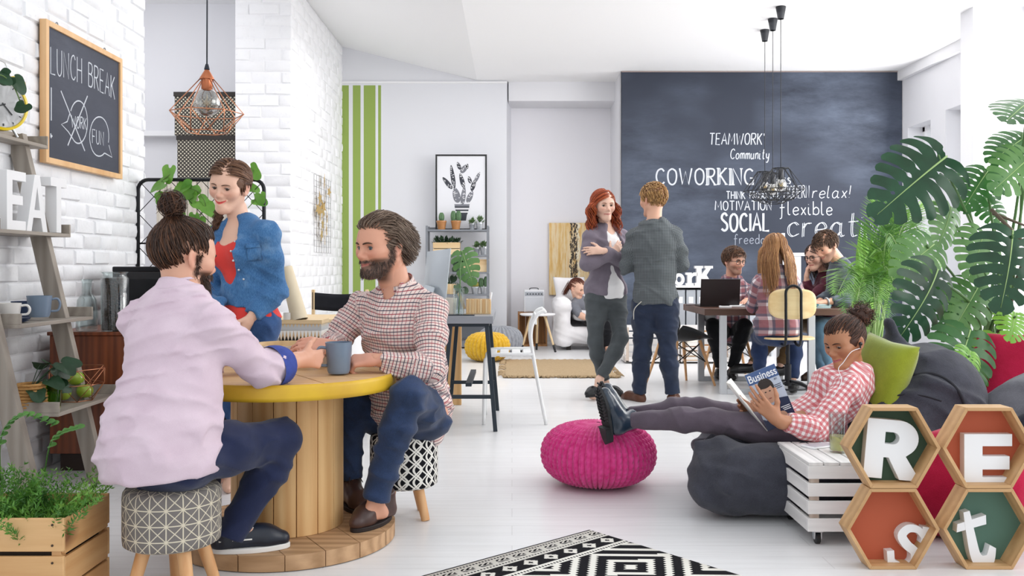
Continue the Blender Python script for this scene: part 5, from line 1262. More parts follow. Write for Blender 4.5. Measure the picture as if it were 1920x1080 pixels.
def vine(label, path, n, size, m, cat='vine', name='ivy_vine', seed=0, face=(0, -1, .3), parent=None, per=True):
    rg = random.Random(seed); pts = crom(path, 6); o = thing(name, label, cat, pts[0]); mb = MB(); mb.tube(pts, .003, 6); s_ = mb.build('stem', STEMG, o, 180); s_.location = -pts[0]
    for i in range(n):
        q = pts[int((i+.5)/n*(len(pts)-1))]; off = Vector((rg.uniform(-.05, .05), rg.uniform(-.03, .03), rg.uniform(-.04, .05))); c = q+off
        mb = MB(); mb.tube([q, q.lerp(c, .6)+Vector((0, 0, .01)), c], .0018, 5); ivy_shape(mb, c, (rg.uniform(-.8, .8), rg.uniform(-.3, .2), rg.uniform(-.9, .15)), Vector(face)+Vector((rg.uniform(-.5, .5), 0, rg.uniform(-.3, .6))), size*rg.uniform(.7, 1.15), seed=i)
        l_ = mb.build('leaf', m, o, 180); l_.location = -pts[0]
    return o
vine('dark green ivy sprig hanging over the yellow clock', [(-2.42, 4.20, 1.99), (-2.40, 4.26, 2.02), (-2.38, 4.33, 1.98), (-2.36, 4.36, 1.9)], 5, .085, DIVY, seed=3, face=(.8, -.6, .3))
# EAT letters facing the room
LET = mat('white_lacquer', '#e9e9ea', .45)
def letter(ch, label, loops, depth, M, m, group=None, bevel=.0015):
    o = MB().prism(loops, depth).build('letter', m, None, 30, bevel); o.matrix_world = M; return tag(o, label, 'letter', group)
def MF(o, r, u):     # letter plane: r right, u up, depth along r x u
    r, u = nv(r), nv(u); M = Matrix((r, u, r.cross(u))).transposed().to_4x4(); M.translation = o; return M
E_ = [[(0, 0), (.62, 0), (.62, .16), (.18, .16), (.18, .43), (.52, .43), (.52, .59), (.18, .59), (.18, .84), (.62, .84), (.62, 1), (0, 1)]]
A_ = [[(0, 0), (.17, 0), (.235, .24), (.505, .24), (.57, 0), (.74, 0), (.46, 1), (.28, 1)], [(.27, .38), (.37, .78), (.47, .38)]]
T_ = [[(.22, 0), (.40, 0), (.40, .84), (.62, .84), (.62, 1), (0, 1), (0, .84), (.22, .84)]]
sc_ = lambda L, s, w=1: [[(x*s*w, y*s) for x, y in lp] for lp in L]
for ch, lp, y, lab, xo in (('E', E_, 4.30, 'thick white letter E on the ladder shelf beside letter A', -2.50), ('A', A_, 4.475, 'white letter A between E and T on the ladder shelf', -2.455), ('T', T_, 4.66, 'white letter T at the far end of the ladder shelf', -2.43)):
    letter(ch, lab, sc_(lp, .285, .95), .06 if ch != 'E' else .105, MF((xo-.0, y, 1.297), (0, 1, 0), (0, 0, 1)), LET, 'EAT letters on the ladder shelf')
# third tray: mugs, saucers
mug('grey blue mug at the near corner of the ladder shelf', (-2.33, 4.47, .872), .058, .105, CER, math.radians(35))
PL = mat('navy_plate', '#33415e', .35)
for k in range(3):
    mb = MB(); mb.lathe([(0, 0), (.05, 0), (.075, .008), (.076, .010), (.05, .0045), (0, .004)], 32); o = mb.build('saucer', PL, None, 60); o.location = (-2.36, 4.27, .856+.0062*k); tag(o, 'dark blue saucer, %s of the stack under the printed mug' % ('bottom', 'middle', 'top')[k], 'saucer', 'saucers on the ladder shelf')
w_ = mug('white mug with dark lettering on the stacked saucers', (-2.365, 4.27, .8735), .05, .075, WCER, math.radians(20))
mug('dark blue cup at the back of the ladder shelf', (-2.46, 4.55, .857), .05, .09, PL, math.radians(100))
# lowest tray: plant basket, green tumbler, apples in a copper wire basket
WICK = mat('wicker', '#a9793f', .7, col2='#c99a5c', scale=40, stretch=(1, 1, 6), bump=.4, bscale=30)
t = thing('wicker_pot', 'round wicker basket holding a dark green plant on the low tray', 'basket', (-2.30, 4.33, .433)); mb = MB()
for k in range(9):
    z = .008+.0145*k; rr = .062+.006*math.sin(k*.5)
    mb.tube([Vector(((rr+.003*math.cos(16*a+k*PI))*math.cos(a), (rr+.003*math.cos(16*a+k*PI))*math.sin(a), z)) for a in np.linspace(0, 2*PI, 49)[:-1]], .0076, 6, True)
mb.lathe([(0, .004), (.06, .004), (.06, .12), (0, .115)], 20); mb.build('woven_wall', WICK, t, 180)
rg = random.Random(5)
for k in range(13):
    a = rg.uniform(-1.4, 1.9); c = Vector((math.cos(a)*rg.uniform(.03, .12)+.03, math.sin(a)*rg.uniform(.03, .12)+.05, .13+rg.uniform(-.06, .09))); mb = MB(); mb.tube(crom([(0, 0, .10), c*.6+Vector((0, 0, .06)), c], 4), .002, 5); ivy_shape(mb, c, (math.cos(a), math.sin(a)*.6-.2, rg.uniform(-.6, .3)), (.5, -.6, .8), .095, seed=k); mb.build('leaf', DIVY, t, 180)
GG = glass('green_glass', '#9bd030', .03)
t = thing('tumbler', 'green glass tumbler on the low tray before the apples', 'glass', (-2.225, 4.40, .433)); mb = MB(); NN = 48
prof = [(.030, 0), (.033, .01), (.041, .125), (.0385, .125), (.030, .012), (0, .012)]
def tf(i, j):
    k = min(int(j*(len(prof)-1)+1e-6), len(prof)-1); r, z = prof[k]; a = 2*PI*i; r2 = r*(1+.035*math.cos(8*a)*(k in (1, 2))+.0); return Vector((r2*math.cos(a), r2*math.sin(a), z))
mb.grid(tf, NN, 6, cu=True); mb.lathe([(0, 0), (.030, 0)], NN); mb.build('glass_wall', GG, t, 60)
COPPER = mat('copper_wire', '#c98a68', .28, .9)
APP = mat('green_apple', '#7da321', .3, col2='#9cb53c', scale=9, coat=.3); TWIG = mat('apple_stalk', '#4a3320', .8)
bc = Vector((-2.235, 4.66, .434))
apples = [((-.045, -.06, .042), 'green apple at the front of the copper wire basket'), ((.03, .02, .044), 'large green apple at the right of the copper basket'), ((-.02, .03, .108), 'green apple on top in the copper basket')]
for c, lab in apples:
    t = thing('apple', lab, 'apple', bc+Vector(c), 0, 'green apples in the copper basket'); mb = MB(); mb.grid(lambda i, j: (lambda a, b: Vector((.041*math.sin(b)*math.cos(a)*(1+.04*math.cos(b)), .041*math.sin(b)*math.sin(a)*(1+.04*math.cos(b)), .037*math.cos(b)-.010*math.exp(-(math.sin(b)/.28)**2)*(1 if math.cos(b) > 0 else -1))))(2*PI*i, PI*j), 28, 18, cu=True); mb.build('flesh', APP, t, 180)
    mb = MB(); mb.tube([(0, 0, .026), (.003, 0, .038), (.008, 0, .046)], .0016, 6); mb.build('stalk', TWIG, t, 180)
t = thing('wire_basket', 'geometric copper wire basket on the low tray', 'basket', bc); K = 6
ri = lambda r, z, o=0: [Vector((r*1.05*math.cos(2*PI*(k+o)/K), r*1.25*math.sin(2*PI*(k+o)/K), z)) for k in range(K)]
A, B, C_ = ri(.075, .002), ri(.118, .085, .5), ri(.135, .165)
for nm, segs in (('base_ring', [(A[k], A[(k+1) % K]) for k in range(K)]), ('middle_ring', [(B[k], B[(k+1) % K]) for k in range(K)]), ('top_ring', [(C_[k], C_[(k+1) % K]) for k in range(K)])):
    mb = MB(); mb.tube([s_[0] for s_ in segs], .0024, 6, True); mb.build(nm, COPPER, t, 180)
for k in range(K):
    mb = MB(); mb.tube([A[k], B[k], C_[k]], .0022, 6); mb.tube([A[(k+1) % K], B[k], C_[(k+1) % K]], .0022, 6); mb.build('strut', COPPER, t, 180)
# framed blackboard on the brick wall
FR = wood('oak_frame', '#d2a06c', '#e4bb8a', 'Z', 3, .5, .08)
def corner(px, py, X): s = (px-960)/X; return Vector((X, F/s, CH-(py-HY)/s))
XB = LW+.05
yA, yB, zA, zB = 4.95, 5.92, 1.69, 2.475
t = thing('blackboard', 'small oak framed blackboard with chalk lunch break drawing on brick wall', 'blackboard', (XB, (yA+yB)/2, zA))
tq = Vector(t.location)
def tq_(o): o.location = -tq; return o
tq_(MB().b2((XB-.02, yA+.02, zA+.02), (XB-.004, yB-.02, zB-.02)).build('board', chalk_mat('small_blackboard', '#3a3d49', '#7d8294', .35, 1.6), t, 0))
for lo, hi in (((XB-.03, yA, zA), (XB+.008, yA+.032, zB)), ((XB-.03, yB-.032, zA), (XB+.008, yB, zB)), ((XB-.03, yA+.032, zA), (XB+.008, yB-.032, zA+.032)), ((XB-.03, yA+.032, zB-.032), (XB+.008, yB-.032, zB))):
    tq_(MB().b2(lo, hi).build('frame_bar', FR, t, 40, .002))
for yy in (5.12, 5.72):
    mb = MB(); mb.tube([Vector((XB-.02, yy, zB))+Vector((0, .012*math.cos(a), .012+.012*math.sin(a))) for a in np.linspace(0, 2*PI, 13)[:-1]], .003, 6, True); tq_(mb.build('hook', mat('steel', '#8a8d92', .35, .9), t, 180))
# ================================================================== CHALK LETTERING (single strokes on a 0..1 cap height)
GL = {'A': '0,0 .3,1 .6,0;.12,.36 .48,.36', 'B': '0,0 0,1;0,1 ~.38,.98 .46,.76 .3,.55 0,.54;0,.54 ~.42,.5 .52,.26 .36,.02 0,0', 'C': '~.52,.82 .36,.98 .12,.86 .02,.5 .12,.14 .36,.02 .54,.16', 'D': '0,0 0,1;0,1 ~.34,.94 .54,.5 .34,.06 0,0',
 'E': '.45,1 0,1 0,0 .46,0;0,.52 .38,.52', 'F': '.45,1 0,1 0,0;0,.52 .36,.52', 'G': '~.54,.84 .36,.98 .12,.86 .02,.5 .12,.12 .36,.02 .54,.16;.36,.42 .56,.42 .56,.02', 'H': '0,0 0,1;.5,0 .5,1;0,.5 .5,.5', 'I': '.05,0 .05,1', 'K': '0,0 0,1;.48,1 0,.46;.14,.58 .52,0',
 'L': '0,1 0,0 .44,0', 'M': '0,0 .06,1 .36,.3 .66,1 .72,0', 'N': '0,0 0,1 .52,0 .52,1', 'O': '~.3,1 .08,.84 .02,.5 .1,.14 .3,0 .5,.14 .58,.5 .52,.84 .3,1', 'P': '0,0 0,1;0,1 ~.4,.98 .5,.74 .36,.5 0,.46', 'R': '0,0 0,1;0,1 ~.4,.98 .48,.76 .34,.53 0,.5;.2,.5 .52,0',
 'S': '~.46,.84 .3,.99 .1,.9 .06,.7 .24,.54 .44,.38 .46,.14 .26,.01 .04,.12', 'T': '0,1 .56,1;.28,1 .28,0', 'U': '~0,1 .0,.5 .04,.14 .24,0 .44,.14 .48,.5 .48,1', 'V': '0,1 .28,0 .56,1', 'W': '0,1 .18,0 .38,.8 .58,0 .78,1', 'X': '0,0 .5,1;0,1 .5,0', 'Y': '0,1 .26,.5 .52,1;.26,.5 .26,0',
 'a': '~.4,.5 .2,.58 .02,.36 .06,.08 .22,.0 .4,.2;~.41,.56 .4,.2 .46,.02 .54,.06', 'b': '0,1 0,0;~0,.36 .2,.56 .4,.4 .38,.1 .18,0 0,.1', 'c': '~.4,.46 .24,.56 .04,.42 .03,.14 .2,.0 .42,.1', 'd': '~.4,.4 .24,.56 .03,.4 .05,.1 .2,.0 .4,.16;.42,1 .42,.0', 'e': '~.04,.28 .4,.34 .36,.52 .2,.57 .04,.4 .04,.14 .2,.0 .42,.1', 'f': '~.42,.9 .3,1 .18,.86 .16,.5 .14,-.2 .0,-.3;.0,.52 .36,.55',
 'i': '~0,.56 .0,.14 .08,.0 .16,.04;.0,.76 .01,.78', 'l': '~0,1 .0,.2 .06,.02 .16,.04', 'm': '0,0 0,.56;~0,.36 .14,.56 .24,.46 .25,0;~.25,.36 .4,.56 .5,.46 .52,.0', 'n': '0,0 0,.56;~0,.36 .18,.57 .32,.46 .34,0', 'o': '~.22,.57 .05,.44 .03,.16 .2,.0 .38,.14 .4,.42 .22,.57', 'r': '0,0 0,.56;~0,.34 .12,.53 .3,.54', 's': '~.32,.48 .18,.57 .05,.46 .16,.32 .32,.2 .28,.04 .12,.0 .0,.08',
 't': '~.14,.95 .12,.3 .18,.02 .34,.06;0,.6 .34,.62', 'u': '~0,.56 .0,.16 .12,.0 .3,.14;~.33,.56 .33,.1 .4,.0', 'v': '0,.56 .18,0 .38,.56', 'x': '0,.56 .34,0;.34,.56 0,0', 'y': '~0,.56 .04,.2 .2,.1 .34,.24;~.36,.56 .34,.0 .24,-.3 .04,-.28', '!': '.03,1 .03,.28;.03,.04 .035,.02', "'": '0,1 .04,.8'}
CHALK = mat('chalk', '#c6cad1', .95); CHALK2 = mat('chalk_soft', '#9aa0ac', .95)
def glyph(ch):
    out = []
    for st in GL[ch].split(';'):
        sm = '~' in st; pts = [tuple(map(float, q.split(','))) for q in st.replace('~', '').split()]
        out.append([tuple(v)[:2] for v in crom([(x, y, 0) for x, y in pts], 5)] if sm else pts)
    return out
def ribbon(mb, pts, w, Mx, lift=.0012):
    """flat chalk stroke with a little thickness"""
    pts = [Vector((p[0], p[1])) for p in pts]; n = len(pts)
    if n < 2: return
    vs = []
    for i, p in enumerate(pts):
        t = pts[min(i+1, n-1)]-pts[max(i-1, 0)]; t = t.normalized() if t.length > 1e-9 else Vector((1, 0)); q = Vector((-t.y, t.x))*w/2
        vs += [Vector((p.x+q.x, p.y+q.y, .0003)), Vector((p.x, p.y, lift)), Vector((p.x-q.x, p.y-q.y, .0003))]
    fs = []
    for i in range(n-1):
        a = 3*i; fs += [(a, a+1, a+4, a+3), (a+1, a+2, a+5, a+4)]
    mb.add(vs, fs, 0, Mx)
def chalk_word(text, o, r, u, h, width, w, parent, off, m=CHALK, style=None, slant=0., name='chalk_word', serif=False, jit=.02, seed=0):
    """one word; o = lower left corner in the world, h = cap height, width = full width"""
    Mx = MF(o, r, u); Mx.translation -= Vector(off); rg = random.Random(seed or hash(text) % 999 if False else len(text)*7+seed); adv = 0; gl = []
    for ch in text:
        if ch == ' ': adv += .4; continue
        g = glyph(ch); mx = max(p[0] for s in g for p in s); gl.append((adv, g, rg.uniform(-jit, jit))); adv += mx+.2
    k = width/(adv-.2); mb = MB()
    for x0, g, dy in gl:
        for st in g:
            pts = [((x0+x)*k+slant*y*h, (y+dy)*h) for x, y in st]
            if style == 'double':
                for dx in (-w*.9, w*.9): ribbon(mb, [(x+dx, y+dx*.3) for x, y in pts], w*.8, Mx)
            else: ribbon(mb, pts, w, Mx)
            if serif and len(st) < 5:
                for e in (pts[0], pts[-1]):
                    if abs(e[1]-h*.5) > h*.3: ribbon(mb, [(e[0]-.09*h, e[1]), (e[0]+.09*h, e[1])], w*.7, Mx)
                if len(pts) == 2 and abs(pts[0][0]-pts[1][0]) < .05*h: ribbon(mb, [(x+w*1.1, y) for x, y in pts], w*.6, Mx)
    return mb.build(name, m, parent, 0)
# the big blackboard: word boxes measured in the photograph (left, right, baseline, cap line)
YB = CY-.0205
def bigword(text, x0, x1, yb, yt, w=.018, **kw):
    o = P(x0, yb, YB); chalk_word(text, o, (1, 0, 0), (0, 0, 1), (yb-yt)*YB/F, (x1-x0)*YB/F, w, bb, (0, 0, 0), **kw)
bigword("TEAMWORK'", 1330, 1432, 271, 250, .014, slant=.06); bigword('Community', 1369, 1441, 298, 279, .012, slant=.1)
bigword('COWORKING', 1230, 1412, 346, 316, .022, serif=True); bigword('Focus', 1434, 1482, 344, 325, .014)
bigword('THINK', 1362, 1397, 373, 359, .013); bigword('PRODUCTIVE', 1406, 1462, 372, 360, .011); bigword('MODERN', 1470, 1517, 371, 348, .010); bigword('relax!', 1523, 1592, 371, 348, .011, slant=.15)
bigword('MOTIVATION', 1341, 1446, 394, 377, .014); bigword('flexible', 1462, 1560, 403, 378, .013); bigword('SOCIAL', 1352, 1442, 433, 400, .030); bigword('freedom', 1376, 1446, 457, 439, .010, m=CHALK2)
bigword('creative', 1477, 1678, 444, 398, .012, style='double', slant=.05)
# the small framed board
def px_on(px, py, X=XB-.0035):     # point of the board plane x = X seen at this pixel
    s = (px-960)/X; return Vector((X, F/s, CH-(py-HY)/s))
def smallstrokes(name, strokes, w):
    mb = MB(); o = Vector((XB-.0035, 0, 0)); Mx = MF(o, (0, 1, 0), (0, 0, 1)); Mx.translation -= tq
    for st in strokes:
        pts = [px_on(*q) for q in st]; ribbon(mb, [(q.y, q.z) for q in pts], w, Mx)
    return mb.build(name, CHALK, t_small, 0)
t_small = [o for o in bpy.data.objects if o.name == 'blackboard'][0]
def px_word(text, pl, pr, h0, h1, w):
    """word whose baseline runs from pixel pl to pixel pr; h0/h1 letter heights in pixels there"""
    a, b = px_on(*pl), px_on(*pr); a2 = px_on(pl[0], pl[1]-h0); hh = a2.z-a.z; u = Vector((0, 0, 1)); r = (b-a)
    chalk_word(text, a, r, u, hh, r.length, w, t_small, tq)
px_word('LUNCH', (95, 138), (153, 156), 50, 44, .008); px_word('BREAK', (166, 161), (215, 186), 44, 40, .009)
px_word('WORK', (134, 238), (162, 243), 22, 22, .007); px_word('FUN', (173, 268), (194, 273), 26, 24, .007)
smallstrokes('chalk_exclamation', [[(96, 164), (96, 226)], [(95, 250), (96, 259)], [(94, 255), (98, 255)]], .011)
ci = lambda cx, cy, rx, ry, a0, a1, n=26: [(cx+rx*math.cos(a), cy+ry*math.sin(a)) for a in np.linspace(a0, a1, n)]
smallstrokes('chalk_bubble', [ci(147, 229, 17, 40, -2.6, 2.2), [(137, 261), (128, 247), (115, 233), (126, 228), (131, 212)]], .008)
smallstrokes('chalk_bubble', [ci(186, 256, 18, 37, 1.0, 6.6), [(196, 287), (210, 295), (204, 272)]], .008)
smallstrokes('chalk_cross', [[(114, 170), (159, 283)], [(164, 180), (127, 273)]], .010)
# ================================================================== LEFT BACKGROUND: SIDEBOARD, COFFEE CORNER, TRELLIS, BOXES, COPPER LAMP, HERB CRATE
TEAK = wood('teak', '#5f2f1c', '#8a4a2a', 'Z', 4, .4, .1)
t = thing('sideboard', 'reddish brown wooden sideboard by the brick wall behind the ladder shelf', 'sideboard', (-2.12, 5.6, 0))
MB().b2((-.40, -.66, .10), (.42, .56, .745)).build('body', TEAK, t, 30, .004)
MB().b2((-.41, -.67, .745), (.43, .57, .765)).build('top_board', TEAK, t, 30, .003)
MB().b2((-.36, -.62, 0), (.38, .58, .10)).build('plinth', mat('plinth_dark', '#2c1a12', .6), t, 30)
for k in range(2):
    d = MB().b2((.42, -.63+.62*k, .13), (.436, -.03+.62*k, .72)).build('door', TEAK, t, 30, .003); MB().cyl((.436, -.08+.12*k, .5), (.45, -.08+.12*k, .5), .012, .014, 14).build('knob', mat('brass', '#b08a4a', .3, .9), d, 60)
ZS = .766
BM = mat('coffee_machine_black', '#17171a', .32, col2='#1e1e22', scale=30); BM2 = mat('black_steel', '#222326', .25, .6)
t = thing('coffee_machine', 'black coffee machine on the sideboard against the brick wall', 'coffee machine', (-2.17, 5.62, ZS))
MB().b2((-.24, -.16, 0), (.28, .22, .33)).build('housing', BM, t, 30, .012)
MB().b2((-.24, -.16, .32), (.28, .22, .355)).build('lid', BM2, t, 30, .008)
mb = MB(); mb.b2((-.16, -.165, .05), (.1, -.155, .28)); mb.build('side_panel', BM2, t, 30, .004)
MB().b2((.28, -.1, .0), (.36, .16, .03)).build('drip_tray', BM2, t, 30, .004); mb = MB(); mb.cyl((.32, .03, .2), (.32, .03, .16), .02, .014, 16); mb.b2((.28, .0, .19), (.34, .06, .22)); mb.build('spout', BM2, t, 40)
GLS = thin_glass('clear_glass', '#f4f8f8', 1.0)
def vessel(name, label, cat, c, prof, th=.004, m=GLS):
    t = thing(name, label, cat, c); inn = [(max(r-th, 0.0), z) for r, z in reversed(prof)]; inn[-1] = (0, prof[0][1]+th); 
    if inn[-2][0] > 0: inn[-2] = (inn[-2][0], prof[1][1]+th) if len(prof) > 2 and prof[1][1] < .01 else inn[-2]
    mb = MB(); mb.lathe([(0, 0)]+prof+inn, 36); mb.build('glass_wall', m, t, 50); return t
c = Vector((-2.345, 5.0, ZS)); vessel('carafe', 'clear glass carafe on the sideboard beside the coffee bean jar', 'carafe', c, [(.05, 0), (.056, .006), (.056, .10), (.05, .17), (.026, .21), (.026, .265), (.034, .285)])
c = Vector((-2.19, 5.0, ZS)); t = vessel('jar', 'tall glass jar full of dark coffee beans on the sideboard', 'jar', c, [(.07, 0), (.072, .006), (.072, .29), (.062, .30), (.062, .315), (.072, .325)])
N = NT('coffee_beans'); vo = N.n('TexVoronoi'); vo.inputs['Scale'].default_value = 110; N.l(N.coord(), vo.inputs['Vector']); N.set(col=N.ramp(vo.outputs['Distance'], [(.15, '#4a2c22'), (.6, '#150b09')]), rough=.35); N.bump(vo.outputs['Distance'], 1.0, .006)
tag(MB().lathe([(0, .0), (.066, .0), (.066, .285), (.04, .288), (0, .287)], 32).build('coffee_beans', N.m, None, 60, loc=tuple(c+Vector((0, 0, .006)))), 'dark roasted coffee beans filling the tall jar', 'coffee beans', kind='stuff')
# trellis with ivy
BLKM = mat('black_metal', '#16181d', .4, .4)
YT = 6.27
t = thing('trellis', 'black metal trellis divider with diamond mesh behind the denim woman', 'trellis', P(376, 0, YT)*1); t.location.z = 0; tx = t.location.x
l_, r_ = (259-960)*YT/F-tx, (495-960)*YT/F-tx; zt_ = CH+(HY-337)*YT/F; zb = .05; rr = .07
pts = [(l_, 0, 0), (l_, 0, zt_-rr)]+[(l_+rr-rr*math.cos(a), 0, zt_-rr+rr*math.sin(a)) for a in np.linspace(.2, PI/2, 6)]+[(r_-rr+rr*math.sin(a), 0, zt_-rr+rr*math.cos(a)) for a in np.linspace(0, PI/2-.2, 6)]+[(r_, 0, zt_-rr), (r_, 0, 0)]
mb = MB(); mb.tube(pts, .013, 10); mb.build('tube_frame', BLKM, t, 180)
for z in (zt_-.44, .55, .12):
    mb = MB(); mb.tube([(l_, 0, z), (r_, 0, z)], .006, 8); mb.build('crossbar', BLKM, t, 180)
wd = r_-l_; n = 4; dw = wd/n; dh = dw*1.05
def clipz(a, b, z0, z1): return a, b
for sgn in (1, -1):
    for k in range(-14, n+1):
        x0 = l_+k*dw; z0 = .12; a = (x0, z0) ; L = zt_-.012-z0
        xs = x0; xe = x0+L*dw/dh; lo, hi = max(l_, xs), min(r_, xe)
        if hi-lo < .02: continue
        za, zb_ = z0+(lo-xs)*dh/dw, z0+(hi-xs)*dh/dw
        if sgn < 0: lo, hi = l_+r_-lo, l_+r_-hi
        mb = MB(); mb.tube([(lo, .004*sgn, za), (hi, .004*sgn, zb_)], .0028, 6); mb.build('mesh_wire', BLKM, t, 180)
for q in (l_, r_): MB().b2((q-.02, -.16, 0), (q+.02, .16, .015)).build('foot', BLKM, t, 30, .003)
vp = lambda px, py: P(px, py, YT-.03)
vine('green ivy trailing along the left of the black trellis', [vp(322, 325), vp(300, 345), vp(305, 375), vp(315, 400)], 5, 0.13, IVY, seed=11)
vine('green ivy climbing the middle of the black trellis', [vp(345, 350), vp(372, 360), vp(385, 385), vp(372, 410), vp(360, 430), vp(395, 425)], 12, .13, IVY, seed=12)
vine('green ivy at the right top corner of the black trellis', [vp(476, 318), vp(470, 345), vp(478, 372), vp(465, 390)], 5, .115, IVY, seed=13)
vine('green ivy lower on the trellis between the man and woman', [vp(392, 560), vp(402, 600), vp(396, 650)], 6, .11, IVY, seed=14)
# cupboard with dotted boxes behind the trellis
YC = 10.05; xa, xb = (292-960)*YC/F, (446-960)*YC/F; zc = CH+(HY-334)*YC/F
t = thing('wardrobe', 'beige cupboard with plank doors behind the trellis', 'wardrobe', ((xa+xb)/2, YC+.28, 0)); hw = (xb-xa)/2
BEI = wood('beige_planks', '#b9b0a2', '#cfc7ba', 'Z', 3, .6, .1)
MB().b2((-hw, -.26, .04), (hw, .28, zc)).build('carcass', BEI, t, 30, .004)
for k in range(2):
    d = MB().b2((-hw+.01+k*hw, -.28, .06), (k*hw-.005, -.26, zc-.02)).build('door', BEI, t, 30, .003)
    for j in range(3): MB().b2((-hw+.01+k*hw+hw*(j+1)/4-.003, -.2815, .06), (-hw+.01+k*hw+hw*(j+1)/4+.003, -.28, zc-.02)).build('groove', mat('groove_dark', '#5e574d', .8), d, 0)
    MB().cyl(((k*2-1)*-.03, -.28, 1.0), ((k*2-1)*-.03, -.30, 1.0), .012, .014, 12).build('knob', BLKM, d, 60)
for k in range(4): MB().b2(((-hw+.02 if k % 2 else hw-.06), (-.24 if k < 2 else .2), 0), ((-hw+.06 if k % 2 else hw-.02), (-.2 if k < 2 else .24), .04)).build('leg', BEI, t, 30)
def dots_mat():
    N = NT('polka_dots'); sp = N.n('SeparateXYZ'); N.l(N.coord(), sp.inputs[0]); P_ = .042
    h = N.math('MAXIMUM', sp.outputs[0], -99); x = N.math('DIVIDE', N.math('ADD', sp.outputs[0], sp.outputs[1]), P_); z = N.math('DIVIDE', sp.outputs[2], P_)
    def d(o): 
        a = N.math('SUBTRACT', N.math('FRACT', N.math('ADD', x, 100+o)), .5); b = N.math('SUBTRACT', N.math('FRACT', N.math('ADD', z, 100+o)), .5)
        return N.math('LESS_THAN', N.math('ADD', N.math('MULTIPLY', a, a), N.math('MULTIPLY', b, b)), .042)
    N.set(col=N.mix(N.math('MAXIMUM', d(0), d(.5)), '#38332f', '#cfc8b4'), rough=.8); return N.m
DOT = dots_mat(); LID = mat('box_lid', '#2c2724', .75)
for lab, y0, y1, x0, x1 in (('lower dark brown storage box with cream polka dots on the cupboard', 254, 334, 330, 446), ('upper dark brown storage box with cream polka dots on top of the other', 172, 253.5, 325, 446.5)):
    X0, X1 = (x0-960)*YC/F, (x1-960)*YC/F; Z0, Z1 = CH+(HY-y1)*YC/F, CH+(HY-y0)*YC/F
    t = thing('storage_box', lab, 'box', ((X0+X1)/2, YC+.2, Z0), 0, 'dotted storage boxes'); w = (X1-X0)/2; h = Z1-Z0
    MB().b2((-w+.01, -.19, .001), (w-.01, .19, h-.01)).build('body', DOT, t, 30, .003); MB().b2((-w, -.2, h-.05), (w, .2, h)).build('lid', LID, t, 30, .003)
# copper pendant
YL_ = 4.35; cx = (388-960)*YL_/F; lz = lambda py: CH+(HY-py)*YL_/F
CB = mat('copper_satin', '#b9714f', .32, .85)
t = thing('pendant_lamp', 'copper wire cage pendant lamp with a clear globe bulb', 'lamp', (cx, YL_, lz(186)))
o0 = lz(186); L = lambda py: lz(py)-o0
mb = MB(); mb.tube([(0, 0, L(122)), (.001, 0, L(0)), (0, 0, 4.25-o0)], .0035, 8); mb.build('cord', mat('dark_cord', '#20242e', .7), t, 180)
mb = MB(); mb.lathe([(.008, L(122)), (.013, L(130)), (.006, L(122))], 16); mb.lathe([(.006, L(120)), (.012, L(131))], 16); mb.build('cord_grip', mat('dark_cord', '#20242e', .7), t, 60)
mb = MB(); mb.lathe([(.010, L(131)), (.034, L(147)), (.034, L(149)), (.026, L(149)), (.026, L(167)), (.02, L(169)), (0, L(169))], 28); mb.build('socket', CB, t, 50)
mb = MB(); R = .067; mb.sphere((0, 0, L(192)), R, 32, 20); mb.sphere((0, 0, L(192)), R-.0015, 32, 20); mb.lathe([(.018, L(169)), (.02, L(176))], 20); mb.build('bulb', thin_glass('bulb_glass', '#ececea', 2.2), t, 180)
mb = MB(); mb.tube([Vector((.018*math.cos(a*3)*(.6+.4*math.sin(a)), .018*math.sin(a*3), L(193)+.012*math.sin(a*7))) for a in np.linspace(0, 2*PI, 60)], .0012, 5); mb.tube([(0, 0, L(170)), (0, 0, L(190))], .003, 6); mb.build('filament', mat('filament', '#c9b48a', .4, .5), t, 180)
K = 7; tp = [Vector((.030*math.cos(2*PI*k/K), .030*math.sin(2*PI*k/K), L(148))) for k in range(K)]; md = [Vector((.172*math.cos(2*PI*k/K+.12), .172*math.sin(2*PI*k/K+.12), L(213))) for k in range(K)]; bt = [Vector((.095*math.cos(2*PI*(k+.5)/K+.12), .095*math.sin(2*PI*(k+.5)/K+.12), L(248))) for k in range(K)]
for nm, ring in (('upper_ring', tp), ('wide_ring', md), ('lower_ring', bt)):
    mb = MB(); mb.tube(ring, .0026, 6, True); mb.build(nm, COPPER, t, 180)
for k in range(K):
    mb = MB(); mb.tube([tp[k], md[k], bt[k]], .0026, 6); mb.tube([md[(k+1) % K], bt[k]], .0026, 6); mb.build('cage_wire', COPPER, t, 180)
MB().lathe([(.05, 0), (.05, .03), (.02, .04), (0, .04)], 24, c=(0, 0, 4.21-o0)).build('canopy', CB, t, 50)
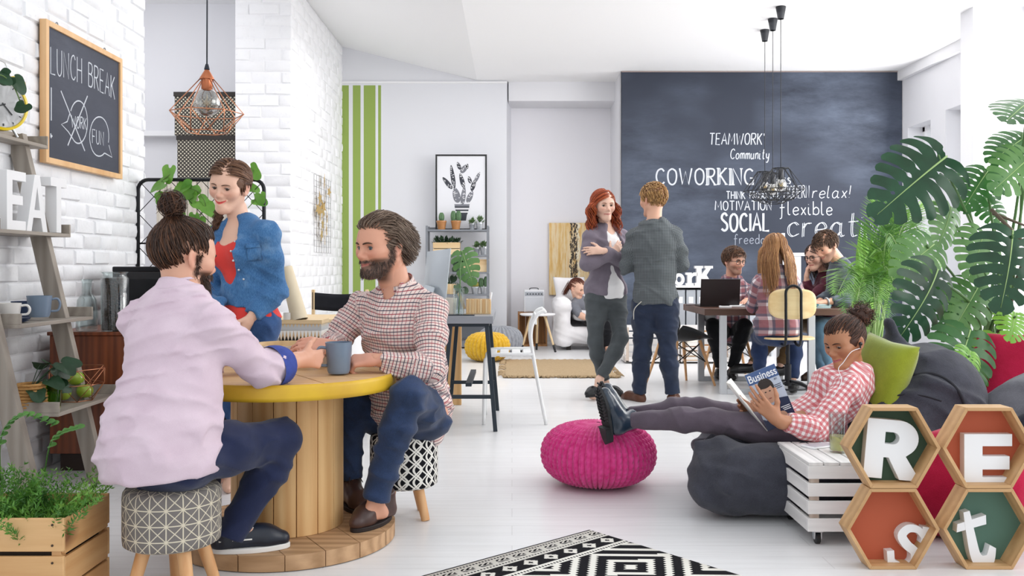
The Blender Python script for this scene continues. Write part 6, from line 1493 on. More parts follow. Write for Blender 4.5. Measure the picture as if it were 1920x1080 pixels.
# crate of greenery in the front left corner
CRW = wood('crate_pine', '#c08d57', '#dcb27e', 'X', 3, .6, .2, ('#7a4e2c', 2.6))
CX1, CX0, CY0, CY1, CZ = -1.415, -2.0, 2.86, 3.19, .325
t = thing('plant_crate', 'natural wood slatted crate overflowing with fern in the front left corner', 'crate', ((CX0+CX1)/2, (CY0+CY1)/2, 0)); cl = Vector(t.location)
rg = random.Random(3)
for z0, z1 in ((.012, .10), (.112, .205), (.22, CZ)):
    for y in (CY0, CY1-.014):
        o = MB().b2((CX0, y, z0), (CX1, y+.014, z1)).build('slat', CRW, t, 30, .003); o.location = -cl
        if y == CY0:
            mb = MB(); mb.cyl((CX1-.035, y+.001, z0+.02), (CX1-.035, y-.002, z0+.02), .004, n=8); n_ = mb.build('nail', mat('nail', '#4a3c30', .6, .5), o, 0)
            mb = MB(); mb.cyl((CX1-.035, y+.001, z1-.02), (CX1-.035, y-.002, z1-.02), .004, n=8); n_ = mb.build('nail', mat('nail', '#4a3c30', .6, .5), o, 0)
    for x in (CX1-.014, CX0):
        o = MB().b2((x, CY0+.014, z0-.01), (x+.014, CY1-.014, z1-.006)).build('slat', wood('crate_pine_side', '#c08d57', '#dcb27e', 'Y', 3, .6, .2, ('#7a4e2c', 2.6)), t, 30, .003); o.location = -cl
for x in (CX0+.014, CX1-.044):
    for y in (CY0+.014, CY1-.044):
        o = MB().b2((x, y, 0), (x+.03, y+.03, CZ-.01)).build('corner_post', CRW, t, 30); o.location = -cl
o = MB().b2((CX0+.02, CY0+.02, .01), (CX1-.02, CY1-.02, .24)).build('soil', mat('soil', '#2a2018', .95, bump=.6, bscale=60), t, 30); o.location = -cl
FERN = leaf_mat('fern_leaf', '#3f7a2a', '#86b650', .45); FERND = leaf_mat('fern_leaf_dark', '#2c5a22', '#5f963c', .45)
rgn = np.random.RandomState(6); sprigs = []
def sprig_mesh(n, seed, lo, hi, hmin, hmax):
    rg = np.random.RandomState(seed); vs, fs = [], []; k = 0
    for i in range(n):
        b = np.array((rg.uniform(lo[0], hi[0]), rg.uniform(lo[1], hi[1]), lo[2])); a = rg.uniform(0, 2*PI); tilt = rg.uniform(.1, .9); L = rg.uniform(hmin, hmax)
        d = np.array((math.cos(a)*tilt, math.sin(a)*tilt, 1.0)); d /= np.linalg.norm(d); sag = rg.uniform(.2, .7)
        M_ = 16; ts = np.linspace(0, 1, M_)
        c = b+d*ts[:, None]*L+np.array((math.cos(a), math.sin(a), -.6))*(ts[:, None]**2)*L*sag*.5
        side = np.cross(d, (0, 0, 1.)); side /= np.linalg.norm(side)+1e-6; up2 = np.cross(side, d)
        for j in range(3, M_):
            for q in range(4):
                an = rg.uniform(0, 2*PI); o_ = (side*math.cos(an)+up2*math.sin(an))*.75+d*rg.uniform(.4, 1.1)+np.array((0, 0, rg.uniform(-.3, .3))); o_ /= np.linalg.norm(o_); l = rg.uniform(.018, .036)*(1.15-.5*ts[j]); w = np.cross(o_, rg.normal(size=3)); w /= np.linalg.norm(w)+1e-6; w *= .0026
                p0 = c[j]; vs += [p0, p0+o_*l*.5+w, p0+o_*l, p0+o_*l*.5-w]; fs.append((k, k+1, k+2, k+3)); k += 4
    return np.array(vs), np.array(fs)
for nm, m, n, sd in (('fern_foliage', FERN, 150, 1), ('fern_foliage', FERND, 110, 2)):
    v, fa = sprig_mesh(n, sd, (CX0+.03, CY0+.03, .22), (CX1-.03, CY1-.03, .24), .13, .27); o = np_obj(nm, v, fa, m, t); o.location = -cl; o['kind'] = 'stuff'
# trailing tendrils and a twig over the crate
for k, pts in enumerate(([(-1.72, 3.05, .4), (-1.70, 3.02, .56), (-1.62, 3.0, .63), (-1.52, 3.0, .60)], [(-1.80, 3.08, .4), (-1.80, 3.04, .60), (-1.86, 3.0, .66)], [(-1.6, 3.1, .4), (-1.55, 3.06, .54), (-1.46, 3.05, .58)])):
    mb = MB(); mb.tube(crom(pts, 5), .0022, 5)
    for q in crom(pts, 5)[4:]: ivy_shape(mb, q, (random.Random(k).uniform(-1, 1), -.3, .3), (0, -.6, .7), .03, seed=k)
    o = mb.build('tendril', FERND, t, 180); o.location = -cl
# ================================================================== MIDDLE: DESKS, PLANT SHELF, SOFA CORNER
LWOOD = wood('light_wood', '#d3b283', '#e6cda4', 'X', 3, .5, .08); LWOODZ = wood('light_wood_post', '#d3b283', '#e6cda4', 'Z', 3, .5, .08)
# wire memo grid with gold stars on the side of the brick pillar (plane x = -2.40)
XG = -2.395
def on_x(px, py, X): s = (px-960)/X; return Vector((X, F/s, CH-(py-HY)/s))
g0, g1 = on_x(589, 480, XG), on_x(620, 470, XG); ya, yb = g0.y, g1.y; za = .5*(on_x(589, 474, XG).z+on_x(620, 474, XG).z); zb_ = on_x(589, 326, XG).z
t = thing('memo_grid', 'black wire memo grid on the side of the white brick pillar', 'memo board', (XG, (ya+yb)/2, za)); W_ = (yb-ya)/2; H_ = zb_-za
for k in range(8):
    y = -W_+2*W_*k/7; mb = MB(); mb.tube([(0, y, 0), (0, y, H_)], .002, 5); mb.build('vertical_wire', BLKM, t, 180)
for k in range(14):
    z = H_*k/13; mb = MB(); mb.tube([(.004, -W_, z), (.004, W_, z)], .0014, 5); mb.build('horizontal_wire', BLKM, t, 180)
GOLD = mat('gold_foil', '#cfae6a', .35, .6)
stars = [(608, 340), (617, 360), (600, 372), (609, 378), (596, 392), (606, 396), (613, 408), (600, 405), (605, 420), (612, 432), (603, 440), (609, 447), (600, 395), (606, 388)]
t = thing('star_garland', 'garland of gold paper stars hanging on the black memo grid', 'garland', (XG+.03, (ya+yb)/2, za)); rg = random.Random(2); prev = None
for k, (px, py) in enumerate(stars):
    c = on_x(px, py, XG+.035)-Vector(t.location); R = rg.uniform(.075, .10); a0 = rg.uniform(0, 6)
    lp = [(R*(1 if j % 2 == 0 else .42)*math.cos(a0+PI*j/5), R*(1 if j % 2 == 0 else .42)*math.sin(a0+PI*j/5)) for j in range(10)]
    M = MF(c, (rg.uniform(-.35, .35), 1, 0), (0, 0, 1)); mb = MB(); mb.prism([lp], .003, M); mb.build('star', GOLD, t, 0)
mb = MB(); mb.tube([on_x(px, py, XG+.033)-Vector(t.location) for px, py in stars[:12]], .0015, 5); mb.build('string', LWOOD, t, 180)
# white desk in the middle left with patterned boxes, paper roll and director chair
YD = 7.3
def pz(py, Y): return CH-(py-HY)*Y/F
def pxx(px, Y): return (px-960)*Y/F
zd = pz(592, 8.2)
t = thing('desk', 'white desk with a light wood edge beside the brick pillar', 'desk', (pxx(600, 8.0), 8.0, 0)); x0, x1 = pxx(512, 7.9)-t.location.x, pxx(668, 7.9)-t.location.x
MB().b2((x0, -.34, zd-.03), (x1, .42, zd)).build('desktop', LWOOD, t, 30, .004)
for x in (x0+.03, x1-.03):
    MB().b2((x-.03, -.3, 0), (x+.03, .38, zd-.03)).build('side_panel', WHITE, t, 30, .003)
MB().b2((x0+.06, .36, .2), (x1-.06, .38, zd-.03)).build('modesty_panel', WHITE, t, 30)
MB().b2((x0+.06, -.31, zd-.16), (x1-.06, -.29, zd-.03)).build('drawer_front', WHITE, t, 30, .003)
# patterned boxes stacked on a low white stand in front of it
def tri_box_mat(name, period, h0, hs, colors):
    N = NT(name); sp = N.n('SeparateXYZ'); N.l(N.coord(), sp.inputs[0]); x, z = sp.outputs[0], sp.outputs[2]
    fx = N.math('ABSOLUTE', N.math('SUBTRACT', N.math('FRACT', N.math('ADD', N.math('DIVIDE', N.math('ADD', x, sp.outputs[1]), period), 100)), .5)); fx = N.math('MULTIPLY', fx, 2)
    c = N.mix(0.0, colors[0], colors[0])
    for (zb, hh, inv), colr in zip(hs, colors[1:]):
        tz = N.math('DIVIDE', N.math('SUBTRACT', z, zb), hh); 
        edge = N.math('SUBTRACT', 1.0, tz) if not inv else tz
        m = N.math('MULTIPLY', N.math('GREATER_THAN', edge, fx), N.math('MULTIPLY', N.math('GREATER_THAN', tz, 0), N.math('LESS_THAN', tz, 1))); c = N.mix(m, c, colr)
    N.set(col=c, rough=.75); return N.m
YB_ = 6.6; bx0, bx1 = pxx(523, YB_), pxx(602, YB_); zb0, zb1, zb2 = pz(640, YB_), pz(620, YB_), pz(600, YB_); bc_ = (bx0+bx1)/2; bw = (bx1-bx0)/2
h1 = zb1-zb0; h2 = zb2-zb1
t = thing('storage_box', 'white box with wood and black triangles, under the silver and wood one', 'box', (bc_, YB_+.13, zb0)); MB().b2((-bw, -.12, 0), (bw, .12, h1)).build('body', tri_box_mat('triangle_box', .026, 0, [(h1*.05, h1*.98, False), (h1*.02, h1*.5, False)], ['#f0eeea', '#d8b68a', '#1b1a1a']), t, 30, .002)
t = thing('storage_box', 'silver and natural wood box with lid on top of the triangle box', 'box', (bc_, YB_+.13, zb1)); MB().b2((-bw, -.12, .001), (bw, .12, h2*.72)).build('body', tri_box_mat('silver_box', .026, 0, [(h2*.28, h2*.45, True)], ['#c3c4c4', '#d9bd92']), t, 30, .002); MB().b2((-bw-.006, -.126, h2*.62), (bw+.006, .126, h2)).build('lid', LWOOD, t, 30, .002)
t = thing('side_stand', 'low white stand carrying the patterned boxes', 'stand', (bc_, YB_+.13, 0)); MB().b2((-bw-.02, -.14, zb0-.025), (bw+.02, .14, zb0)).build('top', WHITE, t, 30, .003)
for sx in (-1, 1):
    for sy in (-1, 1): MB().b2((sx*(bw-.01)-.012, sy*.12-.012, 0), (sx*(bw-.01)+.012, sy*.12+.012, zb0-.025)).build('leg', WHITE, t, 30)
a, b = P(562, 600, YB_+.06), P(536, 502, YB_+.12); t = thing('paper_roll', 'tall beige roll of paper leaning behind the patterned boxes', 'paper roll', (a.x, a.y, zb2)); off = Vector(t.location); d = (b-a)
mb = MB(); mb.tube([a-off, b-off], [.062, .048], 28, caps=False); mb.tube([a-off+d*.001, b-off-d*.001], [.058, .044], 28, caps=False); mb.build('paper', mat('kraft_paper', '#d5c7ab', .8, col2='#dccfb6', scale=4), t, 180)
t = thing('tin', 'small white tin with yellow pencil beside the paper roll', 'tin', P(540, 599, YB_+.05)); mb = MB(); mb.lathe([(.034, 0), (.034, .05), (.03, .05), (.03, .004), (0, .004)], 20); mb.build('cup', WCER, t, 50); mb = MB(); mb.tube([(.01, 0, .006), (.025, 0, .10)], .0045, 6); mb.build('pencil', mat('pencil_yellow', '#e2b21e', .5), t, 40)
# director chair
YDc = 8.9; BC = fabric('black_canvas', '#17181d', '#202127', .9, 300, .2, 8)
t = thing('director_chair', 'folding wooden director chair with black canvas back', 'chair', (pxx(630, YDc), YDc, 0)); w = .27
for s_ in (-1, 1):
    MB().b2((s_*w-.015, .2, .46), (s_*w+.015, .235, pz(544, YDc))).build('back_post', LWOODZ, t, 30, .003)
    MB().b2((s_*w-.02, -.25, .60), (s_*w+.02, .25, .62)).build('arm', LWOOD, t, 30, .003); MB().b2((s_*w-.015, -.22, .40), (s_*w+.015, -.19, .60)).build('front_post', LWOODZ, t, 30)
    MB().beam((s_*w, -.2, .43), (-s_*w, -.2, .02), .03, .018, up=(0, 1, 0)).build('leg', LWOODZ, t, 30); MB().beam((s_*w, .2, .43), (-s_*w, .2, .02), .03, .018, up=(0, 1, 0)).build('leg', LWOODZ, t, 30)
    MB().b2((s_*w-.02, -.25, 0), (s_*w+.02, .25, .025)).build('foot_rail', LWOOD, t, 30)
zt_, zb3 = pz(549, YDc), pz(582, YDc)
mb = MB(); mb.grid(lambda i, j: Vector((-w-.005+2*(w+.005)*i, .215+.07*math.sin(PI*i)-.018, zb3+(zt_-zb3)*j-.022*math.sin(PI*i)*(1 if j > .5 else 1))), 17, 5); o = mb.build('canvas_back', BC, t, 180); so = o.modifiers.new('s', 'SOLIDIFY'); so.thickness = .006
mb = MB(); mb.grid(lambda i, j: Vector((-w+2*w*i, -.2+.4*j, .45-.035*math.sin(PI*i))), 13, 5); o = mb.build('canvas_seat', BC, t, 180); so = o.modifiers.new('s', 'SOLIDIFY'); so.thickness = .006
# grey standing desk on dark trestle legs
DG = mat('desk_grey', '#8d9096', .4); DLEG = mat('trestle_steel', '#2a343d', .45, .3)
dx1, dz = pxx(925, 6.2), pz(592, 6.2); dt_ = dz
t = thing('trestle_desk', 'grey topped desk on dark steel trestle legs behind the bearded man', 'desk', (-.56, 6.62, 0)); o_ = Vector(t.location)
def D_(b): b.location = -o_; return b
D_(MB().b2((-1.0, 6.16, dt_-.052), (dx1, 7.10, dt_)).build('desktop', DG, t, 30, .003)); D_(MB().b2((-.98, 6.2, dt_-.075), (dx1-.03, 7.06, dt_-.052)).build('apron', DLEG, t, 30))
def trestle(xm):
    zt2 = dt_-.075
    for y in (6.22, 7.0):
        for s_ in (-1, 1): D_(MB().beam((xm+s_*.125, y, zt2), (xm+s_*.185, y+(-.06 if y < 6.6 else .06), 0), .028, .028, up=(0, 1, 0)).build('leg', DLEG, t, 30, .002))
        D_(MB().b2((xm-.165, y-.045, .22), (xm+.165, y-.025, .245)).build('cross_rail', DLEG, t, 30))
    D_(MB().b2((xm-.02, 6.2, .30), (xm+.02, 7.02, .325)).build('long_rail', DLEG, t, 30))
trestle(dx1-.17); trestle(-.82)
# things on it
ZK = dt_+.0005
ALU = mat('aluminium', '#c4ccd2', .3, .25)
t = thing('computer_screen', 'silver desktop computer seen from behind on the grey desk', 'computer', (pxx(825, 6.9), 6.9, ZK)); o_ = Vector(t.location); q = lambda px, py, Y=6.9: P(px, py, Y)-o_
c4 = [q(794, 556, 7.02), q(836, 568, 6.72), q(846, 466, 6.72), q(802, 472, 7.02)]
nrm = (c4[1]-c4[0]).cross(c4[3]-c4[0]).normalized(); ctr = sum(c4, Vector())/4
mb = MB()
def scr(i, j):
    p = (c4[0]*(1-i)+c4[1]*i)*(1-j)+(c4[3]*(1-i)+c4[2]*i)*j; return p+nrm*(.028*math.sin(PI*i)*math.sin(PI*j)+.006)
mb.grid(scr, 14, 14); mb.add([p for p in c4]+[p+nrm*.006 for p in c4], [(3, 2, 1, 0), (0, 1, 5, 4), (1, 2, 6, 5), (2, 3, 7, 6), (3, 0, 4, 7)]); mb.build('back_shell', ALU, t, 40)
mb = MB(); bm_ = (c4[0]+c4[1])/2; dn = nv(c4[1]-c4[0]); f1 = [bm_+Vector((0, 0, .10))+nrm*.035-dn*.075, bm_+Vector((0, 0, .10))+nrm*.035+dn*.075]
ft = Vector((bm_.x, bm_.y, 0))+nrm*.11; ft.z = 0.004
mb.add([f1[0], f1[1], ft+dn*.09, ft-dn*.09, f1[0]+nrm*.008, f1[1]+nrm*.008, ft+dn*.09+nrm*.008, ft-dn*.09+nrm*.008], [(0, 1, 2, 3), (7, 6, 5, 4), (0, 4, 5, 1), (1, 5, 6, 2), (2, 6, 7, 3), (3, 7, 4, 0)])
b0 = Vector((bm_.x, bm_.y, 0))-nrm*.07; b0.z = 0; mb.add([b0-dn*.09, b0+dn*.09, ft+dn*.09, ft-dn*.09]+[p+Vector((0, 0, .007)) for p in (b0-dn*.09, b0+dn*.09, ft+dn*.09, ft-dn*.09)], [(0, 3, 2, 1), (4, 5, 6, 7), (0, 1, 5, 4), (1, 2, 6, 5), (2, 3, 7, 6), (3, 0, 4, 7)]); mb.build('stand', ALU, t, 30)
t = vessel('vase', 'clear glass vase holding one monstera leaf on the grey desk', 'vase', P(860, 588, 6.35)*1, [(.038, 0), (.04, .006), (.04, .185)]); t.location.z = ZK
# monstera leaf maker, shared with the big plant
def monstera(mb, base, d, n, L, lobes=7, droop=.35, width=.95, seed=0, fold=.12, cut=.38, curl=0.):
    rg = random.Random(seed); d = nv(d); n = Vector(n); n = (n-d*n.dot(d)).normalized(); l = d.cross(n)
    def place(x, y):     # leaf plane coordinates, lengths in units of L
        s = abs(y); return Vector(base)+(d*(x*(1-.15*droop*max(x, 0)))+l*y+n*(-droop*.7*max(x, 0)**2+fold*s-(fold+.62)*.95*s*s+.012*math.sin(9*y+5*x+seed)+.010*math.sin(x*26)*s*2))*L
    # heart-shaped outline: margin point for a rib of angle a
    def margin(q): return (-.16*(1-q)**2*(1+.5*math.sin(PI*(1-q)))+1.02*q**1.12, width*.5*(math.sin(PI*(.10+.90*q)**.72))**.72 if q < .999 else 0)
    for sd in (-1, 1):
        for i in range(lobes):
            q0, q1 = i/lobes, (i+1)/lobes; NS, NW = 18, 5; gap = cut+.08*rg.uniform(-1, 1); hole = rg.random() < .75; ga = rg.uniform(.15, .25)
            if i == lobes-1: gap += .25
            vs = []
            for a in range(NS):
                s = a/(NS-1); w = 1.0
                if s > gap: k = (s-gap)/(1-gap); w = 1-ga*min(1, k*4)-.06*k
                if s > .9: w *= .30+.70*math.sqrt(max(0, 1-((s-.9)/.1)**2))
                if hole and .12 < s < .30: w = min(w, 1-.34*math.sin(PI*(s-.12)/.18))
                for b in range(NW):
                    t_ = -1+2*b/(NW-1); q = (q0+q1)/2+(q1-q0)/2*t_*w; mx, my = margin(min(max(q, 0), 1)); bx = .02+.86*q; bow = .10*s*(1-s)
                    vs.append(place(bx+(mx-bx)*s-bow*(1-q)+.17*s*s*(1-.75*q)-.02*s, sd*my*s*(1-.06*s*s)))
            fs = [(a*NW+b, (a+1)*NW+b, (a+1)*NW+b+1, a*NW+b+1) for a in range(NS-1) for b in range(NW-1)]
            if sd < 0: fs = [tuple(reversed(q)) for q in fs]
            mb.add(vs, fs)
    mb.tube([place(u, 0)+n*.002*L for u in np.linspace(0, .93, 9)], [.011*L*(1-.8*k/8) for k in range(9)], 5, mi=1)
    return mb
MON = leaf_mat('monstera_leaf', '#244d26', '#3f7538', .32); MOND = leaf_mat('monstera_leaf_dark', '#17321f', '#274f35', .28); MONB = leaf_mat('monstera_leaf_bright', '#5f9a2c', '#8abf45', .35); RIB = mat('leaf_rib', '#9dbb78', .5); PET = mat('leaf_petiole', '#567a45', .5)
MONG = leaf_mat('monstera_leaf_pale', '#3d6a3a', '#6d9657', .38)
t = thing('monstera_cutting', 'single monstera leaf on a long stalk standing in the glass vase', 'plant', (P(860, 588, 6.35).x, 6.35, ZK+.01)); o_ = Vector(t.location)
mb = MB(); mb.tube(crom([(0, 0, 0), (.01, 0, .2), P(863, 500, 6.38)-o_, P(868, 472, 6.42)-o_], 5), .0045, 7); mb.build('stalk', PET, t, 180); mb = MB(); monstera(mb, P(866, 470, 6.42)-o_, (.35, -.1, -1), (.1, -1, .1), .27, 6, .2, .8, 4); mb.build('leaf', [MONG, RIB], t, 180)
PLANKY = wood('striped_plank', '#c99a62', '#e3c493', 'Z', 3.5, .55, .1)
bx = P(897, 587, 6.4)
t = thing('book_row_box', 'wooden tray box with striped slats at the right end of the grey desk', 'box', (pxx(897, 6.4), 6.45, ZK)); o_ = Vector(t.location)
xa_, xb_ = pxx(874, 6.4)-o_.x, pxx(920, 6.4)-o_.x; hgt_ = .105
MB().b2((xa_, -.06, 0), (xb_, .06, .008)).build('bottom', LWOOD, t, 30)
for k in range(9):
    x0 = xa_+(xb_-xa_)*k/9; MB().b2((x0+.001, -.064, .006), (x0+(xb_-xa_)/9-.002, -.056, hgt_)).build('slat', (PLANKY, LWOODZ)[k % 2], t, 30, .001)
MB().b2((xa_, .056, .006), (xb_, .064, hgt_)).build('back_panel', LWOOD, t, 30); 
for x in (xa_, xb_-.008): MB().b2((x, -.056, .006), (x+.008, .056, hgt_)).build('side_panel', LWOOD, t, 30)
tb = thing('ruler', 'pale wooden ruler leaning out of the slatted tray box', 'ruler', (0, 0, 0)); mb = MB(); mb.beam(P(871, 579, 6.44), P(860, 549, 6.46), .022, .004, up=(0, 1, .2)); o = mb.build('ruler_blade', LWOOD, tb, 30); tb.location = P(866, 565, 6.45); o.location = -Vector(tb.location)
tb = thing('brush', 'slim white brush standing in the slatted tray box', 'brush', P(916, 575, 6.45)); mb = MB(); mb.tube([Vector((0, 0, -.04)), P(921, 548, 6.45)-Vector(tb.location)], [.004, .009], 8); mb.build('shaft', WHITE, tb, 60)
tb = thing('tablet', 'dark tablet lying on the grey desk before the vase', 'tablet', (pxx(866, 6.25), 6.24, ZK)); MB().b2((-.09, -.06, 0), (.09, .06, .008)).build('body', mat('tablet_grey', '#3c4148', .3, .4), tb, 30, .002); MB().b2((-.082, -.052, .008), (.082, .052, .0088)).build('screen', mat('tablet_screen', '#15181c', .1), tb, 30)
tb = thing('paper_cup', 'pale paper cup behind the bearded man on the grey desk', 'cup', (pxx(846, 6.5), 6.5, ZK)); mb = MB(); mb.lathe([(.03, 0), (.042, .11), (.039, .11), (.028, .004), (0, .004)], 24); mb.build('cup', mat('pale_paper', '#e4ddd0', .7), tb, 60)
# tall timber board standing under the desk
t = thing('timber_panel', 'pine board standing under the grey desk beside the dark legs', 'board', (pxx(848, 7.35), 7.35, 0)); MB().b2((-.075, -.015, 0), (.075, .015, pz(607, 7.35))).build('plank', PINE, t, 30, .003)
# white metal chair
CWM = mat('white_metal', '#eceded', .35)
t = thing('metal_chair', 'white metal chair with slatted seat seen from the side', 'chair', (pxx(965, 6.55), 6.6, 0)); o_ = Vector(t.location); Yn, Yf = 6.42, 6.86
for Y in (Yn, Yf):
    k = Yf/Yn if Y == Yf else 1
    S_ = [P(1022, 583, Yn), P(1008, 590, Yn), P(996, 620, Yn), P(1000, 668, Yn), P(1024, 797, Yn)]
    S2 = [P(907, 797, Yn), P(909, 690, Yn), P(912, 672, Yn), P(924, 665, Yn), P(1000, 664, Yn)]
    for nm, pp in (('rear_leg', S_), ('front_leg', S2)):
        mb = MB(); pts = [Vector((p.x-o_.x, Y-o_.y, max(p.z, 0.0))) for p in pp]; mb.tube(crom(pts, 5), .0125, 10); mb.build(nm, CWM, t, 180)
xs = [P(px, 664, Yn).x-o_.x for px in (922, 945, 968, 990)]; zs = P(0, 668, Yn).z
for x in xs: MB().b2((x-.032, Yn-o_.y, zs-.006), (x+.032, Yf-o_.y, zs+.012)).build('seat_slat', CWM, t, 30, .004)
zb_ = P(0, 585, Yn).z; MB().b2((P(1003, 0, Yn).x-o_.x-.0, Yn-o_.y, zb_-.09), (P(1003, 0, Yn).x-o_.x+.014, Yf-o_.y, zb_-.02)).build('back_rest', CWM, t, 30, .005)
mb = MB(); mb.tube([(P(1022, 583, Yn).x-o_.x, Yn-o_.y, zb_), (P(1022, 583, Yn).x-o_.x, Yf-o_.y, zb_)], .0125, 10); mb.build('top_rail', CWM, t, 180)
# grey ladder shelf with plants against the striped wall
SG = mat('shelf_grey', '#7c8087', .45); YS = 12.55
SX0, SX1 = pxx(800, YS), pxx(917, YS); t = thing('plant_shelf', 'grey open shelf unit with potted plants before the pale wall', 'shelf', ((SX0+SX1)/2, YS, 0)); o_ = Vector(t.location); hw = (SX1-SX0)/2
for x in (-hw, hw-.03):
    for y in (-.14, .14): MB().b2((x, y-.015, 0), (x+.03, y+.015, pz(424, YS))).build('post', SG, t, 30, .002)
SZ = [pz(431, YS), pz(478, YS), pz(510, YS), pz(551, YS), pz(590, YS)]
for z in SZ: MB().b2((-hw, -.16, z-.025), (hw, .16, z)).build('shelf_board', SG, t, 30, .002)
MB().b2((-hw, .13, .12), (hw, .15, SZ[4]-.02)).build('back_panel', SG, t, 30); MB().b2((-hw, -.15, .02), (hw, .16, .10)).build('bottom_board', SG, t, 30); MB().b2((-hw, .14, SZ[0]-.0), (hw, .155, SZ[0]+.04)).build('top_rail', SG, t, 30)
TERR = mat('terracotta_glaze', '#a8713f', .35, col2='#b98350', scale=10); ZINC = mat('zinc', '#b9bdc2', .3, .5); CAC = mat('cactus_green', '#4b6a4a', .6, col2='#5f8058', scale=30, bump=.3, bscale=60)
def pot(label, px, sz, r, h, m, plant, seed=0, dy=-.02, group=None, cat='potted plant', nm='potted_plant'):
    t = thing(nm, label, cat, (pxx(px, YS), YS+dy, SZ[sz]+.0005), 0, group); mb = MB(); mb.lathe([(r*.74, 0), (r*.98, h*.8), (r*1.05, h*.82), (r*1.05, h), (r*.95, h), (r*.9, h*.86), (0, h*.86)], 24); mb.build('pot', m, t, 50); rg = random.Random(seed)
    if plant == 'cactus':
        for k in range(1 if seed % 2 else 2):
            x = 0 if seed % 2 else (-.035, .035)[k]; mb = MB(); rr = .036; hh = .13+.03*rg.random(); mb.grid(lambda i, j: Vector((x+rr*(1+.12*math.cos(9*2*PI*i))*math.sin(PI*(.08+.88*j))**.5*math.cos(2*PI*i), rr*(1+.12*math.cos(9*2*PI*i))*math.sin(PI*(.08+.88*j))**.5*math.sin(2*PI*i), h*.82+hh*(1-j))), 54, 10, cu=True); mb.build('cactus', CAC, t, 180)
    elif plant == 'ball':
        mb = MB(); rr = r*1.0; mb.grid(lambda i, j: Vector((rr*(1+.1*math.cos(12*2*PI*i))*math.sin(PI*j)*math.cos(2*PI*i), rr*(1+.1*math.cos(12*2*PI*i))*math.sin(PI*j)*math.sin(2*PI*i), h+rr*.55+rr*.8*math.cos(PI*j))), 72, 14, cu=True); mb.build('cactus', mat('barrel_cactus', '#8a8a3e', .6, col2='#a9a052', scale=20, bump=.4, bscale=90), t, 180)
    else:
        mb = MB(); bushy(mb, (0, 0, h*.86), r*1.5, seed, 60); mb.build('foliage', plant, t, 180)
    return t
def bushy(mb, c, R, seed, n, sz=.03, tall=1.3):
    rg = random.Random(seed)
    for k in range(n):
        a, el = rg.uniform(0, 2*PI), rg.uniform(.1, 1.5); q = Vector((math.cos(a)*math.cos(el), math.sin(a)*math.cos(el), math.sin(el)*tall))*R*rg.uniform(.45, 1); p = Vector(c)+q; d = nv(q+Vector((rg.uniform(-.3, .3),)*3)*R); s = sz*rg.uniform(.8, 1.3); w = d.cross(Vector((0, 0, 1))); w = w.normalized() if w.length > .01 else Vector((1, 0, 0)); up = w.cross(d)
        mb.add([p-d*s*.6, p+w*s*.42+up*s*.05, p+d*s*.9-up*s*.1, p-w*s*.42+up*s*.05], [(0, 1, 2, 3)])
BUSH = leaf_mat('small_leaf', '#4a6a3e', '#7d9a68'); BUSHD = leaf_mat('small_leaf_dark', '#2c4630', '#4c6a4a')
pot('potted cactus at the left end of the top shelf', 828, 0, .068, .125, TERR, 'cactus', 1); pot('pair of cacti in one terracotta pot on the top shelf', 855, 0, .068, .125, TERR, 'cactus', 2)
pot('leafy plant in zinc pot at the left of the pair on the top shelf', 885, 0, .04, .09, ZINC, BUSH, 3); pot('leafy plant in zinc pot at the right end of the top shelf', 899, 0, .05, .10, ZINC, BUSH, 4)
pot('leafy plant in zinc pot at the left on the second shelf', 894, 1, .045, .10, ZINC, BUSH, 5); pot('tall leafy plant in zinc pot at the right end of the second shelf', 907, 1, .052, .11, ZINC, BUSH, 6)
pot('pale ball cactus in zinc pot on the fourth shelf', 891, 3, .055, .10, ZINC, 'ball', 7); pot('small cactus in zinc pot at the right of the fourth shelf', 907, 3, .05, .10, ZINC, 'cactus', 8); 
t = thing('planter_box', 'natural wooden planter crate full of small leafy herbs on the second shelf', 'planter', (pxx(838, YS), YS-.02, SZ[1]+.0005)); 
for z0, z1 in ((.002, .08), (.09, .17)):
    for y in (-.09, .078): MB().b2((-.185, y, z0), (.185, y+.012, z1)).build('slat', LWOOD, t, 30, .002)
    for x in (-.185, .173): MB().b2((x, -.078, z0), (x+.012, .078, z1)).build('slat', LWOOD, t, 30, .002)
mb = MB()
for k in range(5): bushy(mb, (-.14+.07*k, 0, .14), .085, 20+k, 60)
mb.build('foliage', BUSHD, t, 180); MB().b2((-.17, -.078, .002), (.17, .078, .15)).build('soil', mat('soil', '#2a2018', .95), t, 0)
t = thing('wooden_box', 'plain natural wooden box on the third shelf', 'box', (pxx(893, YS), YS, SZ[2]+.0005)); MB().b2((-.17, -.1, 0), (.17, .1, .16)).build('body', LWOOD, t, 30, .003); MB().b2((-.175, -.105, .16), (.175, .105, .175)).build('lid', LWOOD, t, 30, .002)
t = thing('trailing_plant', 'dark leafy plant in a small wooden pot on the fourth shelf', 'potted plant', (pxx(845, YS), YS-.06, SZ[3]+.0005)); MB().lathe([(.07, 0), (.085, .14), (.075, .14), (0, .12)], 20).build('pot', LWOODZ, t, 50)
for k in range(16):
    a = random.Random(k).uniform(0, 6.28); c = Vector((.05+math.cos(a)*.16, math.sin(a)*.10-.04, .26+.2*math.sin(k*1.7))); mb = MB(); mb.tube(crom([(0, 0, .12), c*.5+Vector((0, 0, .12)), c], 4), .003, 5); ivy_shape(mb, c, (math.cos(a), -.2, -.5), (.2, -1, .4), .11, lob=.05, seed=k); mb.build('leaf', BUSHD, t, 180)
